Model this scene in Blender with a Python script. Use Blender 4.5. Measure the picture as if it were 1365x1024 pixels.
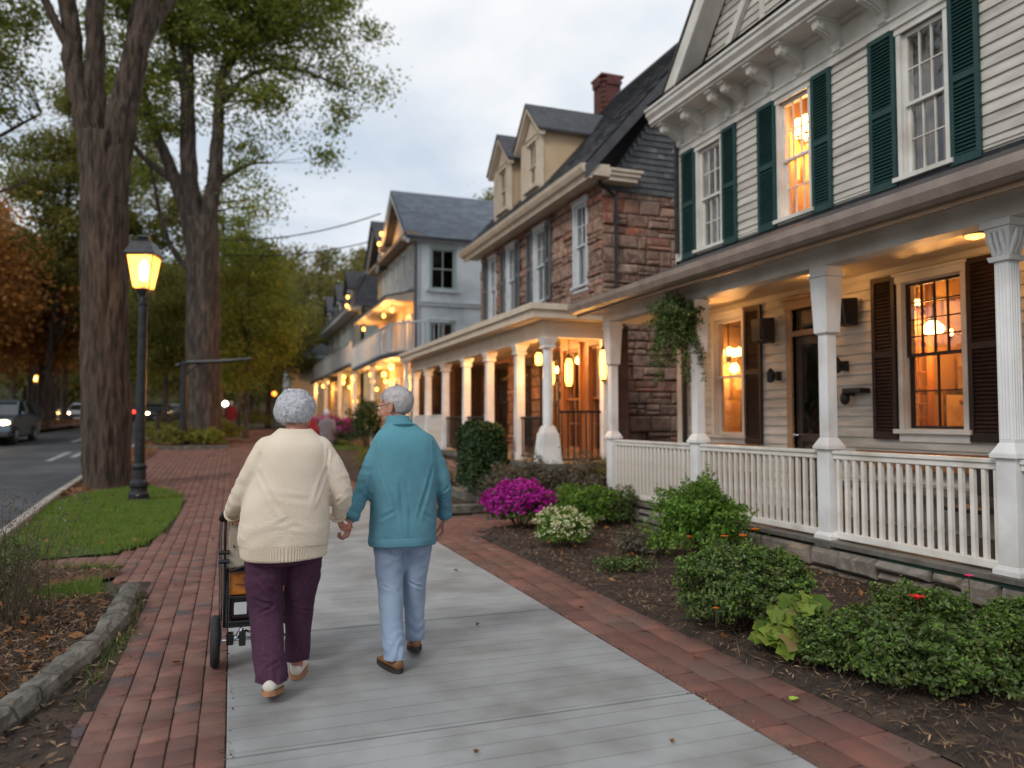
import bpy, math, random, zlib
import numpy as np
from mathutils import Vector, Matrix, noise
rnd = random.Random(7)
RS = np.random.RandomState(11)
PI = math.pi
for o in list(bpy.data.objects): bpy.data.objects.remove(o)
SC = bpy.context.scene
COL = SC.collection

# ------------------------------------------------------------ camera
cd = bpy.data.cameras.new('camera'); cam = bpy.data.objects.new('camera', cd); COL.objects.link(cam)
cam.location = (0, 0, 1.5)
cam.rotation_euler = (math.radians(90 + 2.684), 0, math.radians(-20))
cd.sensor_width = 36; cd.lens = 36 * 1024 / 1365
cd.clip_end = 2000; cd.clip_start = 0.05
cd.dof.use_dof = True; cd.dof.focus_distance = 4.9; cd.dof.aperture_fstop = 1.2
SC.camera = cam
# ------------------------------------------------------------ sky
SUN_EL, SUN_AZ = math.radians(38), math.radians(-128)      # azimuth from +Y clockwise
w = bpy.data.worlds.new('World'); SC.world = w; w.use_nodes = True
nt = w.node_tree; N = nt.nodes; L = nt.links
bg = N['Background']; bg.inputs[1].default_value = 0.1
sky = N.new('ShaderNodeTexSky'); sky.sky_type = 'NISHITA'; sky.sun_disc = False
sky.sun_elevation = SUN_EL; sky.sun_rotation = SUN_AZ
tc = N.new('ShaderNodeTexCoord')
sx = N.new('ShaderNodeSeparateXYZ'); L.new(tc.outputs['Generated'], sx.inputs[0])
ad = N.new('ShaderNodeMath'); ad.operation = 'ADD'; ad.inputs[1].default_value = .22; L.new(sx.outputs[2], ad.inputs[0])
mxm = N.new('ShaderNodeMath'); mxm.operation = 'MAXIMUM'; mxm.inputs[1].default_value = .05; L.new(ad.outputs[0], mxm.inputs[0])
dv = N.new('ShaderNodeVectorMath'); dv.operation = 'DIVIDE'; L.new(tc.outputs['Generated'], dv.inputs[0])
cmb = N.new('ShaderNodeCombineXYZ'); L.new(mxm.outputs[0], cmb.inputs[0]); L.new(mxm.outputs[0], cmb.inputs[1]); cmb.inputs[2].default_value = 1
L.new(cmb.outputs[0], dv.inputs[1])
cn = N.new('ShaderNodeTexNoise'); cn.inputs['Scale'].default_value = 1.25; cn.inputs['Detail'].default_value = 7; cn.inputs['Roughness'].default_value = .52
cn.inputs['Distortion'].default_value = .35
L.new(dv.outputs[0], cn.inputs['Vector'])
cr = N.new('ShaderNodeValToRGB')
cr.color_ramp.elements[0].position = .38; cr.color_ramp.elements[0].color = (5.2, 5.9, 6.8, 1)
cr.color_ramp.elements[1].position = .60; cr.color_ramp.elements[1].color = (8.1, 8.15, 8.25, 1)
e = cr.color_ramp.elements.new(.5); e.color = (6.9, 7.25, 7.7, 1)
L.new(cn.outputs[0], cr.inputs[0])
mix = N.new('ShaderNodeMixRGB'); mix.inputs[0].default_value = .93
L.new(sky.outputs[0], mix.inputs[1]); L.new(cr.outputs[0], mix.inputs[2]); L.new(mix.outputs[0], bg.inputs[0])
# ------------------------------------------------------------ sun
sl = bpy.data.lights.new('sun', 'SUN'); sl.energy = 1.2; sl.angle = math.radians(18); sl.color = (1, .95, .88)
so = bpy.data.objects.new('sun', sl); COL.objects.link(so)
sd = Vector((math.sin(SUN_AZ) * math.cos(SUN_EL), math.cos(SUN_AZ) * math.cos(SUN_EL), math.sin(SUN_EL)))
so.rotation_euler = sd.to_track_quat('Z', 'Y').to_euler()
SC.view_settings.view_transform = 'Standard'; SC.view_settings.look = 'None'
SC.view_settings.exposure = 0.32; SC.view_settings.gamma = 1
SC.render.engine = 'CYCLES'
SC.cycles.use_denoising = True
SC.cycles.max_bounces = 8; SC.cycles.transparent_max_bounces = 12; SC.cycles.sample_clamp_indirect = 6

# ------------------------------------------------------------ materials
MATS = {}
def mat(name, c, c2=None, ns=4., rough=.6, bump=0., bs=30., st=(1, 1, 1), ramp=None, jit=0., metal=0., spec=.4,
        emis=None, es=0., trans=0., pos=(.35, .65), sub=0., c3=None, ns3=1., brick=None, lines=None, sheen=0.):
    m = bpy.data.materials.new(name); m.use_nodes = True; nt = m.node_tree; N = nt.nodes; L = nt.links
    b = N['Principled BSDF']; MATS[name] = m
    b.inputs['Roughness'].default_value = rough; b.inputs['Metallic'].default_value = metal
    b.inputs['Specular IOR Level'].default_value = spec
    tc = N.new('ShaderNodeTexCoord'); mp = N.new('ShaderNodeMapping'); mp.inputs['Scale'].default_value = st
    L.new(tc.outputs['Object'], mp.inputs[0])
    def rgb(v):
        n = N.new('ShaderNodeRGB'); n.outputs[0].default_value = (*v, 1); return n.outputs[0]
    def mx(f, a, b_, mode='MIX'):
        n = N.new('ShaderNodeMixRGB'); n.blend_type = mode
        if isinstance(f, float): n.inputs[0].default_value = f
        else: L.new(f, n.inputs[0])
        L.new(a, n.inputs[1]); L.new(b_, n.inputs[2]); return n.outputs[0]
    def nz(s, det=5, vec=None):
        n = N.new('ShaderNodeTexNoise'); n.inputs['Scale'].default_value = s; n.inputs['Detail'].default_value = det
        L.new(vec or mp.outputs[0], n.inputs['Vector']); return n.outputs[0]
    def rmp(v, lo, hi):
        n = N.new('ShaderNodeMapRange'); n.inputs[1].default_value = lo; n.inputs[2].default_value = hi; L.new(v, n.inputs[0]); return n.outputs[0]
    def hsv(v, lo, hi, col):
        n = N.new('ShaderNodeMapRange'); n.inputs[3].default_value = lo; n.inputs[4].default_value = hi; L.new(v, n.inputs[0])
        h = N.new('ShaderNodeHueSaturation'); L.new(n.outputs[0], h.inputs['Value']); L.new(col, h.inputs['Color']); return h.outputs[0]
    geo = None
    if ramp or jit: geo = N.new('ShaderNodeNewGeometry')
    if ramp:
        r = N.new('ShaderNodeValToRGB'); r.color_ramp.interpolation = 'CONSTANT' if len(ramp[0]) == 2 else 'LINEAR'
        el = r.color_ramp.elements
        for i, q in enumerate(ramp):
            e = el[i] if i < 2 else el.new(q[0])
            e.position = q[0]; e.color = (*q[1], 1)
        L.new(geo.outputs['Random Per Island'], r.inputs[0]); col = r.outputs[0]
    else: col = rgb(c)
    hts = []
    if brick:      # (vector axes, width, height, mortar, mortar colour, colour2)
        ax, bw, bh, mo, mc, bc2 = brick
        s = N.new('ShaderNodeSeparateXYZ'); L.new(tc.outputs['Object'], s.inputs[0])
        cb = N.new('ShaderNodeCombineXYZ')
        for i, a in enumerate(ax):
            if a == 'S':
                a_ = N.new('ShaderNodeMath'); a_.operation = 'ADD'; L.new(s.outputs[0], a_.inputs[0]); L.new(s.outputs[1], a_.inputs[1]); L.new(a_.outputs[0], cb.inputs[i])
            else: L.new(s.outputs['XYZ'.index(a)], cb.inputs[i])
        t = N.new('ShaderNodeTexBrick'); t.inputs['Scale'].default_value = 1
        t.inputs['Brick Width'].default_value = bw; t.inputs['Row Height'].default_value = bh; t.inputs['Mortar Size'].default_value = mo
        t.inputs['Mortar'].default_value = (*mc, 1); t.inputs['Color2'].default_value = (*bc2, 1); t.inputs['Mortar Smooth'].default_value = .3
        L.new(col, t.inputs['Color1']); L.new(cb.outputs[0], t.inputs['Vector']); col = t.outputs[0]
        iv = N.new('ShaderNodeMath'); iv.operation = 'SUBTRACT'; iv.inputs[0].default_value = 1; L.new(t.outputs['Fac'], iv.inputs[1]); hts.append((iv.outputs[0], 2.5))
    if c2: col = mx(rmp(nz(ns), *pos), col, rgb(c2))
    if c3: col = mx(rmp(nz(ns3, 8), .45, .75), col, rgb(c3))
    if jit:
        col = hsv(geo.outputs['Random Per Island'], 1 - jit, 1 + jit, col)
    if lines:      # (axis, spacing, halfwidth, colour)
        ax, sp, hw, lc = lines
        s = N.new('ShaderNodeSeparateXYZ'); L.new(tc.outputs['Object'], s.inputs[0])
        wob = N.new('ShaderNodeMath'); wob.operation = 'MULTIPLY_ADD'; L.new(nz(1.5, 3, tc.outputs['Object']), wob.inputs[0]); wob.inputs[1].default_value = .02; L.new(s.outputs['XYZ'.index(ax)], wob.inputs[2])
        d = N.new('ShaderNodeMath'); d.operation = 'DIVIDE'; L.new(wob.outputs[0], d.inputs[0]); d.inputs[1].default_value = sp
        f = N.new('ShaderNodeMath'); f.operation = 'PINGPONG'; f.inputs[1].default_value = .5; L.new(d.outputs[0], f.inputs[0])
        r = rmp(f.outputs[0], 0, hw / sp)
        # grooves fade in and out
        k = N.new('ShaderNodeMapRange'); k.inputs[1].default_value = .3; k.inputs[2].default_value = .6; k.inputs[3].default_value = .25; k.inputs[4].default_value = .9
        L.new(nz(2.2, 4, tc.outputs['Object']), k.inputs[0])
        iv = N.new('ShaderNodeMath'); iv.operation = 'SUBTRACT'; iv.inputs[0].default_value = 1; L.new(r, iv.inputs[1])
        ml = N.new('ShaderNodeMath'); ml.operation = 'MULTIPLY'; L.new(iv.outputs[0], ml.inputs[0]); L.new(k.outputs[0], ml.inputs[1])
        col = mx(ml.outputs[0], col, rgb(lc)); hts.append((r, 1.0))
    L.new(col, b.inputs['Base Color'])
    if bump:
        n1 = nz(bs, 6); last = n1
        for h, k in hts:
            a = N.new('ShaderNodeMath'); a.operation = 'MULTIPLY_ADD'; L.new(h, a.inputs[0]); a.inputs[1].default_value = k; L.new(last, a.inputs[2]); last = a.outputs[0]
        bp = N.new('ShaderNodeBump'); bp.inputs['Strength'].default_value = min(1, bump); bp.inputs['Distance'].default_value = .01 * max(1, bump)
        L.new(last, bp.inputs['Height']); L.new(bp.outputs[0], b.inputs['Normal'])
        rr = N.new('ShaderNodeMapRange'); rr.inputs[3].default_value = max(0, rough - .12); rr.inputs[4].default_value = min(1, rough + .12)
        L.new(n1, rr.inputs[0]); L.new(rr.outputs[0], b.inputs['Roughness'])
    if emis: b.inputs['Emission Color'].default_value = (*emis, 1); b.inputs['Emission Strength'].default_value = es
    if sub: b.inputs['Subsurface Weight'].default_value = sub; b.inputs['Subsurface Radius'].default_value = (.01, .004, .002)
    if sheen: b.inputs['Sheen Weight'].default_value = sheen
    if trans:
        t = N.new('ShaderNodeBsdfTranslucent'); L.new(col, t.inputs[0]); ms = N.new('ShaderNodeMixShader'); ms.inputs[0].default_value = trans
        out = N['Material Output']; L.new(b.outputs[0], ms.inputs[1]); L.new(t.outputs[0], ms.inputs[2]); L.new(ms.outputs[0], out.inputs[0])
    return m

def glass(name, tint=(1, 1, 1), refl=.12, ior=1.5):
    m = bpy.data.materials.new(name); m.use_nodes = True; nt = m.node_tree; N = nt.nodes; L = nt.links; N.remove(N['Principled BSDF'])
    out = N['Material Output']; t = N.new('ShaderNodeBsdfTransparent'); t.inputs[0].default_value = (*tint, 1)
    g = N.new('ShaderNodeBsdfGlossy'); g.inputs['Roughness'].default_value = .03
    fr = N.new('ShaderNodeFresnel'); ge = N.new('ShaderNodeNewGeometry'); mr = N.new('ShaderNodeMapRange'); mr.inputs[3].default_value = ior; mr.inputs[4].default_value = 1 / ior; L.new(ge.outputs['Backfacing'], mr.inputs[0]); L.new(mr.outputs[0], fr.inputs[0])
    a = N.new('ShaderNodeMath'); a.operation = 'ADD'; a.inputs[1].default_value = refl; L.new(fr.outputs[0], a.inputs[0]); a.use_clamp = True
    tc = N.new('ShaderNodeTexCoord'); nz = N.new('ShaderNodeTexNoise'); nz.inputs['Scale'].default_value = 3; L.new(tc.outputs['Object'], nz.inputs['Vector'])
    bp = N.new('ShaderNodeBump'); bp.inputs['Strength'].default_value = .15; bp.inputs['Distance'].default_value = .02; L.new(nz.outputs[0], bp.inputs['Height']); L.new(bp.outputs[0], g.inputs['Normal'])
    ms = N.new('ShaderNodeMixShader'); L.new(a.outputs[0], ms.inputs[0]); L.new(t.outputs[0], ms.inputs[1]); L.new(g.outputs[0], ms.inputs[2]); L.new(ms.outputs[0], out.inputs[0])
    MATS[name] = m; return m

# ------------------------------------------------------------ mesh builder
ORG = {}
class MB:
    def __init__(s, F=None): s.v = []; s.f = []; s.F = F
    def add(s, vs, fs):
        n = len(s.v)
        if s.F: vs = [s.F(*p) for p in vs]
        s.v += [tuple(p) for p in vs]; s.f += [tuple(i + n for i in f) for f in fs]
    def box(s, x0, x1, y0, y1, z0, z1):
        s.add([(x0, y0, z0), (x1, y0, z0), (x1, y1, z0), (x0, y1, z0), (x0, y0, z1), (x1, y0, z1), (x1, y1, z1), (x0, y1, z1)],
              [(0, 3, 2, 1), (4, 5, 6, 7), (0, 1, 5, 4), (1, 2, 6, 5), (2, 3, 7, 6), (3, 0, 4, 7)])
    def cbox(s, x0, x1, y0, y1, z0, z1, c=.006):   # top chamfered block
        s.add([(x0, y0, z0), (x1, y0, z0), (x1, y1, z0), (x0, y1, z0), (x0, y0, z1 - c), (x1, y0, z1 - c), (x1, y1, z1 - c), (x0, y1, z1 - c),
               (x0 + c, y0 + c, z1), (x1 - c, y0 + c, z1), (x1 - c, y1 - c, z1), (x0 + c, y1 - c, z1)],
              [(0, 3, 2, 1), (8, 9, 10, 11), (0, 1, 5, 4), (1, 2, 6, 5), (2, 3, 7, 6), (3, 0, 4, 7), (4, 5, 9, 8), (5, 6, 10, 9), (6, 7, 11, 10), (7, 4, 8, 11)])
    def frustum(s, x, y, z0, z1, a0, a1, b0=None, b1=None):   # square section, half sizes a0 at the bottom, a1 at the top
        b0 = a0 if b0 is None else b0; b1 = a1 if b1 is None else b1
        s.add([(x - a0, y - b0, z0), (x + a0, y - b0, z0), (x + a0, y + b0, z0), (x - a0, y + b0, z0), (x - a1, y - b1, z1), (x + a1, y - b1, z1), (x + a1, y + b1, z1), (x - a1, y + b1, z1)],
              [(0, 3, 2, 1), (4, 5, 6, 7), (0, 1, 5, 4), (1, 2, 6, 5), (2, 3, 7, 6), (3, 0, 4, 7)])
    def prism(s, poly, d, off):      # poly: list of 3D points (planar), d: thickness vector
        n = len(poly); p = [Vector(q) + Vector(off) for q in poly]; q = [a + Vector(d) for a in p]
        s.add([tuple(a) for a in p + q], [tuple(range(n - 1, -1, -1)), tuple(range(n, 2 * n))] + [(i, (i + 1) % n, (i + 1) % n + n, i + n) for i in range(n)])
    def tube(s, pts, rad, seg=8, cap=True, fn=None):
        pts = [Vector(p) for p in pts]
        if not hasattr(rad, '__len__'): rad = [rad] * len(pts)
        n = len(pts); vs = []; prev = None
        for i, p in enumerate(pts):
            t = (pts[min(i + 1, n - 1)] - pts[max(i - 1, 0)])
            if t.length < 1e-9: t = Vector((0, 0, 1))
            t.normalize()
            if prev is None: u = t.orthogonal().normalized()
            else:
                u = prev - t * prev.dot(t)
                u = u.normalized() if u.length > 1e-6 else t.orthogonal().normalized()
            prev = u; w_ = t.cross(u)
            for k in range(seg):
                a = 2 * PI * k / seg; r = rad[i]
                if hasattr(r, '__len__'): off = u * math.cos(a) * r[0] + w_ * math.sin(a) * r[1]
                else: off = (u * math.cos(a) + w_ * math.sin(a)) * r
                if fn: off = off * fn(p, off, i)
                vs.append(p + off)
        fs = [(i * seg + k, i * seg + (k + 1) % seg, (i + 1) * seg + (k + 1) % seg, (i + 1) * seg + k) for i in range(n - 1) for k in range(seg)]
        if cap: fs += [tuple(range(seg - 1, -1, -1)), tuple((n - 1) * seg + k for k in range(seg))]
        s.add([tuple(v) for v in vs], fs)
    def lathe(s, x, y, prof, seg=16, rot=0., sq=1.):
        n = len(prof); vs = []
        for r, z in prof:
            for k in range(seg):
                a = 2 * PI * k / seg + rot; vs.append((x + r * math.cos(a), y + r * math.sin(a) * sq, z))
        fs = [(i * seg + k, i * seg + (k + 1) % seg, (i + 1) * seg + (k + 1) % seg, (i + 1) * seg + k) for i in range(n - 1) for k in range(seg)]
        fs += [tuple(range(seg - 1, -1, -1)), tuple((n - 1) * seg + k for k in range(seg))]
        s.add(vs, fs)
    def ell(s, c, r, R=None, seg=20, rings=12):
        c = Vector(c); vs = []
        for i in range(rings + 1):
            th = PI * i / rings
            for k in range(seg):
                a = 2 * PI * k / seg
                p = Vector((r[0] * math.sin(th) * math.cos(a), r[1] * math.sin(th) * math.sin(a), r[2] * math.cos(th)))
                if R: p = R @ p
                vs.append(tuple(c + p))
        fs = [(i * seg + k, (i + 1) * seg + k, (i + 1) * seg + (k + 1) % seg, i * seg + (k + 1) % seg) for i in range(rings) for k in range(seg)]
        s.add(vs, fs)
    def build(s, name, m, parent=None, smooth=False, fixn=True, bevel=0.):
        me = bpy.data.meshes.new(name); o_ = ORG.get(parent.name, (0, 0, 0)) if parent else (0, 0, 0)
        me.from_pydata([(p[0] - o_[0], p[1] - o_[1], p[2] - o_[2]) for p in s.v], [], s.f)
        ob = bpy.data.objects.new(name, me); COL.objects.link(ob); ob.parent = parent
        if fixn:
            import bmesh
            bm = bmesh.new(); bm.from_mesh(me); bmesh.ops.recalc_face_normals(bm, faces=bm.faces); bm.to_mesh(me); bm.free()
        me.materials.append(MATS[m] if isinstance(m, str) else m)
        if smooth: me.polygons.foreach_set('use_smooth', [True] * len(me.polygons))
        if bevel:
            b = ob.modifiers.new('b', 'BEVEL'); b.width = bevel; b.segments = 2; b.limit_method = 'ANGLE'
        if parent: ORG[ob.name] = o_
        return ob

def np_mesh(name, V, Fc, m, parent=None, smooth=False, org=True):
    """V (n,3) array, Fc (m,k) array of equal-size faces"""
    me = bpy.data.meshes.new(name); V = np.asarray(V, dtype=np.float32)
    o_ = ORG.get(parent.name, (0, 0, 0)) if (parent and org) else (0, 0, 0)
    V = V - np.array(o_, dtype=np.float32)
    k = Fc.shape[1]; me.vertices.add(len(V)); me.vertices.foreach_set('co', V.ravel())
    me.loops.add(Fc.size); me.loops.foreach_set('vertex_index', Fc.ravel().astype(np.int32))
    me.polygons.add(len(Fc)); me.polygons.foreach_set('loop_start', np.arange(0, Fc.size, k, dtype=np.int32))
    me.polygons.foreach_set('loop_total', np.full(len(Fc), k, dtype=np.int32))
    if smooth: me.polygons.foreach_set('use_smooth', np.ones(len(Fc), dtype=bool))
    me.update(calc_edges=True); me.validate()
    me.materials.append(MATS[m]); ob = bpy.data.objects.new(name, me); COL.objects.link(ob); ob.parent = parent
    if parent: ORG[ob.name] = o_
    return ob

def thing(name, label, cat, loc=(0, 0, 0), group=None):
    o = bpy.data.objects.new(name, None); COL.objects.link(o); o.location = loc; o.empty_display_size = .2
    ORG[o.name] = tuple(loc); tag(o, label, cat, group); return o
def tag(o, label=None, cat=None, group=None, kind=None):
    if label: o['label'] = label
    if cat: o['category'] = cat
    if group: o['group'] = group
    if kind: o['kind'] = kind
    return o
def struct(o): o['kind'] = 'structure'; return o
def copy_tree(o, parent=None):
    c = o.copy(); COL.objects.link(c); c.parent = parent
    for ch in [q for q in bpy.data.objects if q.parent == o]: copy_tree(ch, c)
    return c
def lamp(name, loc, energy, parent, col=(1, .47, .14), r=.08):
    l = bpy.data.lights.new(name, 'POINT'); l.energy = energy; l.color = col; l.shadow_soft_size = r
    o = bpy.data.objects.new(name, l); COL.objects.link(o)
    if parent: o.parent = parent; g = ORG.get(parent.name, (0, 0, 0)); loc = tuple(loc[i] - g[i] for i in range(3))
    o.location = loc; return o
def h(Y):
    if Y < 16: return 0.
    return min(.035 * (Y - 16), .84) + max(0, Y - 40) * .015

def leafV(C, n_, L_, W_, up=.0, out=None, outw=0.):
    """leaf-shaped folded pairs of triangles at centres C (n,3)"""
    n = len(C); d = RS.normal(size=(n, 3)); nn = RS.normal(size=(n, 3)); nn[:, 2] += up
    if out is not None: nn += out * outw
    nn /= np.linalg.norm(nn, axis=1, keepdims=True) + 1e-9
    d -= nn * (d * nn).sum(1, keepdims=True); d /= np.linalg.norm(d, axis=1, keepdims=True) + 1e-9
    s = np.cross(nn, d); k = RS.uniform(.65, 1.3, (n, 1)); Lh = L_ * k / 2; Wh = W_ * k / 2
    V = np.stack([C - d * Lh, C + s * Wh + nn * Wh * .35 - d * Lh * .1, C + d * Lh, C - s * Wh + nn * Wh * .35 - d * Lh * .1], 1).reshape(-1, 3)
    b = np.arange(n)[:, None] * 4
    F = np.concatenate([b + np.array([[0, 1, 2]]), b + np.array([[0, 2, 3]])], 0)
    return V, F
def leaf_obj(name, C, L_, W_, m, parent=None, **k):
    V, F = leafV(np.asarray(C, dtype=float), 0, L_, W_, **k); return np_mesh(name, V, F, m, parent)
# ------------------------------------------------------------ material library
K = mat
K('siding', (.60, .57, .51), (.50, .475, .425), ns=2.5, rough=.6, bump=.3, bs=60, st=(1, 1, 6), jit=.08, c3=(.36, .335, .30), ns3=1.6)
K('trim', (.72, .70, .66), (.62, .6, .55), ns=3, rough=.45, bump=.15, bs=40, c3=(.5, .46, .4), ns3=2.0)
K('trim_white', (.78, .78, .77), (.68, .68, .68), ns=3, rough=.45, bump=.12, bs=40, c3=(.55, .53, .5), ns3=2.2)
K('rail_white', (.76, .73, .68), (.68, .65, .6), ns=5, rough=.42, bump=.12, bs=50, jit=.04, c3=(.5, .46, .38), ns3=3)
K('shutter_green', (.011, .045, .043), (.02, .06, .056), ns=6, rough=.5, bump=.2, bs=50)
K('shutter_brown', (.022, .012, .010), (.035, .018, .014), ns=8, rough=.55, bump=.2, bs=40)
K('soffit_wood', (.50, .33, .17), (.40, .25, .12), ns=4, rough=.5, bump=.2, bs=30, st=(1, .1, 1))
K('ceiling_tan', (.62, .52, .38), (.55, .45, .32), ns=4, rough=.5, bump=.2, bs=30, lines=('X', .09, .004, (.25, .2, .14)))
K('gutter', (.30, .24, .20), (.22, .17, .14), ns=5, rough=.35, bump=.1, spec=.6)
K('dark_roof', (.05, .045, .045), (.09, .08, .075), ns=8, rough=.8, bump=.6, bs=60)
K('green_skirt', (.012, .035, .025), (.02, .05, .035), ns=5, rough=.5, bump=.2)
K('deck', (.16, .15, .13), (.10, .09, .08), ns=5, rough=.6, bump=.3, lines=('Y', .1, .004, (.03, .03, .03)))
K('stone_gray', None, ramp=[(0, (.17, .15, .13), 1), (.3, (.28, .22, .17), 1), (.6, (.20, .19, .18), 1), (.85, (.33, .24, .17), 1), (1, (.12, .10, .09), 1)],
  c2=(.10, .085, .07), ns=7, rough=.85, bump=1.0, bs=22, c3=(.30, .27, .24), ns3=14)
K('stone_red', None, ramp=[(0, (.25, .145, .10), 1), (.25, (.38, .255, .19), 1), (.45, (.11, .072, .056), 1), (.62, (.29, .205, .16), 1), (.8, (.50, .36, .28), 1), (.92, (.40, .11, .06), 1), (1, (.2, .14, .12), 1)],
  c2=(.15, .075, .055), ns=5, rough=.85, bump=1.0, bs=18, c3=(.42, .28, .21), ns3=10)
K('mortar', (.16, .13, .11), (.10, .08, .07), ns=12, rough=.95, bump=.8, bs=60)
K('slate', None, ramp=[(0, (.05, .055, .062), 1), (.4, (.13, .135, .15), 1), (.7, (.08, .085, .10), 1), (1, (.24, .245, .26), 1)],
  c2=(.07, .075, .085), ns=6, rough=.6, bump=.7, bs=40, c3=(.13, .13, .13), ns3=1.5)
K('slate_blue', None, ramp=[(0, (.10, .125, .16), 1), (.5, (.145, .175, .22), 1), (1, (.19, .22, .26), 1)], c2=(.11, .13, .16), ns=3, rough=.6, bump=.5, bs=30)
K('slate_dark', None, ramp=[(0, (.05, .05, .06), 1), (.5, (.085, .085, .10), 1), (1, (.13, .125, .14), 1)], c2=(.06, .06, .07), ns=3, rough=.7, bump=.5, bs=30)
K('cream', (.58, .42, .26), (.5, .36, .22), ns=2, rough=.7, bump=.2, bs=40)  # dormer cheeks' own tone; on the far fronts it paints in lamp glow
K('cream_trim', (.64, .55, .44), (.55, .46, .36), ns=3, rough=.55, bump=.15)
K('copper_trim', (.36, .24, .15), (.28, .18, .11), ns=3, rough=.5, bump=.15)
K('brick_red', None, ramp=[(0, (.15, .05, .04), 1), (.5, (.20, .07, .055), 1), (1, (.10, .04, .035), 1)], c2=(.09, .04, .035), ns=15, rough=.9, bump=.8, bs=60)
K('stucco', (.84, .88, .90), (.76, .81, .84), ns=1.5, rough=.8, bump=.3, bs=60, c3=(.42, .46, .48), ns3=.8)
K('stucco_trim', (.62, .66, .68), (.54, .57, .6), ns=3, rough=.6)
K('green_wall', (.42, .50, .48), (.35, .43, .41), ns=2, rough=.7, bump=.2)
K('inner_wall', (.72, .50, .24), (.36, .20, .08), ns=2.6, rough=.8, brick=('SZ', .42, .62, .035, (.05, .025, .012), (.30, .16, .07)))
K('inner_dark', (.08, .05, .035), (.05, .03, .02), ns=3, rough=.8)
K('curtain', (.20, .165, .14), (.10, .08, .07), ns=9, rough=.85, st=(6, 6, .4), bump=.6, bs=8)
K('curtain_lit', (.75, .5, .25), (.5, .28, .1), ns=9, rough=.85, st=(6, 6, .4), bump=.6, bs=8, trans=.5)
K('door_dark', (.045, .035, .03), (.07, .05, .04), ns=5, rough=.4, bump=.1)
K('wood_warm', (.30, .13, .05), (.2, .08, .03), ns=5, rough=.45, bump=.3, st=(1, 1, .2))
K('black_metal', (.012, .014, .017), (.03, .032, .035), ns=10, rough=.4, bump=.15, bs=60, metal=.3)
K('black_plastic', (.015, .015, .017), (.025, .025, .027), ns=10, rough=.45, bump=.1)
K('chrome', (.6, .6, .62), rough=.2, metal=1.)
K('asphalt', (.062, .068, .078), (.04, .045, .052), ns=2.0, rough=.75, bump=.5, bs=120, c3=(.10, .105, .115), ns3=.35)
K('concrete', (.32, .33, .33), (.26, .267, .268), ns=2.2, rough=.85, bump=.35, bs=140, c3=(.175, .17, .16), ns3=1.9, lines=('Y', .15, .006, (.13, .125, .12)), jit=.06)
K('kerb', (.36, .33, .29), (.25, .22, .19), ns=4, rough=.9, bump=.7, bs=50, jit=.1)
K('kerb_old', (.13, .12, .10), (.055, .05, .042), ns=9, rough=.95, bump=1.6, bs=30, c3=(.22, .20, .17), ns3=7)
K('paver', None, ramp=[(0, (.165, .068, .054)), (.2, (.21, .09, .07)), (.42, (.145, .062, .05)), (.6, (.19, .092, .075)), (.76, (.23, .10, .075)), (.9, (.05, .052, .062))],
  c2=(.13, .07, .058), ns=7, rough=.85, bump=.5, bs=90, jit=.1, c3=(.22, .125, .095), ns3=3)
K('paver_edge', None, ramp=[(0, (.165, .068, .052)), (.2, (.215, .09, .066)), (.42, (.145, .06, .047)), (.6, (.19, .085, .063)), (.8, (.235, .10, .075)), (.93, (.13, .07, .058))],
  c2=(.14, .07, .055), ns=5, rough=.85, bump=.5, bs=90, jit=.12, c3=(.12, .08, .065), ns3=2.4)
K('joint_sand', (.035, .027, .022), (.02, .016, .013), ns=30, rough=1, bump=.6, bs=100)
K('soil', (.045, .03, .022), (.022, .015, .011), ns=14, rough=1, bump=1., bs=60, c3=(.09, .06, .04), ns3=5)
K('leaf_litter', (.12, .06, .035), (.06, .035, .022), ns=9, rough=1, bump=1., bs=40, c3=(.22, .10, .04), ns3=3)
K('ground_far', (.07, .065, .035), (.05, .055, .025), ns=.4, rough=1, bump=.5, bs=3, c3=(.10, .06, .035), ns3=.15)
K('mulch', None, ramp=[(0, (.05, .03, .02), 1), (.5, (.10, .06, .038), 1), (.8, (.19, .12, .07), 1), (.93, (.30, .19, .11), 1), (1, (.42, .28, .17), 1)], rough=.95)
K('dry_leaf', None, ramp=[(0, (.30, .10, .025), 1), (.4, (.42, .17, .05), 1), (.7, (.2, .09, .04), 1), (1, (.5, .28, .10), 1)], rough=.8, c2=(.15, .07, .03), ns=20, trans=.2)
K('grass_soil', (.045, .07, .015), (.03, .05, .012), ns=6, rough=1, bump=.8, bs=60)
K('grass', None, ramp=[(0, (.06, .12, .014), 1), (.45, (.12, .22, .024), 1), (.8, (.20, .30, .04), 1), (.93, (.30, .31, .09), 1), (1, (.36, .28, .14), 1)], rough=.7, trans=.3)
K('bark', (.072, .048, .034), (.020, .014, .010), ns=13, rough=.95, bump=3., bs=13, st=(1, 1, .13), c3=(.105, .075, .055), ns3=20, pos=(.4, .6))
K('bark_dark', (.06, .045, .036), (.03, .023, .02), ns=6, rough=.95, bump=1.5, bs=9, st=(1, 1, .2), c3=(.14, .11, .09), ns3=9)
def leafmat(n, cs, trans=.35, rough=.6, **k):
    q = len(cs) - 1
    K(n, None, ramp=[(i / q, c, 1) for i, c in enumerate(cs)], rough=rough, trans=trans, **k)
leafmat('leaf_green', [(.08, .13, .02), (.14, .20, .03), (.24, .28, .045), (.36, .33, .06), (.10, .16, .03)], trans=.5)
leafmat('leaf_olive', [(.11, .13, .028), (.19, .20, .04), (.29, .25, .05), (.13, .155, .035)], trans=.5)
leafmat('leaf_yellow', [(.14, .19, .025), (.26, .28, .035), (.36, .31, .04), (.11, .17, .025), (.2, .24, .03)], trans=.45)
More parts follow.
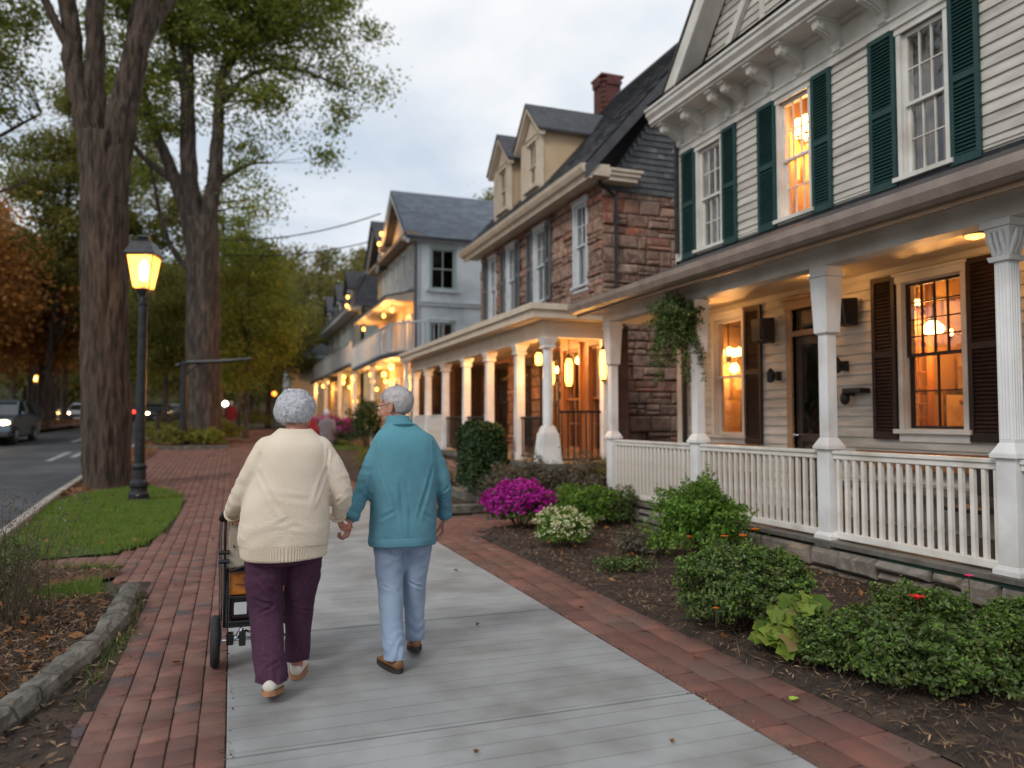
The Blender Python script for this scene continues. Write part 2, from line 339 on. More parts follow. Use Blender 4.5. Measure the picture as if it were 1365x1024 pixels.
leafmat('leaf_orange', [(.34, .12, .035), (.46, .19, .045), (.55, .27, .06), (.24, .12, .04), (.38, .21, .05)], trans=.5)
leafmat('leaf_forest', [(.11, .13, .03), (.18, .18, .045), (.26, .19, .045), (.08, .095, .025), (.28, .21, .055)], trans=.45)
leafmat('leaf_box', [(.03, .06, .012), (.055, .10, .02), (.10, .15, .03), (.035, .07, .014), (.16, .21, .06), (.045, .085, .02), (.20, .20, .06)], trans=.2, rough=.45)
leafmat('leaf_lime', [(.05, .12, .012), (.09, .20, .02), (.15, .28, .03), (.22, .34, .05)], trans=.35, rough=.5)
leafmat('leaf_broad', [(.07, .13, .015), (.14, .22, .025), (.24, .30, .045), (.10, .17, .02), (.3, .2, .08)], trans=.3, rough=.5)
leafmat('leaf_hedge', [(.012, .03, .008), (.025, .055, .012), (.035, .075, .016)], trans=.15)
leafmat('leaf_dry', [(.10, .085, .06), (.16, .13, .09), (.07, .075, .035), (.2, .15, .11)], trans=.2)
leafmat('petal_magenta', [(.42, .008, .26), (.55, .012, .36), (.33, .006, .24), (.62, .03, .42)], trans=.3)
leafmat('petal_white', [(.70, .66, .38), (.75, .73, .5), (.5, .55, .2)], trans=.3)
leafmat('petal_orange', [(.9, .25, .01), (.8, .12, .01), (.9, .4, .03)], trans=.3)
K('petal_red', (.6, .012, .01), (.45, .01, .01), ns=20, rough=.5)
K('petal_pink', (.85, .02, .20), (.7, .01, .15), ns=20, rough=.5)
K('leaf_light', (.4, .5, .06), (.3, .42, .05), ns=20, rough=.5)
K('stem', (.10, .075, .045), (.06, .045, .03), ns=10, rough=.9)
def glow(n, c, s): return K(n, c, rough=.5, emis=c, es=s)
glow('glow_lamp', (1, .52, .10), 4.2); glow('glow_core', (1, .72, .35), 24); glow('glow_bulb', (1, .60, .2), 7)
glow('glow_white', (1, .95, .8), 10); glow('glow_red', (1, .03, .02), 6); glow('glow_orange', (1, .25, .03), 4); glow('glow_shade', (1, .5, .14), 2.0)
glass('glass', refl=.08); glass('glass_dark', tint=(.6, .62, .65), refl=.18); glass('lantern_glass', tint=(1, .9, .75), refl=.05)
K('car_silver', (.42, .47, .52), rough=.25, metal=.6, spec=.6); K('car_dark', (.03, .03, .035), rough=.3, spec=.6); K('car_glass', (.01, .013, .016), rough=.08, spec=.8)
K('tyre', (.018, .018, .019), (.03, .03, .03), ns=20, rough=.8, bump=.3, bs=60)
K('gutter_gray', (.16, .17, .18), (.12, .13, .14), ns=5, rough=.5)
K('slate_base', (.06, .062, .07), (.09, .09, .10), ns=5, rough=.8, bump=.4, bs=30)
K('slate_blue_solid', (.10, .13, .17), (.07, .09, .12), ns=5, rough=.7, bump=.4, bs=30)
K('stone_dark', (.10, .05, .035), (.06, .035, .03), ns=5, rough=.8)
K('glass_dark_solid', (.03, .035, .04), rough=.1, spec=.7)
# ============================================================ THE GROUND
def inpoly(x, y, P):
    x = np.asarray(x); y = np.asarray(y); c = np.zeros(x.shape, bool); n = len(P)
    for i in range(n):
        x0, y0 = P[i]; x1, y1 = P[i - 1]
        if y0 == y1: continue
        c ^= ((y0 > y) != (y1 > y)) & (x < (x1 - x0) * (y - y0) / (y1 - y0) + x0)
    return c
def hs(Y): return np.vectorize(h)(Y)
def grid_sheet(name, poly, z, m, step=.25, bump_=0., bs=1., edge=0.):
    """terrain-following sheet filling a polygon; the outline is kept exactly (tessellated)"""
    import bmesh
    bm = bmesh.new(); P = []
    n = len(poly)
    for i in range(n):
        a = Vector(poly[i]); b = Vector(poly[(i + 1) % n]); k = max(1, int((b - a).length / step))
        P += [a.lerp(b, j / k) for j in range(k)]
    vs = [bm.verts.new((p.x, p.y, 0)) for p in P]; bm.faces.new(vs)
    x0 = min(p.x for p in P); x1 = max(p.x for p in P); y0 = min(p.y for p in P); y1 = max(p.y for p in P)
    for ax, lo, hi in ((0, x0, x1), (1, y0, y1)):
        t = lo + step
        while t < hi:
            co = [0, 0, 0]; co[ax] = t; no = [0, 0, 0]; no[ax] = 1
            bmesh.ops.bisect_plane(bm, geom=bm.verts[:] + bm.edges[:] + bm.faces[:], plane_co=co, plane_no=no); t += step
    for v in bm.verts:
        b = 0
        if bump_: b = (noise.noise(Vector((v.co.x, v.co.y, 0)) / bs) * .5 + .5 + .35 * noise.noise(Vector((v.co.x, v.co.y, 3)) / (bs * .25))) * bump_
        if edge and v.is_boundary: b = -.01
        v.co.z = h(v.co.y) + z + b
    bmesh.ops.recalc_face_normals(bm, faces=bm.faces)
    me = bpy.data.meshes.new(name); bm.to_mesh(me); bm.free()
    if me.polygons and me.polygons[0].normal.z < 0: me.flip_normals()
    me.polygons.foreach_set('use_smooth', [True] * len(me.polygons))
    me.materials.append(MATS[m]); ob = bpy.data.objects.new(name, me); COL.objects.link(ob); return ob

# far and near terrain in one sheet, rising to a wooded hill
xs = np.concatenate([np.linspace(-400, -30, 24), np.linspace(-28, 30, 59), np.linspace(32, 400, 24)])
ys = np.concatenate([np.linspace(-30, 14, 12), np.linspace(15, 60, 46), np.linspace(63, 500, 70)])
XX, YY = np.meshgrid(xs, ys)
def hill(x, y):
    d = np.clip((y - 95) / 90, 0, 1); d = d * d * (3 - 2 * d)
    return d * (17 + 7 * np.sin((x + 40) / 45) + 3 * np.sin(x / 17. + y / 30.))
ZZ = hs(YY) + hill(XX, YY) - .03
ZZ += np.where((XX < -9) & (YY > 20), np.clip((-9 - XX) * .03, 0, 1.2), 0)
nx, ny = len(xs), len(ys); idx = np.arange(nx * ny).reshape(ny, nx)
Fq = np.stack([idx[:-1, :-1], idx[:-1, 1:], idx[1:, 1:], idx[1:, :-1]], -1).reshape(-1, 4)
struct(np_mesh('ground', np.stack([XX, YY, ZZ], -1).reshape(-1, 3), Fq, 'ground_far', smooth=True))

kerbline = [(-2.2, 2), (-2.45, 7), (-2.79, 11.66), (-3.18, 16.1), (-3.35, 24), (-3.4, 60), (-3.9, 90), (-5, 130)]
def kx(Y): return float(np.interp(Y, [p[1] for p in kerbline], [p[0] for p in kerbline]))
far = [(-6.8, 2), (-7.4, 12), (-8.4, 30), (-8.8, 60), (-10.5, 90), (-13.5, 130)]
struct(grid_sheet('road', [(x - .02, y) for x, y in kerbline] + far[::-1], .0, 'asphalt', 1.5))
K('road_paint', (.42, .44, .46), (.25, .27, .29), ns=6, rough=.8, c3=(.15, .16, .17), ns3=9)
for i, (x, y, l) in enumerate([(-5.0, 25.2, 3.4), (-4.6, 26.4, 3.0), (-5.9, 34, 3), (-6.1, 43, 3), (-6.3, 52, 3)]):
    struct(grid_sheet('road_marking', [(x, y), (x + .16, y), (x + .10, y + l), (x - .08, y + l)], .006, 'road_paint', .8))
# kerb stones along the road
mb = MB(); y = 3.
while y < 60:
    l = 1.2; x0, x1 = kx(y), kx(y + l - .015)
    za, zb = h(y), h(y + l)
    mb.add([(x0 - .02, y, za - .1), (x0 + .15, y, za - .1), (x1 + .15, y + l - .015, zb - .1), (x1 - .02, y + l - .015, zb - .1),
            (x0, y, za + .09), (x0 + .15, y, za + .10), (x1 + .15, y + l - .015, zb + .10), (x1, y + l - .015, zb + .09)],
           [(0, 3, 2, 1), (4, 5, 6, 7), (0, 1, 5, 4), (1, 2, 6, 5), (2, 3, 7, 6), (3, 0, 4, 7)]); y += l
struct(mb.build('kerb', 'kerb', bevel=.012))

# ---- concrete path: separate slabs with open joints
mb = MB(); js = [-2.3, -.3, 1.7, 3.7, 5.7, 7.65, 9.6, 11.6, 13.5, 15.4]
for a, b in zip(js[:-1], js[1:]): mb.cbox(0.0, 2.4 if b < 15 else 2.4, a + .014, b - .014, -.06, .004 + rnd.uniform(-.0015, .0015), .006)
struct(mb.build('concrete_path', 'concrete'))
# ---- brick paving: bedding plus laid pavers
brick_area = [(-.62, -2), (-.68, 3.6), (-.72, 4.3), (-.68, 5.0), (-.62, 6.), (-.66, 7.35), (-.86, 7.7), (-1.0, 8.2), (-1.05, 8.7), (-1.5, 8.95), (-2.6, 8.95), (-2.6, 9.35),
              (-1.86, 9.48), (-1.23, 9.62), (-.95, 10.1), (-.84, 10.95), (-.76, 13.46), (-.86, 16.6), (-1.2, 17.4), (-1.9, 18.4), (-2.2, 20), (-2.4, 29.3), (-.25, 29.3), (-.3, 48), (2.4, 48), (2.6, 25), (2.75, 16), (2.9, 12.), (3.0, 11.6), (4.7, 11.9),
              (4.7, 10.35), (3.5, 10.3), (3.15, 9.9), (3.02, 9.0), (3.0, -2)]
struct(grid_sheet('brick_bedding', brick_area, -.012, 'joint_sand', 1.0))
def pavers(name, cells, m, g=.007, t=.05):
    V = []; F = []
    base = np.array([(0, 3, 7, 4), (1, 0, 4, 5), (2, 1, 5, 6), (3, 2, 6, 7), (4, 7, 11, 8), (5, 4, 8, 9), (6, 5, 9, 10), (7, 6, 10, 11), (8, 11, 10, 9)])[:, ::-1]
    for (x0, x1, y0, y1) in cells:
        dz = h((y0 + y1) / 2) + rnd.gauss(0, .0016); sx_, sy_ = rnd.gauss(0, .0016), rnd.gauss(0, .0016); c = .005
        j = [rnd.uniform(-.0018, .0018) for _ in range(4)]
        x0_, x1_, y0_, y1_ = x0 + g / 2 + j[0], x1 - g / 2 + j[1], y0 + g / 2 + j[2], y1 - g / 2 + j[3]
        q = [(x0_, y0_), (x1_, y0_), (x1_, y1_), (x0_, y1_)]; i_ = [(x0_ + c, y0_ + c), (x1_ - c, y0_ + c), (x1_ - c, y1_ - c), (x0_ + c, y1_ - c)]
        zz = [sx_ * (1 if k in (1, 2) else -1) + sy_ * (1 if k > 1 else -1) for k in range(4)]
        n = len(V)
        V += [(a, b, dz - t) for a, b in q] + [(a, b, dz + zz[k] - .004) for k, (a, b) in enumerate(q)] + [(a, b, dz + zz[k]) for k, (a, b) in enumerate(i_)]
        F.append(base + n)
    return np_mesh(name, np.array(V), np.concatenate(F), m)
cells = []
cw, bl = .128, .168
for i in range(-20, 0):            # left field: columns running with the path
    x0 = -.003 + i * cw + 0.0; off = (i % 2) * .5 * bl + rnd.uniform(-.02, .02); y = 1.2 + off
    while y < 29.2:
        l = bl * (1 if y > 8 else rnd.choice([1, 1, 1, 1, .62]))
        if y > 17: l = .21
        cx, cy = x0 + cw / 2, y + l / 2
        if inpoly(np.array([cx]), np.array([cy]), brick_area)[0] and not (cx < -1.15 and cy < 9.6): cells.append((x0, x0 + cw, y, y + l))
        y += l
y = 8.95
while y < 9.5:                     # branch path running to the left
    x = -1.15
    while x > -3.2: cells.append((x - .2, x, y, y + .128)); x -= .2
    y += .128
struct(pavers('brick_paving', cells, 'paver'))
cells = []
for r_ in range(3):
    x0 = 2.412 + r_ * .2; y = 1.0 + r_ * .11
    while y < 9.6: l = rnd.choice([.27, .3, .3, .33, .22]); cells.append((x0, x0 + .197, y, y + l)); y += l
def cells_area(x0, x1, y0, y1, wx, wy, test=True):
    c = []; y = y0; r_ = 0
    while y < y1:
        x = x0 - (r_ % 2) * wx / 2
        while x < x1:
            if inpoly(np.array([x + wx / 2]), np.array([y + wy / 2]), brick_area)[0]: c.append((x, x + wx, y, y + wy))
            x += wx
        y += wy; r_ += 1
    return c
cells += [c for c in cells_area(2.42, 4.7, 9.62, 15.4, .2, .2) if not (c[0] < 2.4)]
cells += cells_area(.0, 2.9, 15.42, 29.2, .21, .21)
cells += cells_area(-.3, 2.6, 29.2, 46., .26, .26)
struct(pavers('brick_edging', cells, 'paver_edge', g=.008))

# ---- right-hand planting bed, far beds, left bed, lawns
bed = [(3.01, -2), (3.02, 2.66), (2.98, 4.8), (3.0, 6.6), (3.02, 8.6), (3.06, 9.5), (3.3, 10.1), (3.6, 10.25), (6.5, 10.3), (6.5, -2)]
struct(grid_sheet('planting_bed', bed, .004, 'soil', .12, .045, .5, edge=1))
bed2 = [(3.0, 11.7), (6.9, 11.7), (6.9, 22), (4.4, 26), (2.6, 30), (2.5, 48), (4, 48), (7, 48), (12, 48), (12, 11.0), (6.9, 11.0), (4.7, 11.9)]
struct(grid_sheet('house_bed', [(2.92, 11.95), (4.72, 12.0), (13, 12), (13, 48), (2.42, 48), (2.62, 25), (2.78, 16)], .01, 'soil', .5, .05, 1.2, edge=1))
lbed = [(-.9, 7.3), (-.85, 6.0), (-.98, 5.1), (-1.1, 4.5), (-1.25, 3.8), (-2.3, 3.4), (-2.4, 6.9), (-1.4, 7.2)]
struct(grid_sheet('mulch_bed', lbed, .02, 'soil', .08, .05, .35, edge=1))
struct(grid_sheet('debris_strip', [(-.6, 1.5), (-.6, 3.6), (-.68, 4.35), (-.65, 5.0), (-.60, 6.0), (-.64, 7.3), (-.66, 7.9), (-1.0, 8.0), (-.85, 7.3), (-.85, 5.0), (-1.2, 3.4), (-2.2, 3.3), (-2.2, 1.5)], .0, 'soil', .1, .015, .2, edge=1))
pit = [(-1.75 + .78 * math.cos(a), 8.42 + .42 * math.sin(a)) for a in np.linspace(0, 2 * PI, 20)[:-1]]
struct(grid_sheet('mulch_ring', pit, .012, 'leaf_litter', .1, .04, .4, edge=1))
lawn = [(-2.55, 9.42), (-1.86, 9.5), (-1.25, 9.66), (-.99, 10.15), (-.88, 10.95), (-.8, 13.46), (-.9, 16.5), (-1.3, 17.6), (-1.9, 18.3), (-2.6, 17.3), (-3.0, 16.3), (-2.98, 15.5), (-2.6, 11.6)]
struct(grid_sheet('lawn', lawn, .0, 'grass_soil', .2, .03, .8))
grass_strip = [(-1.0, 7.35), (-1.12, 8.0), (-1.15, 8.65), (-1.0, 8.85), (-1.9, 8.9), (-2.5, 8.9), (-2.5, 7.0), (-1.4, 7.15)]  # outline of the grass verge beside the mulch ring
struct(grid_sheet('grass_verge', grass_strip, .0, 'grass_soil', .2, .02, .8))
struct(grid_sheet('tree_bed', [(-3.1, 16.4), (-2.6, 17.3), (-1.9, 18.4), (-2.2, 20), (-2.4, 29.3), (-.28, 29.35), (-.33, 48), (-3.3, 48), (-3.2, 24)], .012, 'leaf_litter', .4, .07, 1.1, edge=1))
struct(grid_sheet('far_verge', [(-8.5, 30), (-8.85, 60), (-10.5, 88), (-40, 88), (-40, 20), (-8.0, 20)], .05, 'leaf_litter', 2., .2, 3.))
struct(grid_sheet('far_grass', [(2.66, 27), (4.6, 27), (4.3, 33), (2.62, 34)], .05, 'grass_soil', .5, .04, 1))

# grass blades (stuff)
def blades(name, poly, dens, hgt, wd, label, excl=None):
    P = np.array(poly); x0, y0 = P.min(0); x1, y1 = P.max(0); n = int((x1 - x0) * (y1 - y0) * dens)
    x = RS.uniform(x0, x1, n); y = RS.uniform(y0, y1, n); k = inpoly(x, y, poly)
    if excl: k &= ~inpoly(x, y, excl)
    x, y = x[k], y[k]; pn = np.array([noise.noise(Vector((p, q, 0)) * 2.2) + .7 * noise.noise(Vector((p, q, 5)) * 7) for p, q in zip(x, y)]); k = RS.uniform(-.75, .6, len(x)) < pn + .35; x, y, pn = x[k], y[k], pn[k]; n = len(x); x = x + RS.normal(0, .018, n); y = y + RS.normal(0, .018, n); z = hs(y); a = RS.uniform(0, 2 * PI, n); hh = hgt * RS.uniform(.45, 1.5, n) * (1.15 + .7 * pn); ln = RS.normal(0, .45, (n, 2)) * hh[:, None]
    dx, dy = np.cos(a) * wd / 2, np.sin(a) * wd / 2
    V = np.stack([np.stack([x - dx, y - dy, z - .005], 1), np.stack([x + dx, y + dy, z - .005], 1), np.stack([x + ln[:, 0], y + ln[:, 1], z + hh + .02], 1)], 1).reshape(-1, 3)
    return tag(np_mesh(name, V, np.arange(3 * n).reshape(-1, 3), 'grass'), label, 'grass', kind='stuff')
blades('grass', lawn, 7500, .035, .008, 'short green lawn round the foot of the street lamp')
blades('grass', grass_strip, 7000, .045, .006, 'green grass strip between the mulch bed and the mulch ring', pit)
blades('grass', [(-.71, 4.5), (-.62, 6.0), (-.66, 7.3), (-.8, 7.3), (-.78, 5)], 900, .05, .006, 'sparse weeds growing between the old stone kerb and the brick paving')
blades('grass', [(2.66, 27), (4.6, 27), (4.3, 33), (2.62, 34)], 500, .08, .03, 'patch of grass beyond the couple beside the far path')

# mulch and fallen leaves (stuff)
def chips(name, poly, dens, L_, W_, m, label, cat, zoff=.03, thr=None):
    P = np.array(poly); x0, y0 = P.min(0); x1, y1 = P.max(0); n = int((x1 - x0) * (y1 - y0) * dens)
    x = RS.uniform(x0, x1, n); y = RS.uniform(y0, y1, n); k = inpoly(x, y, poly); x, y = x[k], y[k]
    z = hs(y) + zoff + RS.uniform(-.012, .018, len(x))
    return tag(leaf_obj(name, np.stack([x, y, z], 1), L_, W_, m, up=2.2), label, cat, kind='stuff')
near_bed = [(3.02, .5), (3.03, 2.66), (3.0, 4.8), (3.02, 6.6), (3.05, 8.6), (3.1, 9.5), (3.4, 10.1), (5.5, 10.2), (5.5, .5)]
chips('mulch', near_bed, 900, .05, .009, 'mulch', 'dark shredded bark mulch in the bed before the porch', 'mulch', .03)
chips('pine_straw', near_bed, 260, .14, .003, 'mulch', 'thin dry straw scattered over the bed before the porch', 'straw', .045)
chips('dry_leaves', near_bed, 7, .06, .035, 'dry_leaf', 'few orange dry leaves lying in the bed before the porch', 'leaves', .055)
chips('mulch', lbed, 1500, .07, .011, 'mulch', 'shredded bark mulch in the bed behind the old stone kerb', 'mulch', .055)
chips('dry_leaves', lbed, 75, .085, .04, 'dry_leaf', 'orange dry leaves lying in the bed behind the old stone kerb', 'leaves', .075)
chips('pine_straw', lbed, 250, .16, .004, 'mulch', 'thin dry straw scattered behind the old stone kerb', 'straw', .07)
chips('dry_leaves', [(-.71, 4.35), (-.67, 5.0), (-.62, 6.0), (-.66, 7.3), (-.85, 7.3), (-.85, 5.0), (-1.1, 4.0), (-1.6, 3.3), (-.62, 3.0)], 420, .055, .018, 'mulch', 'dry litter caught between the old stone kerb and the brick', 'leaves', .02)
chips('dry_leaves', [(-3.1, 16.4), (-1.9, 18.4), (-2.3, 22), (-2.4, 29.3), (-.33, 29.4), (-.33, 46), (-3.3, 46), (-3.2, 24)], 45, .11, .07, 'dry_leaf', 'brown fallen leaves under the two big trees', 'leaves', .06)
chips('dry_leaves', [(-8.9, 26), (-9, 60), (-24, 60), (-24, 26)], 12, .22, .14, 'dry_leaf', 'orange fallen leaves on the far side of the road', 'leaves', .35)
chips('mulch', pit, 700, .07, .012, 'mulch', 'brown mulch in the ring between grass strip and brick branch path', 'mulch', .04)
# scattered single leaves on the paving
def one_leaf(x, y, L_, m, label, a=0.):
    mb = MB(); pts = []
    for k in range(12):
        t = 2 * PI * k / 12; r = L_ / 2 * (1 + .25 * math.cos(3 * t)); u = r * math.cos(t); v_ = r * .62 * math.sin(t)
        pts.append((x + u * math.cos(a) - v_ * math.sin(a), y + u * math.sin(a) + v_ * math.cos(a), h(y) + .012 + .012 * abs(math.sin(t)) + .006))
    mb.add(pts + [(x, y, h(y) + .012)], [(i, (i + 1) % 12, 12) for i in range(12)])
    return tag(mb.build('leaf', m), label, 'leaf')
one_leaf(2.83, 3.39, .065, 'leaf_light', 'pale green curled leaf on the right-hand brick edging', .2)
one_leaf(1.05, 3.35, .03, 'dry_leaf', 'tiny brown leaf near the left bottom of the concrete path', .5)
one_leaf(1.93, 3.15, .035, 'dry_leaf', 'tiny brown leaf near the right bottom of the concrete path', 1.5)
one_leaf(-1.35, 8.6, .06, 'leaf_light', 'small yellow leaf on the mulch ring', .8)

# ---- old stone kerb edging the left bed (one rounded continuous kerb of several stones)
rt = thing('stone_kerb', 'old weathered curved stone kerb edging the left mulch bed', 'kerb', (-.85, 5.8, 0))
kp = [(-.80, 7.38), (-.79, 6.9), (-.775, 6.4), (-.78, 6.0), (-.83, 5.55), (-.92, 5.1), (-.98, 4.75), (-1.04, 4.45), (-1.15, 4.1), (-1.3, 3.75)]
cut = [0, 2, 4, 6, 7, 9]
for a, b in zip(cut[:-1], cut[1:]):
    seg = []
    for i in range(a, b):
        for k in range(5): t = k / 5; seg.append(Vector((*kp[i], 0)).lerp(Vector((*kp[i + 1], 0)), t))
    seg.append(Vector((*kp[b], 0))); seg[0] = seg[0].lerp(seg[1], .12); mb = MB(); V = []; n = len(seg)
    prof = [(-.06, -.05), (-.085, .05), (-.075, .115), (-.045, .14), (0, .148), (.045, .14), (.075, .112), (.088, .05), (.07, -.05)]
    for i, p in enumerate(seg):
        t = (seg[min(i + 1, n - 1)] - seg[max(i - 1, 0)]).normalized(); s_ = Vector((-t.y, t.x, 0))
        ek = .9 if i in (0, n - 1) else 1
        for u, z in prof:
            q = p + s_ * u * ek * (1 + .18 * noise.noise(p * 2.3)); q.z = z * (.80 if z > 0 else 1) * (ek if z > 0 else 1)
            d = noise.noise(q * 5) * .026 + noise.noise(q * 17) * .013 + noise.noise(q * 45) * .006; q += (s_ * (1 if u > 0 else -1) + Vector((0, 0, 1 if z > .1 else 0))) * d; V.append(tuple(q))
    m_ = len(prof); F = [(i * m_ + k, i * m_ + k + 1, (i + 1) * m_ + k + 1, (i + 1) * m_ + k) for i in range(n - 1) for k in range(m_ - 1)] + [tuple(range(m_)), tuple((n - 1) * m_ + k for k in range(m_))[::-1]]
    mb.add(V, F); mb.build('kerb_block', 'kerb_old', rt, smooth=False)
# timber / stone edges crossing before the stone house
for i, (y, x0, x1, lab) in enumerate([(12.0, 2.95, 4.72, 'low grey step edge nearest the couple at the end of the side walk'), (14.9, 2.85, 4.5, 'low brown timber edge further back in the house bed'), (11.5, 9, 9.1, '')]):
    if not lab: continue
    mb = MB(); mb.cbox(x0, x1, y, y + .16, -.02, .13 + h(y), .02); tag(mb.build('garden_edging', 'kerb_old', bevel=.01), lab, 'edging')
mb = MB(); mb.cbox(-3.0, -.1, 29.3, 29.5, .35, .60, .02); tag(mb.build('garden_edging', 'kerb_old'), 'dark kerb across the far end of the brick paving', 'edging')

for i, (x, y, L_, m_) in enumerate([(-.3, 5.2, .05, 'dry_leaf'), (-.45, 7.6, .06, 'dry_leaf'), (.6, 6.3, .05, 'dry_leaf'), (1.7, 5.4, .045, 'dry_leaf'), (2.1, 7.4, .05, 'dry_leaf'), (2.62, 5.6, .055, 'dry_leaf'), (2.75, 4.2, .05, 'dry_leaf'), (.25, 8.6, .06, 'dry_leaf'), (-.2, 10.4, .07, 'dry_leaf'), (1.9, 10.2, .06, 'dry_leaf')]):
    o = one_leaf(x, y, L_, m_, 'small brown fallen leaf ' + ['on the left brick beside the middle of the old kerb', 'on the left brick just past the old kerb end', 'on the concrete right of the cart beyond the person in cream', 'on the concrete right of the person in teal', 'near the right concrete edge beside the brown step of the bed', 'on the right brick edging level with the middle boxwood', 'on the right brick edging by the broad-leaved plant', 'on the left side of the concrete ahead of the couple', 'on the left brick level with the start of the lawn', 'far ahead near the right concrete edge'][i], i * 1.3); o['group'] = 'fallen leaves on the paving'
chips('grit', [(2.38, 1), (2.46, 1), (2.46, 9.4), (2.38, 9.4)], 900, .016, .008, 'mulch', 'fine dark grit along the right edge of the concrete', 'grit', .008)
chips('grit', [(-.03, 1), (.03, 1), (.03, 15), (-.03, 15)], 700, .016, .008, 'mulch', 'fine dark grit along the left edge of the concrete', 'grit', .008)
chips('litter', [(2.88, 1), (3.03, 1), (3.05, 9.4), (2.9, 9.4)], 320, .05, .005, 'mulch', 'bark crumbs spilled from the bed over the brick edge', 'litter', .012)
chips('litter', [(-.75, 3.5), (-.5, 3.5), (-.5, 8), (-.75, 7.5)], 90, .04, .008, 'mulch', 'bark crumbs on the brick next to the old kerb', 'litter', .012)
chips('dry_leaves', lawn, 2.2, .07, .04, 'dry_leaf', 'few brown leaves lying on the lawn', 'leaves', .045)
# ============================================================ BUILDING HELPERS
def FX(x0): return lambda u, n, z: (x0 - n, u, z)       # street facade (faces -X): u = Y, n outward
def FY(y0): return lambda u, n, z: (u, y0 - n, z)       # end wall (faces -Y): u = X
def rects(u0, u1, z0, z1, ops):
    zs = sorted({z0, z1} | {z for o in ops for z in (o[2], o[3]) if z0 < z < z1}); out = []
    for a, b in zip(zs[:-1], zs[1:]):
        c = (a + b) / 2; sp = sorted([(o[0], o[1]) for o in ops if o[2] < c < o[3]]); x = u0
        for p, q in sp:
            if p > x: out.append((x, min(p, u1), a, b))
            x = max(x, q)
        if x < u1: out.append((x, u1, a, b))
    return out
def sheath(F, u0, u1, z0, z1, ops, m, parent, name='wall', n0=-.15, n1=0.):
    mb = MB(F)
    for a, b, c, d in rects(u0, u1, z0, z1, ops): mb.box(a, b, n0, n1, c, d)
    return mb.build(name, m, parent)
def clap(F, u0, u1, z0, z1, ops, m, parent, name='siding', e=.125, shape=None):
    mb = MB(F); z = z0
    while z < z1 - .01:
        zt = min(z + e, z1)
        a_, b_ = (u0, u1) if shape is None else shape((z + zt) / 2)
        if b_ - a_ > .05:
            for a, b, c, d in rects(a_, b_, z, zt, ops):
                if d - c < .02: continue
                k0 = .028 - .022 * (c - z) / e; k1 = .028 - .022 * (d - z) / e
                mb.add([(a, -.01, c), (b, -.01, c), (b, k0, c), (a, k0, c), (a, -.01, d + .004), (b, -.01, d + .004), (b, k1, d + .004), (a, k1, d + .004)],
                       [(0, 3, 2, 1), (4, 5, 6, 7), (0, 1, 5, 4), (1, 2, 6, 5), (2, 3, 7, 6), (3, 0, 4, 7)])
        z += e
    return mb.build(name, m, parent)
def stones(F, u0, u1, z0, z1, ops, m, parent, name='stonework', hr=(.14, .26), lr=(.25, .7), pr=(.02, .06), gap=.012, c=.012):
    mb = MB(F); z = z0
    while z < z1 - .02:
        hh = min(rnd.uniform(*hr), z1 - z)
        if z1 - z - hh < .06: hh = z1 - z
        for a, b, cc, d in rects(u0, u1, z, z + hh, ops):
            x = a
            while x < b - .01:
                l = rnd.uniform(*lr)
                if b - x - l < lr[0] * .6: l = b - x
                zz = [(cc, d)]
                if d - cc > .17 and rnd.random() < .3: k = rnd.uniform(.35, .65); zz = [(cc, cc + (d - cc) * k), (cc + (d - cc) * k, d)]
                for p, q in zz:
                    g = gap / 2; o = rnd.uniform(*pr); j = [rnd.uniform(0, .008) for _ in range(4)]; i_ = c + rnd.uniform(0, .01)
                    X0, X1, Z0, Z1 = x + g + j[0], x + l - g - j[1], p + g + j[2], q - g - j[3]
                    if X1 - X0 < .04 or Z1 - Z0 < .03: continue
                    mb.add([(X0, -.02, Z0), (X1, -.02, Z0), (X1, -.02, Z1), (X0, -.02, Z1), (X0, o * .55, Z0), (X1, o * .5, Z0), (X1, o * .5, Z1), (X0, o * .6, Z1),
                            (X0 + i_, o + rnd.uniform(-.006, .006), Z0 + i_), (X1 - i_, o + rnd.uniform(-.006, .006), Z0 + i_), (X1 - i_, o + rnd.uniform(-.006, .006), Z1 - i_), (X0 + i_, o + rnd.uniform(-.006, .006), Z1 - i_)],
                           [(8, 9, 10, 11), (0, 1, 5, 4), (1, 2, 6, 5), (2, 3, 7, 6), (3, 0, 4, 7), (4, 5, 9, 8), (5, 6, 10, 9), (6, 7, 11, 10), (7, 4, 8, 11)])
                x += l
        z += hh
    return mb.build(name, m, parent)
def shingles(name, m, parent, O, U, V_, nu, fn, e=.16, wu=.22, lift=.02):
    """courses of slates on a sloped plane: O origin, U unit along, V_ unit upslope; fn(v)->(u0,u1)"""
    O, U, V_ = Vector(O), Vector(U).normalized(), Vector(V_).normalized(); Nn = U.cross(V_).normalized() * nu; mb = MB(); v = 0; r_ = 0
    while True:
        s_ = fn(v + e / 2)
        if s_ is None: break
        u0, u1 = s_; u = u0 - (r_ % 2) * wu / 2 - .001
        while u < u1:
            ww = wu * rnd.uniform(.8, 1.25); a, b = max(u, u0), min(u + ww - .006, u1)
            if b - a > .02:
                dl = rnd.uniform(0, .014); k = lift + rnd.uniform(0, .008)
                P = [O + U * a + V_ * (v - .02 - dl) + Nn * k, O + U * b + V_ * (v - .02 - dl) + Nn * k, O + U * b + V_ * (v + e * 1.05) + Nn * .004, O + U * a + V_ * (v + e * 1.05) + Nn * .004]
                Q = [P[0] - Nn * k * .98, P[1] - Nn * k * .98]
                mb.add([tuple(q) for q in P + Q], [(0, 1, 2, 3), (4, 5, 1, 0)])
            u += ww
        v += e; r_ += 1
    return mb.build(name, m, parent, fixn=False)
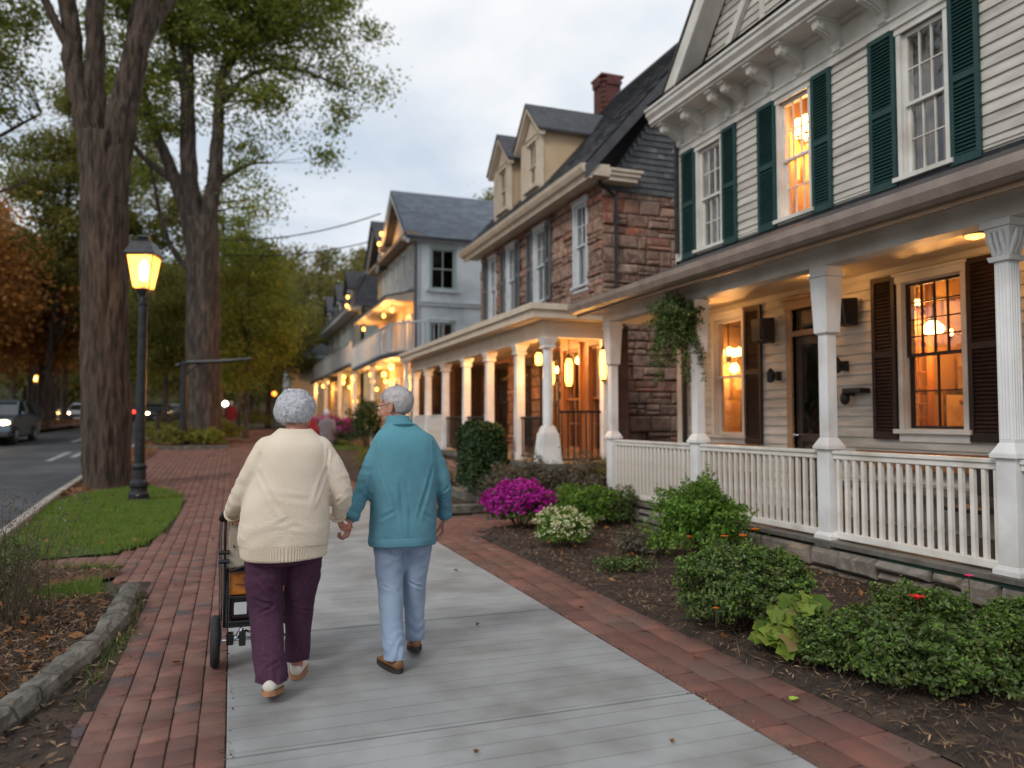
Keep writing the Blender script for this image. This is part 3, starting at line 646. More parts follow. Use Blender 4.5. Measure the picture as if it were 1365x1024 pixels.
def window(F, u0, u1, z0, z1, parent, casing='trim', cas=.085, top=(3, 2), bot=(3, 2), inset=.05, gm='glass', sill=True, sashm=None, thick=.02, zm=None, name='window'):
    """double hung window: casing (part) > upper and lower sash, pane, sill"""
    mb = MB(F); o = .045
    mb.box(u0, u0 + cas, -.02, o, z0, z1); mb.box(u1 - cas, u1, -.02, o, z0, z1); mb.box(u0 - .02, u1 + .02, -.02, o + .012, z1 - .0, z1 + cas + .02); mb.box(u0 - .035, u1 + .035, -.02, o + .04, z1 + cas + .02, z1 + cas + .05)
    mb.box(u0 + cas, u0 + cas + .012, -.14, .0, z0, z1); mb.box(u1 - cas - .012, u1 - cas, -.14, .0, z0, z1); mb.box(u0 + cas + .012, u1 - cas - .012, -.14, .0, z1 - .012, z1)
    wn = mb.build(name, casing, parent)
    a, b = u0 + cas + .012, u1 - cas - .012; zm = zm or (z0 + z1) / 2; sashm = sashm or casing
    for (c, d, nn, (nc, nr)) in ((zm - .02, z1 - .012, -.012, top), (z0, zm + .02, -.048, bot)):
        mb = MB(F); s_ = .036; mb.box(a, a + s_, nn - .035, nn, c, d); mb.box(b - s_, b, nn - .035, nn, c, d)
        mb.box(a + s_, b - s_, nn - .035, nn, c, c + s_); mb.box(a + s_, b - s_, nn - .035, nn, d - s_, d)
        for i in range(1, nc): x = a + s_ + (b - a - 2 * s_) * i / nc; mb.box(x - thick / 2, x + thick / 2, nn - .03, nn - .004, c + s_, d - s_)
        for i in range(1, nr): z = c + s_ + (d - c - 2 * s_) * i / nr; mb.box(a + s_, b - s_, nn - .028, nn - .006, z - thick / 2, z + thick / 2)
        mb.build('sash', sashm, wn)
        mb = MB(F); mb.add([(a + s_, nn - .02, c + s_), (b - s_, nn - .02, c + s_), (b - s_, nn - .02, d - s_), (a + s_, nn - .02, d - s_)], [(0, 1, 2, 3)]); mb.build('pane', gm, wn)
    if sill:
        mb = MB(F); mb.box(u0 - .05, u1 + .05, -.14, .09, z0 - .05, z0 - .001); mb.box(u0 - .01, u1 + .01, -.02, .04, z0 - .14, z0 - .052); mb.build('sill', casing, wn)
    return wn
def shutter(F, u0, u1, z0, z1, parent, m, mid=.5, n0=.03, label=None, panel=False):
    mb = MB(F); s_ = .05; n1 = n0 + .035; zm = z0 + (z1 - z0) * mid
    mb.box(u0, u0 + s_, n0, n1, z0, z1); mb.box(u1 - s_, u1, n0, n1, z0, z1)
    for c, d in ((z0, z0 + .09), (zm - .035, zm + .035), (z1 - .06, z1)): mb.box(u0 + s_, u1 - s_, n0, n1, c, d)
    mb.box(u0 + s_, u1 - s_, n0 - .004, n0 + .002, z0 + .09, z1 - .06)
    for c, d in ((z0 + .09, zm - .035), (zm + .035, z1 - .06)):
        z = c + .012
        while z < d - .03:
            mb.add([(u0 + s_, n1 - .004, z), (u1 - s_, n1 - .004, z), (u1 - s_, n0 + .004, z + .034), (u0 + s_, n0 + .004, z + .034),
                    (u0 + s_, n1 - .009, z - .004), (u1 - s_, n1 - .009, z - .004), (u1 - s_, n0, z + .030), (u0 + s_, n0, z + .030)], [(0, 1, 2, 3), (4, 7, 6, 5), (0, 4, 5, 1)])
            z += .042
    o = mb.build('shutter', m, parent)
    if label: o['label'] = label
    return o
def room(F, u0, u1, d0, d1, z0, z1, parent, m, name='room'):
    mb = MB(F)
    mb.add([(u0, -d0, z0), (u1, -d0, z0), (u1, -d1, z0), (u0, -d1, z0), (u0, -d0, z1), (u1, -d0, z1), (u1, -d1, z1), (u0, -d1, z1)], [(0, 1, 2, 3), (4, 7, 6, 5), (0, 3, 7, 4), (1, 5, 6, 2), (3, 2, 6, 7)])
    return mb.build(name, m, parent, fixn=False)
def baluster_rail(F, u0, u1, z0, z1, n0, parent, m, sp=.1, w_=.036, label=None, slim=False):
    mb = MB(F)
    if slim: mb.box(u0, u1, n0 - .02, n0 + .02, z1 - .04, z1); mb.box(u0, u1, n0 - .015, n0 + .015, z0, z0 + .03)
    else:
        mb.box(u0, u1, n0 - .045, n0 + .045, z1 - .035, z1); mb.box(u0, u1, n0 - .028, n0 + .028, z1 - .085, z1 - .036)
        mb.box(u0, u1, n0 - .03, n0 + .03, z0, z0 + .065)
    r = mb.build('railing', m, parent, bevel=.006); k = max(1, round((u1 - u0) / sp)); first = None; zb, zt = (z0 + .03, z1 - .04) if slim else (z0 + .066, z1 - .086)
    g = ORG[r.name]
    for i in range(k):
        u = u0 + (i + .5) * (u1 - u0) / k
        if first is None:
            mb = MB(F); mb.box(u - w_ / 2, u + w_ / 2, n0 - w_ / 2, n0 + w_ / 2, zb, zt); first = mb.build('baluster', m, r); fu = u
        else:
            c = first.copy(); COL.objects.link(c); c.parent = r
            a = Vector(F(u, 0, 0)) - Vector(F(fu, 0, 0)); c.location = a
    return r

# ============================================================ CLAPBOARD HOUSE
HX = 7.1; F1 = FX(HX)
ho = thing('clapboard_house', 'cream clapboard house with green shutters and a long railed porch nearest the camera', 'house', (7.1, 6, 0))
Y0, Y1 = 1.2, 11.2
up = [(9.90, 10.61, 4.26, 5.88), (7.95, 8.63, 4.26, 5.88), (5.90, 6.57, 4.24, 5.88), (3.5, 4.1, 4.26, 5.86), (1.9, 2.5, 4.26, 5.86)]
lo = [(5.77, 6.64, 1.40, 3.04), (9.42, 10.24, 1.28, 3.04), (2.6, 3.5, 1.42, 3.02)]
door = (7.78, 8.40, .3, 2.98)
opl = [(a + .02, b - .02, c, d) for a, b, c, d in lo] + [door]; opu = [(a + .02, b - .02, c, d) for a, b, c, d in up]
sheath(F1, Y0, Y1, .2, 3.75, opl, 'siding', ho); clap(F1, Y0, Y1 - .1, .3, 3.3, opl, 'siding', ho)
sheath(F1, Y0, Y1, 3.75, 6.5, opu, 'siding', ho, 'upper_wall'); clap(F1, Y0, Y1 - .1, 4.1, 5.98, opu, 'siding', ho, 'upper_siding', e=.118)
mb = MB(F1); mb.box(Y1 - .1, Y1 + .03, 0, .045, 4.05, 5.98); mb.box(Y1 - .1, Y1 + .03, 0, .045, .2, 3.3); mb.build('corner_board', 'trim', ho)
mb = MB(); mb.box(HX + .15, 13, Y1 - .15, Y1, .0, 6.45); mb.box(HX + .15, 13, Y0, Y0 + .15, 0, 6.45); mb.box(12.85, 13, Y0 + .15, Y1 - .15, 0, 6.45); mb.build('side_wall', 'siding', ho)
# downspout at far corner
mb = MB(); mb.tube([(7.0, 11.1, 6.3), (7.0, 11.1, 4.3)], .04, 8); mb.tube([(7.02, 10.95, 3.2), (7.02, 10.95, .35)], .04, 8); mb.build('downspout', 'black_metal', ho)
# frieze, cornice
mb = MB(F1); mb.box(Y0, Y1 + .05, .0, .05, 5.98, 6.08); mb.box(Y0, Y1 + .05, 0, .035, 6.08, 6.46); mb.box(Y0, Y1 + .06, .035, .075, 6.08, 6.12); mb.box(Y0, Y1 + .06, .035, .11, 6.41, 6.462); mb.build('frieze', 'trim', ho)
mb = MB(F1); prof = [(-.1, 6.46), (.50, 6.46), (.50, 6.50), (.54, 6.50), (.545, 6.56), (.60, 6.62), (.60, 6.68), (.63, 6.69), (.63, 6.73), (-.1, 6.80)]
p = [(Y0, n_, z) for n_, z in prof]; q = [(Y1 + .04, n_, z) for n_, z in prof]; k = len(prof)
mb.add(p + q, [tuple(range(k)), tuple(range(2 * k - 1, k - 1, -1))] + [(i, (i + 1) % k, (i + 1) % k + k, i + k) for i in range(k)]); mb.build('cornice', 'trim', ho)
def bracket(y):
    mb = MB(F1); w_ = .055
    pr = [(.035, 6.10), (.10, 6.10), (.12, 6.14), (.10, 6.18), (.13, 6.22), (.20, 6.26), (.27, 6.30), (.36, 6.31), (.41, 6.34), (.42, 6.40), (.44, 6.45), (.035, 6.45)]
    a = [(y - w_, n_, z) for n_, z in pr]; b = [(y + w_, n_, z) for n_, z in pr]; k = len(pr)
    mb.add(a + b, [tuple(range(k)), tuple(range(2 * k - 1, k - 1, -1))] + [(i, (i + 1) % k, (i + 1) % k + k, i + k) for i in range(k)])
    mb.box(y - w_ - .02, y + w_ + .02, .03, .47, 6.425, 6.459)
    for s_ in (-1, 1):      # scroll rosettes on the cheeks
        c = Vector((y + s_ * w_, .33, 6.365)); mb.tube([(c.x, c.y, c.z), (c.x + s_ * .018, c.y, c.z)], .045, 12); mb.tube([(c.x + s_ * .018, c.y, c.z), (c.x + s_ * .03, c.y, c.z)], .022, 10)
        c = Vector((y + s_ * w_, .09, 6.17)); mb.tube([(c.x, c.y, c.z), (c.x + s_ * .015, c.y, c.z)], .03, 10)
    for g in (-.03, 0, .03): mb.tube([(y + g, .06, 6.085), (y + g, .125, 6.15), (y + g, .115, 6.19), (y + g, .21, 6.25), (y + g, .3, 6.285), (y + g, .42, 6.32), (y + g, .435, 6.38)], .009, 5)
    return mb.build('cornice_bracket', 'trim', ho)
for y in (11.03, 10.4, 9.66, 9.33, 8.73, 8.11, 7.43, 6.72, 6.0, 5.3, 4.6, 3.9): bracket(y)
# gable over the cornice
GY0, GY1, GZ = 10.8, 5.2, 6.76; GA = (8.08, 9.85)
def gsh(z):
    t = (z - GZ) / (GA[1] - GZ); return (GY1 + .3 + (GA[0] - GY1 - .3) * t, GY0 - .3 + (GA[0] - GY0 + .3) * t)
gop = [(7.45, 8.75, 6.95, 8.3)]
FG = FX(6.98)
mb = MB(FG); mb.prism([(GY1 + .2, 0, GZ), (GY0 - .2, 0, GZ), (GA[0], 0, GA[1] - .1)], (0, -.1, 0), (0, -.03, 0)); mb.build('gable_wall', 'siding', ho)
clap(FG, 0, 0, GZ, 9.6, [], 'siding', ho, 'gable_siding', e=.118, shape=gsh)
mb = MB(FG)
def rake(y0, z0, y1, z1, n0, n1, t):
    d = Vector((y1 - y0, 0, z1 - z0)).normalized(); nrm = Vector((-d.z, 0, d.x)); nrm = nrm if nrm.z > 0 else -nrm
    a = Vector((y0, n0, z0)); b = Vector((y1, n0, z1)); mb.prism([tuple(a), tuple(b), tuple(b - nrm * t), tuple(a - nrm * t)], (0, n1 - n0, 0), (0, 0, 0))
for s_, yb in ((1, GY0), (-1, GY1)):
    rake(yb, GZ, GA[0], GA[1], .04, .34, .16); rake(yb + .05 * s_, GZ + .03, GA[0], GA[1] + .06, .34, .40, .24); 
    rake(yb - s_ * .95, GZ, GA[0] - 0 * s_, GA[1] - .95, .03, .10, .12)
mb.build('rake_board', 'trim', ho)
mb = MB(FG)
for s_, yb in ((1, GY0), (-1, GY1)): rake(yb + .12 * s_, GZ + .05, GA[0], GA[1] + .12, -5., .42, .045)
mb.build('roof', 'dark_roof', ho)
window(FG, 8.0, 8.8, 6.95, 8.25, ho, top=(2, 1), bot=(2, 1)); window(FG, 7.1, 7.9, 6.95, 8.25, ho, top=(2, 1), bot=(2, 1))
mb = MB(); mb.add([(6.5, Y0, 6.81), (6.5, Y1 + .03, 6.81), (10, Y1 + .03, 9.4), (10, Y0, 9.4), (13.4, Y1 + .03, 6.9), (13.4, Y0, 6.9)], [(0, 1, 2, 3), (3, 2, 4, 5), (0, 3, 5), (1, 4, 2)]); mb.build('main_roof', 'dark_roof', ho)
mb = MB(); mb.box(HX + .16, 12.84, Y0 + .16, Y1 - .16, 3.5, 3.6); mb.build('floor_slab', 'inner_dark', ho)
# windows above
for i, (a, b, c, d) in enumerate(up):
    window(F1, a, b, c, d, ho, cas=.055, top=(3, 2), bot=(3, 2), gm='glass', thick=.014)
    shutter(F1, b + .015, b + .40, c - .09, d + .1, ho, 'shutter_green'); shutter(F1, a - .36, a - .015, c - .09, d + .1, ho, 'shutter_green')
    lit = (i == 1)
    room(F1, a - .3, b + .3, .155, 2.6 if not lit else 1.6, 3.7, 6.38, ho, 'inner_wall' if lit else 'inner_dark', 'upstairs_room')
    mb = MB(F1)      # curtains
    for s_ in (0, 1):
        w_ = (b - a) * (.12 if lit else .43); n = 14; P = []
        for j in range(n + 1):
            t = j / n; u = (a + t * w_) if s_ == 0 else (b - t * w_); nn = -.2 - .02 * math.sin(j * 2.1 + i); P += [(u, nn, c - .05), (u, nn, d)]
        mb.add(P, [(2 * j, 2 * j + 1, 2 * j + 3, 2 * j + 2) for j in range(n)])
    mb.build('curtain', 'curtain_lit' if lit else 'curtain', ho, smooth=True)
# windows below
for i, (a, b, c, d) in enumerate(lo):
    wz = window(F1, a - .0, b + .0, c, d, ho, cas=.06, top=(4, 4) if i != 1 else (1, 1), bot=(2, 2) if i != 1 else (1, 1), gm='glass', sashm='trim' if i == 1 else 'shutter_brown', thick=.014)
    if i != 1: shutter(F1, b + .02, b + .36, c - .12, d + .11, ho, 'shutter_brown', mid=.52, label='dark brown porch shutter')
    shutter(F1, a - .40, a - .02, c - .12, d + .11, ho, 'shutter_brown', mid=.52, label='dark brown porch shutter')
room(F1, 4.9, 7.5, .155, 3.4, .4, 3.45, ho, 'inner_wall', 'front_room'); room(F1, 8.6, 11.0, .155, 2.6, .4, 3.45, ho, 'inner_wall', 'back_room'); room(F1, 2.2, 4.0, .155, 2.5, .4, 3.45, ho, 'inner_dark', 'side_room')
# door
mb = MB(F1); a, b = door[0], door[1]
mb.box(a - .10, a, -.05, .05, .3, 2.98); mb.box(b, b + .10, -.05, .05, .3, 2.98); mb.box(a - .12, b + .12, -.05, .06, 2.98, 3.10); mb.box(a, b, -.05, .03, 2.62, 2.69); mb.box(a - .15, b + .15, -.05, .10, 3.10, 3.14)
mb.build('door_frame', 'copper_trim', ho)
dr = MB(F1)
dr.box(a, a + .1, -.08, -.03, .32, 2.62); dr.box(b - .1, b, -.08, -.03, .32, 2.62); dr.box(a + .1, b - .1, -.08, -.03, 2.5, 2.62); dr.box(a + .1, b - .1, -.08, -.03, .32, .5); dr.box(a + .1, b - .1, -.08, -.03, 1.22, 1.32)
dd = dr.build('door', 'door_dark', ho); mb = MB(F1); mb.box(a + .1, b - .1, -.065, -.05, .5, 1.22); mb.box(a + .1, b - .1, -.065, -.05, 1.32, 2.5); mb.build('pane', 'glass_dark', dd)
mb = MB(F1); mb.tube([(b - .05, -.03, 1.3), (b - .05, .03, 1.3)], .018, 8); mb.ell((b - .05, .045, 1.3), (.028, .028, .028), seg=10, rings=6); mb.build('handle', 'chrome', dd)
mb = MB(F1); mb.box(a, b, -.06, -.045, 2.69, 2.98); mb.build('transom', 'glass_dark', ho)
room(F1, 7.55, 8.55, .155, 2., .3, 3.4, ho, 'inner_dark', 'hall')
# porch
PXf = 5.45
mb = MB(); mb.box(PXf + .12, HX - .03, 1.3, 11.0, .22, .32); mb.build('porch_floor', 'deck', ho)
mb = MB(); mb.box(PXf - .03, PXf + .119, 1.3, 11.03, .288, .328); mb.build('porch_sill', 'deck', ho)
mb = MB(); mb.box(PXf + .0, PXf + .1, 1.3, 5.4, .245, .287); mb.build('porch_skirt', 'green_skirt', ho)
mb = MB(); mb.box(5.53, 5.75, 1.3, 11.0, -.15, .215); mb.box(5.75, HX, 10.8, 11.0, -.15, .19); mb.build('foundation_core', 'mortar', ho)
stones(FX(5.52), 1.3, 11.0, -.12, .26, [], 'stone_gray', ho, 'foundation_stones', hr=(.15, .23), lr=(.22, .6), pr=(.08, .16), c=.03)
posts = [4.22, 6.14, 8.42, 10.76, 2.3]
PX = 5.6; PO = {}
def porch_post(y, corner=False):
    mb = MB(); w_ = .075
    mb.frustum(PX, y, .25, .36, w_ + .035, w_ + .035); mb.frustum(PX, y, .36, .40, w_ + .035, w_ + .005)
    mb.frustum(PX, y, .40, 1.21, w_ + .004, w_ + .004)
    mb.frustum(PX, y, 1.21, 1.245, w_ + .035, w_ + .035); mb.frustum(PX, y, 1.245, 1.33, w_ + .03, w_ - .015)
    mb.frustum(PX, y, 1.33, 2.35, w_ - .015, w_ - .015)
    if corner:
        for k in range(4):
            for s_ in (-1, 1):
                pass
        mb.frustum(PX, y, 2.35, 2.72, w_ - .015, w_ - .015); mb.frustum(PX, y, 2.72, 2.76, w_ + .01, w_ + .02); mb.frustum(PX, y, 2.76, 2.98, w_ - .01, w_ + .03); mb.frustum(PX, y, 2.98, 3.04, w_ + .05, w_ + .05)
        for g in (-.04, -.013, .013, .04): mb.tube([(PX - w_ + .015, y + g, 1.35), (PX - w_ + .015, y + g, 2.7)], .008, 6); mb.tube([(PX + g, y - w_ + .015, 1.35), (PX + g, y - w_ + .015, 2.7)], .008, 6)
        for sx_, sy_ in ((-1, 0), (0, -1), (0, 1)):
            for g in (-.045, 0, .045): mb.tube([(PX + sx_ * (w_ - .01) + (g if sx_ == 0 else 0), y + sy_ * (w_ - .01) + (g if sy_ == 0 else 0), 2.77), (PX + sx_ * (w_ + .03) + (g if sx_ == 0 else 0), y + sy_ * (w_ + .03) + (g if sy_ == 0 else 0), 2.88), (PX + sx_ * (w_ + .05) + (g if sx_ == 0 else 0), y + sy_ * (w_ + .05) + (g if sy_ == 0 else 0), 2.95)], [.016, .02, .013], 6)
    else:
        mb.frustum(PX, y, 2.35, 2.37, w_ - .015, w_ + .012); mb.frustum(PX, y, 2.37, 2.93, w_ + .012, w_ + .035); mb.frustum(PX, y, 2.93, 2.96, w_ + .05, w_ + .05); mb.frustum(PX, y, 2.96, 3.04, w_ + .035, w_ + .035)
    return mb.build('porch_post', 'trim_white', ho, bevel=.005)
for i, y in enumerate(posts): porch_post(y, i == 0)
FR = lambda u, n, z: (PX - n, u, z)
ps = sorted(posts)
for a, b in zip(ps[:-1], ps[1:]): baluster_rail(FR, a + .08, b - .08, .345, 1.2, 0, ho, 'rail_white', sp=.105)
mb = MB(); mb.box(5.50, 5.70, 1.3, 10.9, 3.04, 3.24); mb.box(5.47, 5.50, 1.3, 10.93, 3.19, 3.24); mb.box(5.70, HX - .03, 10.74, 10.9, 3.04, 3.24); mb.build('porch_beam', 'trim', ho)
mb = MB(); mb.box(5.26, HX - .03, 1.3, 11.0, 3.242, 3.268); mb.build('porch_ceiling', 'ceiling_tan', ho)
mb = MB(); mb.add([(5.18, 1.2, 3.27), (5.18, 11.08, 3.27), (7.09, 11.08, 3.27), (7.09, 1.2, 3.27), (5.18, 1.2, 3.325), (5.18, 11.08, 3.325), (7.09, 11.08, 4.15), (7.09, 1.2, 4.15)],
       [(0, 3, 2, 1), (4, 5, 6, 7), (0, 1, 5, 4), (1, 2, 6, 5), (2, 3, 7, 6), (3, 0, 4, 7)]); mb.build('porch_roof', 'dark_roof', ho)
mb = MB(); mb.box(5.14, 5.176, 1.2, 11.1, 3.13, 3.325); mb.box(5.18, 5.26, 1.2, 11.0, 3.235, 3.266); mb.build('porch_fascia', 'copper_trim', ho)
gp = [(x, z - .095) for x, z in [(5.135, 3.30), (5.09, 3.30), (5.05, 3.32), (5.03, 3.36), (5.03, 3.40), (5.045, 3.42), (5.02, 3.43), (5.0, 3.425), (5.0, 3.36), (5.03, 3.29), (5.08, 3.265), (5.135, 3.265)]]
mb = MB(); mb.prism([(x, 1.2, z) for x, z in gp], (0, 9.95, 0), (0, 0, 0)); mb.build('gutter', 'gutter', ho)
mb = MB(F1); mb.box(Y0, Y1 + .02, 0, .045, 4.06, 4.185); mb.build('roof_flashing', 'black_metal', ho)
mb = MB(); mb.box(5.9, HX - .05, 1.4, 11, 1.0, 1.0); 
# bench boards under the windows (seen above the rail)
for (a, b, lab) in ((4.6, 7.2, 'long grey bench against the porch wall below the lit window'), (9.0, 10.3, 'brown bench against the porch wall by the far window')):
    mb = MB(); mb.box(6.55, 6.98, a, b, .74 if a < 5 else .72, .79 if a < 5 else .77)
    t = thing('bench', lab, 'bench', (6.76, (a + b) / 2, .3)); mb.build('seat', 'deck' if a < 5 else 'wood_warm', t, bevel=.008)
    for yy in (a + .15, b - .15):
        mb = MB(); mb.box(6.6, 6.66, yy - .03, yy + .03, .3, .735); mb.box(6.88, 6.94, yy - .03, yy + .03, .3, .735); mb.build('leg', 'wood_warm', t)
    mb = MB(); mb.box(6.96, 7.0, a, b, .95, 1.15); mb.box(6.96, 6.99, a + .1, a + .15, .77, .95); mb.box(6.96, 6.99, b - .15, b - .1, .77, .95); mb.build('backrest', 'wood_warm', t, bevel=.008)

# things on the porch wall
def wall_speaker(y, z, hh, label):
    t = thing('wall_speaker', label, 'speaker', (7.05, y, z)); mb = MB(); mb.prism([(7.02, y - .13, z - hh / 2), (6.84, y - .10, z - hh / 2 + .02), (6.80, y - .10, z + hh / 2 - .02), (7.02, y - .13, z + hh / 2)], (0, .22, 0), (0, 0, 0)); mb.build('cabinet', 'black_plastic', t, bevel=.015)
    mb = MB(); mb.box(6.80, 6.825, y - .08, y + .1, z - hh / 2 + .05, z + hh / 2 - .05); mb.build('grille', 'car_dark', t); mb = MB(); mb.tube([(7.08, y, z), (7.0, y, z)], .03, 8); mb.build('bracket', 'black_metal', t)
wall_speaker(8.80, 2.74, .36, 'black speaker box on the porch wall left of the door'); wall_speaker(7.30, 2.80, .34, 'black speaker box on the porch wall right of the door')
def sconce(y, z, label):
    t = thing('wall_lamp', label, 'wall lamp', (7.07, y, z)); mb = MB(); mb.box(7.0, 7.07, y - .04, y + .04, z - .06, z + .06); mb.tube([(7.0, y, z), (6.93, y, z + .02), (6.92, y, z + .06)], .012, 6); mb.build('bracket', 'black_metal', t)
    mb = MB(); mb.lathe(6.92, y, [(.02, z - .09), (.05, z - .07), (.055, z + .05), (.03, z + .09), (.01, z + .11)], 10); mb.build('shade', 'black_metal', t)
sconce(8.66, 2.1, 'small unlit black wall lamp left of the porch door'); sconce(7.43, 2.16, 'small unlit black wall lamp right of the porch door')
t = thing('security_camera', 'black security camera with arm on the porch wall beside the lit window', 'camera', (7.07, 7.2, 1.8))
mb = MB(); mb.ell((6.97, 7.36, 1.76), (.06, .06, .08), seg=12, rings=8); mb.build('lens', 'black_plastic', t, smooth=True); mb = MB(); mb.box(6.9, 7.07, 7.06, 7.34, 1.82, 1.88); mb.tube([(7.07, 7.3, 1.8), (6.97, 7.33, 1.82)], .02, 6); mb.build('housing', 'black_plastic', t, bevel=.01)

# hanging lamps and furniture seen through the windows
def pendant(x, y, z, zt, r_, label, s_='glow_shade', e_=14):
    t = thing('pendant_lamp', label, 'lamp', (x, y, z)); mb = MB(); mb.tube([(x, y, zt), (x, y, z + r_ * .7)], .008, 6); mb.tube([(x, y, z + r_ * .6), (x, y, z + r_ * 1.1)], [r_ * .4, r_ * .2], 10); mb.build('rod', 'black_metal', t)
    mb = MB(); mb.lathe(x, y, [(r_ * .35, z + r_ * .6), (r_ * .9, z + r_ * .1), (r_, z - r_ * .2), (r_ * .8, z - r_ * .5), (r_ * .3, z - r_ * .68)], 16); mb.build('lamp_shade', 'glow_bulb' if r_ < .14 else s_, t, smooth=True)
    lamp('lamp_light', (x, y, z - r_ - .05), e_, t); return t
pendant(7.95, 6.95, 2.62, 3.4, .13, 'round glowing pendant lamp inside the front porch window', e_=55)
def chandelier(x, y, z, zt, R_, label, n=5, e_=20, br=.045):
    t = thing('chandelier', label, 'chandelier', (x, y, z)); mb = MB(); mb.tube([(x, y, zt), (x, y, z - .1)], .012, 6); mb.ell((x, y, z - .05), (.05, .05, .07), seg=10, rings=6)
    P = []
    for k in range(n):
        a = 2 * PI * k / n + .4; px_, py_ = x + R_ * math.cos(a), y + R_ * math.sin(a); P.append((px_, py_))
        mb.tube([(x, y, z - .05), ((x + px_) / 2, (y + py_) / 2, z - .12), (px_, py_, z - .05), (px_, py_, z)], .009, 6); mb.lathe(px_, py_, [(.02, z - .02), (.035, z), (.02, z + .01)], 8)
    mb.build('arms', 'black_metal', t)
    for px_, py_ in P: mb = MB(); mb.lathe(px_, py_, [(br * .5, z), (br, z + br), (br * 1.1, z + br * 2), (br * .8, z + br * 3), (.01, z + br * 3.4)], 10); mb.build('bulb', 'glow_bulb', t, smooth=True)
    lamp('chandelier_light', (x, y, z - .2), e_, t); return t
chandelier(7.75, 10.75, 2.55, 3.4, .17, 'chandelier with amber bulbs inside the far porch window', 5, 50)
chandelier(7.62, 8.55, 5.5, 6.35, .2, 'bright chandelier behind the middle upstairs window', 8, 75, .075)
def table(x, y, label):
    t = thing('table', label, 'table', (x, y, .4)); mb = MB(); mb.box(x - .4, x + .4, y - .5, y + .5, 1.12, 1.16); mb.build('table_top', 'wood_warm', t, bevel=.008)
    for sx_ in (-1, 1):
        for sy_ in (-1, 1): mb = MB(); mb.frustum(x + sx_ * .34, y + sy_ * .44, .4, 1.12, .02, .03); mb.build('leg', 'wood_warm', t)
def cabinet(x, y, z0, z1, w_, label):
    t = thing('cabinet', label, 'cabinet', (x, y, z0)); mb = MB(); F = FX(x); mb.F = F
    mb.box(y - w_ / 2, y - w_ / 2 + .04, -.35, 0, z0, z1); mb.box(y + w_ / 2 - .04, y + w_ / 2, -.35, 0, z0, z1); mb.box(y - w_ / 2, y + w_ / 2, -.35, -.33, z0, z1)
    n = 6
    for i in range(n + 1): zz = z0 + (z1 - z0 - .03) * i / n; mb.box(y - w_ / 2 + .04, y + w_ / 2 - .04, -.33, 0, zz, zz + .03)
    mb.build('shelves', 'wood_warm', t)
    mb = MB(F)
    for i in range(n):
        u = y - w_ / 2 + .08
        while u < y + w_ / 2 - .1: r_ = rnd.uniform(.02, .045); hh = rnd.uniform(.08, .2); zz = z0 + (z1 - z0 - .03) * i / n + .031; mb.box(u, u + r_ * 2, -.2, -.2 + r_ * 2, zz, zz + hh); u += r_ * 2 + rnd.uniform(.01, .08)
    mb.build('contents', 'curtain', t)
cabinet(9.0, 7.75, .4, 3.1, 1.7, 'tall shelf of odds and ends at the back of the lit front room'); table(8.6, 6.7, 'dark table standing inside the lit front room')
t = thing('table_lamp', 'small white shaded table lamp inside the lit front room', 'lamp', (8.3, 6.4, 1.16)); mb = MB(); mb.lathe(8.3, 6.4, [(.07, 1.165), (.02, 1.2), (.03, 1.28), (.012, 1.36)], 12); mb.build('base', 'wood_warm', t); mb = MB(); mb.lathe(8.3, 6.4, [(.12, 1.37), (.06, 1.6)], 14); mb.build('lamp_shade', 'glow_shade', t)

t = thing('room_divider', 'dark lattice divider inside the lit front room', 'divider', (8.0, 7.3, .4)); mb = MB(); mb.F = FX(8.2)
for i in range(9): mb.box(7.25 + i * .14, 7.27 + i * .14, -.02, 0, .4, 3.2)
for i in range(14): mb.box(7.25, 8.4, .001, .02, .5 + i * .2, .515 + i * .2)
mb.box(7.2, 7.25, -.03, .03, .4, 3.3); mb.build('lattice', 'wood_warm', t)
for k, (px_, py_, pz_) in enumerate([(8.3, 7.35, 2.95), (8.9, 7.6, 2.6), (8.6, 6.9, 3.0)]): chandelier(px_, py_, pz_, 3.4, .1, ['small extra amber lamp cluster added high in the lit front room', 'extra amber lamp cluster added deep in the lit front room', 'extra amber lamp cluster added at the left of the lit front room'][k], 3, 14, .03)  # extra lamps added to make the room behind the window brighter
# small motorbike-like dark shape on the porch floor: a folded chair with chrome frame
t = thing('porch_chair', 'dark metal chair with chrome frame behind the nearest railing', 'chair', (6.15, 4.9, .3))
mb = MB(); mb.box(5.95, 6.35, 4.75, 5.15, .70, .74); mb.build('seat', 'black_plastic', t, bevel=.01); mb = MB(); mb.box(6.32, 6.36, 4.75, 5.15, .82, 1.12); mb.build('backrest', 'black_plastic', t, bevel=.01)
for sx_, sy_ in ((5.97, 4.77), (5.97, 5.13), (6.34, 4.77), (6.34, 5.13)):
    mb = MB(); mb.tube([(sx_, sy_, .3), (sx_, sy_, .70 if sx_ < 6.2 else 1.1)], .013, 8); mb.build('leg', 'chrome', t)
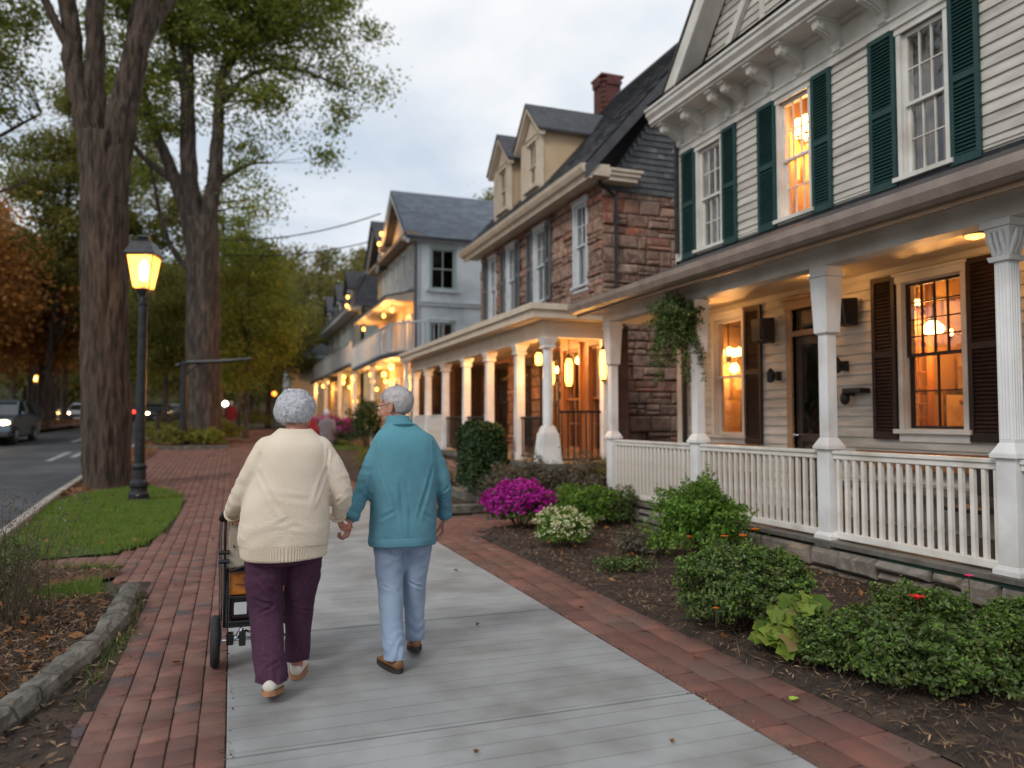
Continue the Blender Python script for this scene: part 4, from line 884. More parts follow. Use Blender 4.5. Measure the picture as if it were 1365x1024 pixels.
# ============================================================ STONE HOUSE
st = thing('stone_house', 'brown rubble stone house with slate roof, two dormers and a lit porch', 'house', (7.1, 18, 0))
SF = FX(7.1); SY0, SY1 = 14.1, 22.2
sw = [(14.72, 15.45, 4.42, 6.2), (17.0, 17.85, 4.42, 6.2), (19.1, 19.9, 4.42, 6.2), (20.75, 21.45, 4.42, 6.2)]
swl = [(14.5, 15.7, 1.0, 2.95), (16.2, 17.4, .9, 2.95), (17.9, 19.1, 1.0, 2.95), (19.7, 20.9, 1.0, 2.95)]
so_ = [(a + .02, b - .02, c, d) for a, b, c, d in sw + swl]
sheath(SF, SY0, SY1, -.1, 6.5, so_, 'mortar', st); stones(SF, SY0 - .03, SY1, 3.3, 6.42, so_, 'stone_red', st, hr=(.16, .36), lr=(.2, .6), pr=(.015, .07), c=.03)
stones(SF, SY0, SY1, .3, 3.2, so_, 'stone_red', st, 'lower_stonework', hr=(.2, .35), lr=(.4, 1.))
mb = MB(); mb.box(7.251, 13.2, SY0, SY0 + .15, -.1, 6.3); mb.box(13.05, 13.2, SY0 + .151, SY1, -.1, 6.3); mb.box(7.251, 13.04, SY1 - .15, SY1, -.1, 6.3); mb.build('end_wall', 'mortar', st)
stones(FY(SY0), 7.1, 11.5, -.05, 6.28, [], 'stone_red', st, 'end_stonework', hr=(.16, .36), lr=(.2, .6), pr=(.015, .07), c=.03)
for i, (a, b, c, d) in enumerate(sw):
    window(SF, a, b, c, d, st, casing='stucco_trim', cas=.07, top=(2, 2), bot=(2, 1), gm='glass', thick=.02)
    mb = MB(SF); n = 10; w_ = (b - a) * .42
    for s_ in (0, 1):
        P = []
        for j in range(n + 1): u = a + j / n * w_ if s_ == 0 else b - j / n * w_; nn = -.22 - .02 * math.sin(j * 2.3); P += [(u, nn, c), (u, nn, d)]
        mb.add(P, [(2 * j, 2 * j + 1, 2 * j + 3, 2 * j + 2) for j in range(n)])
    mb.build('curtain', 'curtain', st, smooth=True); room(SF, a - .3, b + .3, .16, 1.5, c - .3, d + .15, st, 'inner_dark')
    if i in (1, 2, 3):
        shutter(SF, b + .02, b + .36, c - .05, d + .05, st, 'K_gshut' if False else 'gutter_gray', n0=.06); 
        if i != 3: shutter(SF, a - .36, a - .02, c - .05, d + .05, st, 'gutter_gray', n0=.06)
for i, (a, b, c, d) in enumerate(swl):
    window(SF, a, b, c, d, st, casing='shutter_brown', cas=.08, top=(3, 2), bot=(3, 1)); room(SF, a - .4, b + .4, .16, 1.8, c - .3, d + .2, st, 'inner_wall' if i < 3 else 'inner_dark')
    if i < 3: lamp('room_light', (8.2, (a + b) / 2, 2.3), 14, st)
# roof: street slope, ridge along the street, slate-clad gable end
RX, RZ, EX, EZ = 10.2, 10.75, 6.55, 6.62; ya, yb = 13.72, 22.55
mb = MB(); mb.add([(EX, ya, EZ - .02), (EX, yb, EZ - .02), (RX, yb, RZ - .02), (RX, ya, RZ - .02), (13.8, ya, EZ - .02), (13.8, yb, EZ - .02), (EX, ya, EZ - .14), (EX, yb, EZ - .14), (RX, yb, RZ - .16), (RX, ya, RZ - .16), (13.8, ya, EZ - .14), (13.8, yb, EZ - .14)],
       [(0, 1, 2, 3), (3, 2, 5, 4), (6, 9, 8, 7), (9, 10, 11, 8), (0, 3, 9, 6), (3, 4, 10, 9), (1, 7, 8, 2), (2, 8, 11, 5), (0, 6, 7, 1)]); rf = mb.build('roof', 'slate_base', st)
L_ = math.hypot(RX - EX, RZ - EZ); V_ = ((RX - EX) / L_, 0, (RZ - EZ) / L_)
shingles('roof_slates', 'slate', rf, (EX, ya, EZ), (0, 1, 0), V_, -1, lambda v: (0, yb - ya) if v < L_ - .02 else None, e=.13, wu=.2)
mb = MB(); mb.tube([(RX, ya, RZ), (RX, yb, RZ)], .06, 8); mb.build('ridge_cap', 'slate_base', rf)
def gfn(v):
    z = v; t = z / (RZ - 6.28 - .2)
    if t >= 1: return None
    return (7.12 - 7.1 + t * (RX - 7.1), 13.2 - 7.1 - t * (13.2 - RX))
shingles('gable_slates', 'slate', st, (7.1, SY0 - .03, 6.28), (1, 0, 0), (0, 0, 1), 1, gfn, e=.13, wu=.2, lift=.03)
mb = MB(FY(SY0)); mb.prism([(7.1, 0, 6.3), (13.2, 0, 6.3), (RX, 0, RZ - .15)], (0, -.1, 0), (0, .0, 0)); mb.build('gable_wall', 'slate_base', st)
mb = MB(); d = .16
mb.add([(EX, ya - .03, EZ - .14), (EX, ya + .03, EZ - .14), (RX, ya + .03, RZ - .16), (RX, ya - .03, RZ - .16), (EX, ya - .03, EZ - .14 - d), (EX, ya + .03, EZ - .14 - d), (RX, ya + .03, RZ - .16 - d), (RX, ya - .03, RZ - .16 - d)],
       [(0, 1, 2, 3), (4, 7, 6, 5), (0, 4, 5, 1), (0, 3, 7, 4), (1, 5, 6, 2), (3, 2, 6, 7)]); mb.build('rake_board', 'slate_base', st)
# box cornice along the street with a return
prof = [(7.1, 6.42), (6.72, 6.42), (6.70, 6.36), (6.62, 6.34), (6.60, 6.44), (6.52, 6.47), (6.47, 6.55), (6.45, 6.63), (6.54, 6.64), (7.1, 6.66)]
mb = MB(); mb.prism([(x, ya, z) for x, z in prof], (0, yb - ya, 0), (0, 0, 0)); mb.build('cornice', 'cream_trim', st)
mb = MB(); mb.box(7.1, 7.75, ya + .02, SY0 - .002, 6.36, 6.46); mb.box(7.1, 7.8, ya - .02, SY0 - .002, 6.461, 6.54); mb.box(7.1, 7.85, ya - .05, SY0 - .002, 6.541, 6.60); mb.build('cornice_return', 'cream_trim', st)
mb = MB(); mb.tube([(6.98, 14.0, 6.4), (7.35, 13.95, 6.1), (7.35, 13.98, .3)], .035, 8); mb.build('downspout', 'black_metal', st)
# dormers
def dormer(yc, label=None):
    w_ = .72; x0 = 7.12; zb, ze, zt = 7.26, 8.72, 9.5
    xz = lambda z: EX + (z - EZ) / (RZ - EZ) * (RX - EX)
    F = FX(x0); op = [(yc - .36, yc + .36, 7.42, 8.55)]; mb = MB(F)
    for a, b, c, d in rects(yc - w_ + .061, yc + w_ - .061, zb - .1, ze, op): mb.box(a, b, -.08, .0, c, d)
    mb.prism([(yc - w_, 0, ze + .001), (yc + w_, 0, ze + .001), (yc, 0, zt - .04)], (0, -.08, 0), (0, 0, 0)); dm = mb.build('dormer', 'cream_trim', st)
    for s_ in (-1, 1): mb = MB(); mb.prism([(x0, yc + s_ * w_, zb - .1), (x0, yc + s_ * w_, ze), (xz(ze), yc + s_ * w_, ze)], (0, -s_ * .06, 0), (0, 0, 0)); mb.build('dormer_cheek', 'cream', dm)
    window(F, yc - .38, yc + .38, 7.42, 8.56, dm, casing='cream_trim', cas=.09, top=(2, 1), bot=(2, 1), name='dormer_window', sill=False)
    mb = MB(F); mb.box(yc - .47, yc + .47, .0, .12, 7.33, 7.42); mb.box(yc - w_ - .03, yc - w_ + .11, .005, .04, zb, ze); mb.box(yc + w_ - .11, yc + w_ + .03, .005, .04, zb, ze)
    mb.box(yc - .42, yc + .42, .0, .05, 8.62, 8.72)
    for s_ in (-1, 1):
        a = Vector((yc + s_ * (w_ + .16), .02, ze - .10)); b = Vector((yc, .02, zt + .02)); mb.prism([tuple(a), tuple(b), (b.x, .02, b.z - .16), (a.x, .02, a.z - .12)], (0, .16, 0), (0, 0, 0))
    mb.build('dormer_trim', 'cream_trim', dm)
    mb = MB(F)
    for i in range(-5, 6): mb.tube([(yc + i * .06, .012, 8.75), (yc + i * .06, .02, 8.75 + .45 * (1 - abs(i) / 7))], .012, 5)
    mb.build('gable_ornament', 'cream_trim', dm)
    for s_ in (-1, 1):
        a = Vector((x0 - .22, yc + s_ * (w_ + .20), ze - .06)); U = Vector((1, 0, 0)); Vv = Vector((0, -s_ * (w_ + .20), zt + .08 - ze + .06)); LL = Vv.length
        xe = xz(ze) - a.x; xt = xz(zt) - a.x
        fn = lambda v, LL=LL, xe=xe, xt=xt: (0, xe + (xt - xe) * v / LL + .05) if v < LL else None
        mb = MB(); q = a + Vv; mb.prism([tuple(a), (a.x + xe, a.y, a.z), (a.x + xt, q.y, q.z), tuple(q)], (0, 0, -.05), (0, 0, -.01)); b_ = mb.build('dormer_roof', 'slate_base', dm)
        shingles('dormer_slates', 'slate', dm, tuple(a), (1, 0, 0), tuple(Vv), s_ * 1, fn, e=.13, wu=.2)
dormer(18.0); dormer(20.25)
# chimney
mb = MB(); cx, cy = 10.15, 19.75; hw = .28
for i in range(14):
    z = 10.35 + i * .075; g = .0 if i < 11 else .05
    for s_ in range(4):
        F = [lambda u, n, z_: (cx - hw - n, cy + u, z_), lambda u, n, z_: (cx + u, cy - hw - n, z_), lambda u, n, z_: (cx + hw + n, cy + u, z_), lambda u, n, z_: (cx + u, cy + hw + n, z_)][s_]
        mb.F = F; u = -hw + (.1 if i % 2 else 0)
        while u < hw: mb.box(u + .004, min(u + .2, hw) - .004, -.05, .02 + g, z + .005, z + .07); u += .2
mb.F = None; mb.box(cx - hw + .01, cx + hw - .01, cy - hw + .01, cy + hw - .01, 10.2, 11.38); mb.box(cx - hw - .08, cx + hw + .08, cy - hw - .08, cy + hw + .08, 11.40, 11.46); mb.build('chimney', 'brick_red', st)
# porch of the stone house
PZ = .78; pf = 4.95
mb = MB(); mb.box(4.72, 6.22, 11.55, 14.06, PZ - .1, PZ); mb.box(4.72, 7.06, 14.061, 21.9, PZ - .1, PZ); mb.build('porch_floor', 'deck', st)
mb = MB(); mb.box(4.85, 5.0, 11.7, 21.8, -.1, PZ - .105); mb.box(5.001, 6.2, 11.7, 11.85, -.1, PZ - .105); mb.build('porch_base', 'mortar', st)
stones(FX(4.86), 11.66, 21.8, 0, PZ - .11, [], 'stone_red', st, 'porch_stonework', hr=(.15, .25), lr=(.3, .6)); stones(FY(11.71), 4.84, 6.2, 0, PZ - .11, [], 'stone_red', st, 'porch_end_stonework', hr=(.15, .25), lr=(.3, .6))
py_ = [11.85, 13.2, 14.95, 16.6, 18.4, 20.2, 21.7]
for i, y in enumerate(py_):
    mb = MB(); x = pf
    if i == 0:
        mb.frustum(x, y, PZ, PZ + .5, .19, .14); mb.frustum(x, y, PZ + .5, PZ + .62, .13, .09); mb.lathe(x, y, [(.085, PZ + .62), (.09, 1.9), (.08, 2.72)], 14)
    else: mb.frustum(x, y, PZ, PZ + .12, .12, .12); mb.frustum(x, y, PZ + .12, 2.7, .085, .075)
    mb.frustum(x, y, 2.7, 2.74, .11, .11); mb.frustum(x, y, 2.74, 2.88, .085, .14); mb.build('porch_post', 'trim_white', st, bevel=.006)
mb = MB(); mb.frustum(6.02, 11.85, PZ, 2.88, .07, .07); mb.build('porch_post', 'trim_white', st)
mb = MB(); mb.box(4.84, 5.06, 11.74, 21.85, 2.88, 3.16); mb.box(5.061, 6.16, 11.74, 11.94, 2.88, 3.16); mb.build('porch_beam', 'cream_trim', st)
mb = MB(); mb.box(4.62, 6.2, 11.56, 14.06, 3.162, 3.19); mb.box(4.62, 7.05, 14.061, 21.95, 3.162, 3.19); mb.build('porch_ceiling', 'ceiling_tan', st)
mb = MB(); mb.box(4.55, 4.61, 11.5, 22.0, 3.17, 3.36); mb.box(4.611, 6.25, 11.5, 11.555, 3.17, 3.36); mb.box(4.50, 4.549, 11.45, 22.0, 3.30, 3.40); mb.box(4.55, 6.3, 11.45, 11.499, 3.30, 3.40); mb.build('porch_fascia', 'cream_trim', st)
mb = MB(); mb.add([(4.5, 11.45, 3.40), (6.3, 11.45, 3.40), (6.3, 14.05, 3.40), (7.08, 14.05, 3.92), (7.08, 22, 3.92), (4.5, 22, 3.40), (6.3, 12.8, 3.62), (5.6, 12.8, 3.62)], [(0, 1, 6, 7), (1, 2, 6), (0, 7, 3, 4, 5), (7, 6, 3), (6, 2, 3)]); mb.build('porch_roof', 'dark_roof', st)
# glazed wall at the side of the porch (warm windows)
GW = FY(14.0)
gl = FX(6.15)
opg = [(12.05, 12.75, .95, 2.85), (13.05, 13.9, .95, 2.85)]
mb = MB(gl)
for a, b, c, d in rects(12.0, 14.05, PZ, 3.16, opg): mb.box(a, b, -.06, 0, c, d)
mb.build('glazed_wall', 'wood_warm', st)
for a, b, c, d in opg: window(gl, a, b, c, d, st, casing='wood_warm', cas=.06, top=(2, 1), bot=(2, 2), sill=False)
mb = MB(); mb.box(6.215, 6.55, 12.0, 12.05, PZ, 3.16); mb.box(6.215, 6.55, 14.0, 14.05, PZ, 3.16); mb.box(6.5, 6.55, 12.051, 13.999, PZ, 3.16); mb.box(6.2, 6.55, 12, 14.05, 3.2, 3.4); mb.build('annex', 'stone_dark', st)
lamp('room_light', (6.38, 13.0, 2.6), 10, st)
FE = FY(21.9); eo = [(5.15, 5.95, 1.0, 2.95), (6.15, 6.95, 1.0, 2.95)]
sheath(FE, 4.9, 7.09, -.1, 3.16, [(a + .02, b - .02, c, d) for a, b, c, d in eo], 'stone_dark', st, 'porch_end_wall')
for a, b, c, d in eo: window(FE, a, b, c, d, st, casing='shutter_brown', cas=.07, top=(2, 2), bot=(2, 1), sill=False); room(FE, a - .1, b + .1, .16, .9, c - .1, d + .1, st, 'inner_dark')
fr2 = lambda u, n, z: (4.95 - n, u, z)
baluster_rail(fr2, 18.5, 20.1, PZ + .06, PZ + .85, 0, st, 'rail_white', sp=.22, w_=.09); baluster_rail(fr2, 20.3, 21.6, PZ + .06, PZ + .85, 0, st, 'rail_white', sp=.22, w_=.09)
baluster_rail(fr2, 12.05, 13.1, PZ + .06, PZ + .78, 0, st, 'black_metal', sp=.11, w_=.02, slim=True)
baluster_rail(FY(11.85), 5.15, 5.93, PZ + .04, PZ + .88, 0, st, 'black_metal', sp=.11, w_=.02, slim=True)
baluster_rail(fr2, 15.05, 16.5, PZ + .06, PZ + .8, 0, st, 'black_metal', sp=.12, w_=.02, slim=True); baluster_rail(fr2, 16.7, 18.3, PZ + .06, PZ + .8, 0, st, 'black_metal', sp=.12, w_=.02, slim=True)
for i in range(4): mb = MB(); mb.cbox(4.0 + .22 * i, 4.84, 13.35, 14.8, -.02, .18 + .17 * i, .01); mb.build('porch_step', 'kerb_old', st)
# glowing lanterns
def hang_lantern(x, y, z, zt, hh, r_, label, en=10, gm='glow_lamp'):
    t = thing('hanging_lantern', label, 'lantern', (x, y, z), 'amber lanterns under the stone house porch'); mb = MB(); mb.tube([(x, y, zt), (x, y, z + hh / 2 + .05)], .008, 6); mb.lathe(x, y, [(r_ * 1.1, z + hh / 2), (r_ * .5, z + hh / 2 + .05), (.01, z + hh / 2 + .08)], 10); mb.lathe(x, y, [(.01, z - hh / 2 - .04), (r_ * .7, z - hh / 2 - .015), (r_ * 1.05, z - hh / 2)], 10); mb.build('cap', 'black_metal', t)
    mb = MB(); mb.lathe(x, y, [(r_ * .6, z - hh / 2), (r_, z - hh * .3), (r_, z + hh * .3), (r_ * .6, z + hh / 2)], 12); mb.build('glass', gm, t, smooth=True); lamp('lantern_light', (x - .25, y, z), en, t)
hang_lantern(5.2, 12.35, 2.3, 3.16, .42, .085, 'amber lantern hanging just left of the stone house corner post', 16)
hang_lantern(5.72, 12.7, 2.36, 3.16, .5, .07, 'tall amber lantern hanging between the corner post and the glazed annex', 16)
hang_lantern(5.93, 11.75, 2.44, 2.88, .5, .06, 'slim amber lantern beside the white end post of the stone house porch', 14)
hang_lantern(5.86, 14.5, 2.74, 3.16, .26, .07, 'short amber lantern deep under the stone house porch', 14)
for y, s_ in ((13.7, 'nearest round ceiling lamp under the stone house porch'), (14.85, 'middle round ceiling lamp under the stone house porch'), (16.0, 'furthest round ceiling lamp under the stone house porch'), (18.6, 'round ceiling lamp above the white railing of the stone house porch'), (20.6, 'round ceiling lamp at the far end of the stone house porch')):
    t = thing('ceiling_lamp', s_, 'lamp', (5.2, y, 3.1), 'round ceiling lamps under the stone house porch'); mb = MB(); mb.lathe(5.2, y, [(.02, 3.03), (.09, 3.06), (.10, 3.11), (.05, 3.12)], 14); mb.build('glass', 'glow_lamp', t, smooth=True)
    mb = MB(); mb.lathe(5.2, y, [(.11, 3.121), (.11, 3.16)], 14); mb.build('rim', 'black_metal', t); lamp('lamp_light', (5.35, y, 2.95), 34, t)
for y, s_ in ((5.2, 'flat ceiling lamp under the cream porch nearest the camera'), (7.3, 'flat ceiling lamp above the porch door'), (9.6, 'flat ceiling lamp near the far end of the cream porch')):
    t = thing('ceiling_lamp', s_, 'lamp', (6.5, y, 3.2), 'flat ceiling lamps under the cream porch'); mb = MB(); mb.lathe(6.5, y, [(.03, 3.19), (.08, 3.205), (.09, 3.225)], 14); mb.build('glass', 'glow_shade', t, smooth=True)
    mb = MB(); mb.lathe(6.5, y, [(.10, 3.226), (.10, 3.241)], 14); mb.build('rim', 'black_metal', t); lamp('lamp_light', (6.5, y, 3.08), 6.5, t)

# ============================================================ WHITE HOUSE
wh = thing('white_house', 'pale blue white three storey house with grey blue roof and lit balcony', 'house', (8, 30, .4))
WX, WY0, WY1 = 6.05, 26.5, 34.2; FW = FX(WX); FS = FY(WY0)
so2 = [(6.52, 7.5, 6.2, 7.6), (6.5, 7.46, 3.6, 4.95), (9.0, 9.9, 6.2, 7.6), (9.0, 9.9, 3.6, 4.95)]
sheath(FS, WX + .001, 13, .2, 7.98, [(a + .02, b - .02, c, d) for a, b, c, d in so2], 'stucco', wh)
for a, b, c, d in so2:
    window(FS, a, b, c, d, wh, casing='green_wall', cas=.07, top=(2, 1), bot=(2, 1), gm='glass_dark', thick=.035); room(FS, a - .2, b + .2, .16, 1, c - .2, d + .2, wh, 'inner_dark')
    mb = MB(FS); mb.box(a - .12, b + .12, .0, .12, c - .15, c - .055); mb.build('window_ledge', 'stucco_trim', wh)
mb = MB(FS); mb.box(WX - .05, 13, .0, .07, 5.55, 5.66); mb.box(WX - .08, 13, .0, .10, 5.661, 5.70); mb.build('belt_course', 'stucco_trim', wh)
mb = MB(FS); mb.box(WX + .02, WX + .12, .002, .04, .3, 7.9); mb.build('corner_board', 'stucco_trim', wh); mb = MB(); mb.tube([(WX - .06, WY0 - .06, 7.9), (WX - .06, WY0 - .06, .4)], .05, 8); mb.build('downspout', 'gutter_gray', wh)
fo = [(27.0, 27.7, 6.3, 7.7), (28.1, 28.9, 6.3, 7.7), (29.3, 30.1, 6.3, 7.7), (30.6, 31.4, 6.3, 7.7), (32, 32.8, 6.3, 7.7), (27.1, 27.9, 3.75, 5.2), (28.7, 29.5, 3.75, 5.2), (30.4, 31.2, 3.75, 5.2), (32.2, 33, 3.75, 5.2), (27.2, 28.3, .9, 3.), (29, 30.1, .9, 3), (31, 32.1, .9, 3.)]
sheath(FW, WY0, WY1, .2, 8.2, [(a + .02, b - .02, c, d) for a, b, c, d in fo], 'cream', wh, 'front_wall')  # warm wall colour paints in the orange glow of the balcony lamps
for i, (a, b, c, d) in enumerate(fo):
    window(FW, a, b, c, d, wh, casing='stucco_trim', cas=.08, top=(2, 1), bot=(2, 1), gm='glass', thick=.03); room(FW, a - .15, b + .15, .16, 1., c - .2, d + .2, wh, 'inner_wall' if i > 8 else 'inner_dark')
    if i > 8: lamp('room_light', (6.7, (a + b) / 2, 2.6), 14, wh)
mb = MB(FW); mb.prism([(WY0, 0, 8.2), (WY0 + 5.2, 0, 8.2), (WY0 + 2.6, 0, 10.2)], (0, -.12, 0), (0, -.02, 0)); mb.prism([(WY0 + 5.0, 0, 8.2), (WY1 + .2, 0, 8.2), (WY1 - 1.2, 0, 9.8)], (0, -.12, 0), (0, .05, 0)); mb.build('gable_wall', 'cream_trim', wh)
mb = MB(); mb.box(13.001, 13.15, WY0, WY1, .2, 8); mb.box(WX + .16, 13, WY1 - .15, WY1, .2, 8); mb.build('rear_wall', 'stucco', wh)
def gable_roof(x0, x1, ya_, yr, yb_, ze, zr, m, parent, eo=.3, nm='roof'):
    mb = MB()
    for a, b, sg in ((ya_, yr, 1), (yb_, yr, -1)): mb.add([(x0, a, ze), (x1, a, ze), (x1, b, zr), (x0, b, zr), (x0, a, ze - .12), (x1, a, ze - .12), (x1, b, zr - .14), (x0, b, zr - .14)], [(0, 1, 2, 3), (4, 7, 6, 5), (0, 4, 5, 1), (0, 3, 7, 4), (1, 5, 6, 2), (2, 6, 7, 3)])
    r = mb.build(nm, 'slate_base', parent); LL = math.hypot(yr - ya_, zr - ze)
    shingles(nm + '_slates', m, r, (x0, ya_, ze), (1, 0, 0), (0, yr - ya_, zr - ze), 1, lambda v: (0, x1 - x0) if v < LL else None, e=.2, wu=.34, lift=.015)
    return r
gable_roof(5.6, 13.4, 26.15, 29.1, 32.2, 7.95, 10.35, 'slate_blue', wh); gable_roof(5.5, 9.5, 30.8, 33.0, 34.8, 8.4, 10.1, 'slate_dark', wh)
mb = MB(FW)
for (a, za, b, zb) in ((26.15, 7.85, 29.1, 10.25), (32.2, 7.85, 29.1, 10.25), (30.8, 8.3, 33, 10.0), (34.8, 8.3, 33, 10.)):
    mb.prism([(a, .35, za), (b, .35, zb), (b, .35, zb - .2), (a, .35, za - .16)], (0, .1, 0), (0, 0, 0))
mb.build('rake_board', 'stucco_trim', wh)
mb = MB(); mb.box(WX - .5, 13.3, WY0 - .28, WY0 + .0, 7.80, 7.94); mb.build('eave', 'stucco_trim', wh)
mb = MB(); mb.box(WX - .45, WX - .002, WY0 - .3, 26.9, 7.9, 8.1); mb.box(WX - .45, WX - .002, 26.9, WY1, 7.98, 8.12); mb.build('front_cornice', 'copper_trim', wh)
# canopy and balcony
mb = MB(); mb.prism([(5.0, 26.7, 5.72), (6.04, 26.7, 5.72), (6.04, 26.7, 6.1), (5.0, 26.7, 5.84)], (0, 7.6, 0), (0, 0, 0)); mb.build('canopy', 'cream_trim', wh)
mb = MB(); mb.prism([(4.95, 26.65, 5.845), (6.04, 26.65, 6.105), (6.04, 26.65, 6.13), (4.95, 26.65, 5.87)], (0, 7.7, 0), (0, 0, 0)); mb.build('canopy_roof', 'slate_base', wh)
BY0, BY1 = 24.3, 34.2
arc = [(4.95, BY1), (4.9, 30), (4.85, 27), (4.95, 25.6), (5.25, 24.7), (5.8, 24.25), (6.6, 24.2), (6.6, 26.3), (6.04, 26.4), (6.04, BY1)]
mb = MB(); mb.prism([(x, y, 3.62) for x, y in arc], (0, 0, .14), (0, 0, 0)); mb.build('balcony_floor', 'slate_base', wh)
mb = MB(); mb.prism([(x, y, 3.58) for x, y in arc], (0, 0, .035), (0, 0, 0)); mb.build('balcony_ceiling', 'ceiling_tan', wh)
def rail_path(pts, z0, z1, m, parent, sp=.16, solid=False):
    mb = MB(); mb.tube([(x, y, z1) for x, y in pts], .035, 6); mb.tube([(x, y, z0 + .06) for x, y in pts], .02, 6)
    for (x0, y0), (x1, y1) in zip(pts[:-1], pts[1:]):
        n = max(1, int(math.hypot(x1 - x0, y1 - y0) / sp))
        for i in range(n): t = i / n; mb.tube([(x0 + (x1 - x0) * t, y0 + (y1 - y0) * t, z0), (x0 + (x1 - x0) * t, y0 + (y1 - y0) * t, z1)], .016 if i else .04, 5)
    return mb.build('railing', m, parent)
rail_path(arc[:7], 3.76, 4.7, 'stucco_trim', wh)
for y in (24.9, 29.6, 34.0): mb = MB(); x = 5.05 if y > 25 else 5.35; mb.frustum(x, y, h(y) - .1, 3.58, .07, .06); mb.frustum(x, y, 3.3, 3.57, .07, .11); mb.build('balcony_post', 'trim_white', wh)
mb = MB(); mb.box(4.9, 6.04, 24.4, 34.2, .2, h(26) + .2); mb.build('porch_floor', 'kerb_old', wh)
def bulbs(label, pts, r_, en, parent=None, gm='glow_lamp', every=2, cat='string lights'):
    for i, (x, y, z) in enumerate(pts):
        t = thing('bulb_lamp', label[i], 'lamp', (x, y, z), 'amber lamps hanging under the balconies'); mb = MB(); mb.ell((x, y, z), (r_, r_, r_ * 1.15), seg=12, rings=8); mb.build('bulb', gm, t, smooth=True)
        mb = MB(); mb.tube([(x, y, z + r_ * .9), (x, y, z + .2)], .012, 5); mb.build('cord', 'black_metal', t)
        if i % every == 0: lamp('bulb_light', (x, y, z - .25), en, t)
bulbs([f'small amber lamp close to the wall {q}' for q in ('behind the dark upright shrub', 'above the near shop window', 'above the middle shop window', 'above the far shop window', 'at the green house entrance')], [(5.8, 26.9, 3.0), (5.8, 28.7, 2.7), (5.75, 30.6, 3.05), (5.75, 32.6, 2.8), (5.7, 40.3, 3.2)], .07, 40)
ordn = ['first', 'second', 'third', 'fourth', 'fifth', 'sixth', 'seventh', 'eighth', 'ninth']
ys_ = [26.2, 28.9, 30.8, 32.9, 36.5, 38.6, 41.5, 45.2, 50.0]
bulbs([f'{ordn[i]} amber lamp from the right under the lit balconies' for i in range(9)], [(5.12 + [0, .25, .1, .5, .2, .05, .4, 0, .3][i], y, (3.34 if y < 35 else 3.62 + (y - 38) * .012) - [0, .12, .02, .2, .1, .0, .15, .05, .1][i]) for i, y in enumerate(ys_)], .10, 90)
bulbs(['amber lamp right under the upper canopy of the white house', 'amber lamp left under the upper canopy of the white house', 'amber lamp low at the far end of the white house canopy'], [(5.4, 27.6, 5.5), (5.4, 29.2, 5.5), (5.3, 33.4, 5.45)], .07, 40, every=1)
bulbs(['upper amber lamp at the front gable of the white house', 'lower amber lamp at the front gable of the white house'], [(5.5, 30.4, 8.95), (5.5, 30.9, 8.65)], .075, 10, every=1)
bulbs(['amber globe lamp beside the shop front behind the couple'], [(5.4, 36.3, 2.35)], .13, 30)
bulbs(['white globe lamp between the man and the stone house porch'], [(5.3, 24.4, 2.2)], .09, 10, gm='glow_white')

# ============================================================ GREY-ROOFED HOUSE
gh = thing('gray_roofed_house', 'pale green house with grey mansard roof beyond the white house', 'house', (7, 43, .8))
FG4 = FX(6.0); g0, g1 = 38.6, 52.5
go_ = [(39.4, 40.5, 5.2, 6.6), (42.2, 43.3, 5.2, 6.6), (45.2, 46.3, 5.2, 6.6), (48.4, 49.5, 5.2, 6.6), (51, 51.8, 5.2, 6.6), (39.6, 41.2, 1.5, 3.3), (43, 44.6, 1.5, 3.3), (47, 48.6, 1.5, 3.3)]
sheath(FG4, g0, g1, 3.9, 7.2, [(a + .02, b - .02, c, d) for a, b, c, d in go_], 'green_wall', gh); sheath(FG4, g0, g1, .5, 3.899, [(a + .02, b - .02, c, d) for a, b, c, d in go_], 'cream', gh, 'lower_wall')  # lower wall coloured warm to carry the lamp glow under the balcony
for i, (a, b, c, d) in enumerate(go_):
    window(FG4, a, b, c, d, gh, casing='stucco_trim', cas=.1, top=(2, 1), bot=(2, 1), gm='glass', thick=.04); room(FG4, a - .1, b + .1, .16, 1, c - .2, d + .2, gh, 'inner_wall' if i > 4 else 'inner_dark')
    if i > 4: lamp('room_light', (6.7, (a + b) / 2, 2.9), 20, gh)
mb = MB(); mb.box(6.001, 13, g0, g0 + .15, .5, 7.2); mb.box(6.16, 13, g1 - .15, g1, .5, 7.2); mb.box(12.85, 13, g0 + .15, g1 - .15, .5, 7.2); mb.build('end_wall', 'green_wall', gh)
mb = MB(); mb.add([(5.5, g0 - .4, 7.2), (13.3, g0 - .4, 7.2), (13.3, g1 + .4, 7.2), (5.5, g1 + .4, 7.2), (6.5, g0 + .6, 9.2), (12.3, g0 + .6, 9.2), (12.3, g1 - .6, 9.2), (6.5, g1 - .6, 9.2)], [(0, 3, 2, 1), (4, 5, 6, 7), (0, 1, 5, 4), (1, 2, 6, 5), (2, 3, 7, 6), (3, 0, 4, 7)]); r = mb.build('roof', 'slate_base', gh)
shingles('roof_slates', 'slate_dark', r, (5.5, g0 - .4, 7.2), (0, 1, 0), (1, 0, 2.3), -1, lambda v: (.45 * v, g1 - g0 + .8 - .45 * v) if v < 2.2 else None, e=.22, wu=.36, lift=.02)
shingles('end_slates', 'slate_dark', r, (5.5, g0 - .4, 7.2), (1, 0, 0), (0, 1, 2.3), 1, lambda v: (.45 * v, 7.8 - .45 * v) if v < 2.2 else None, e=.22, wu=.36, lift=.02)
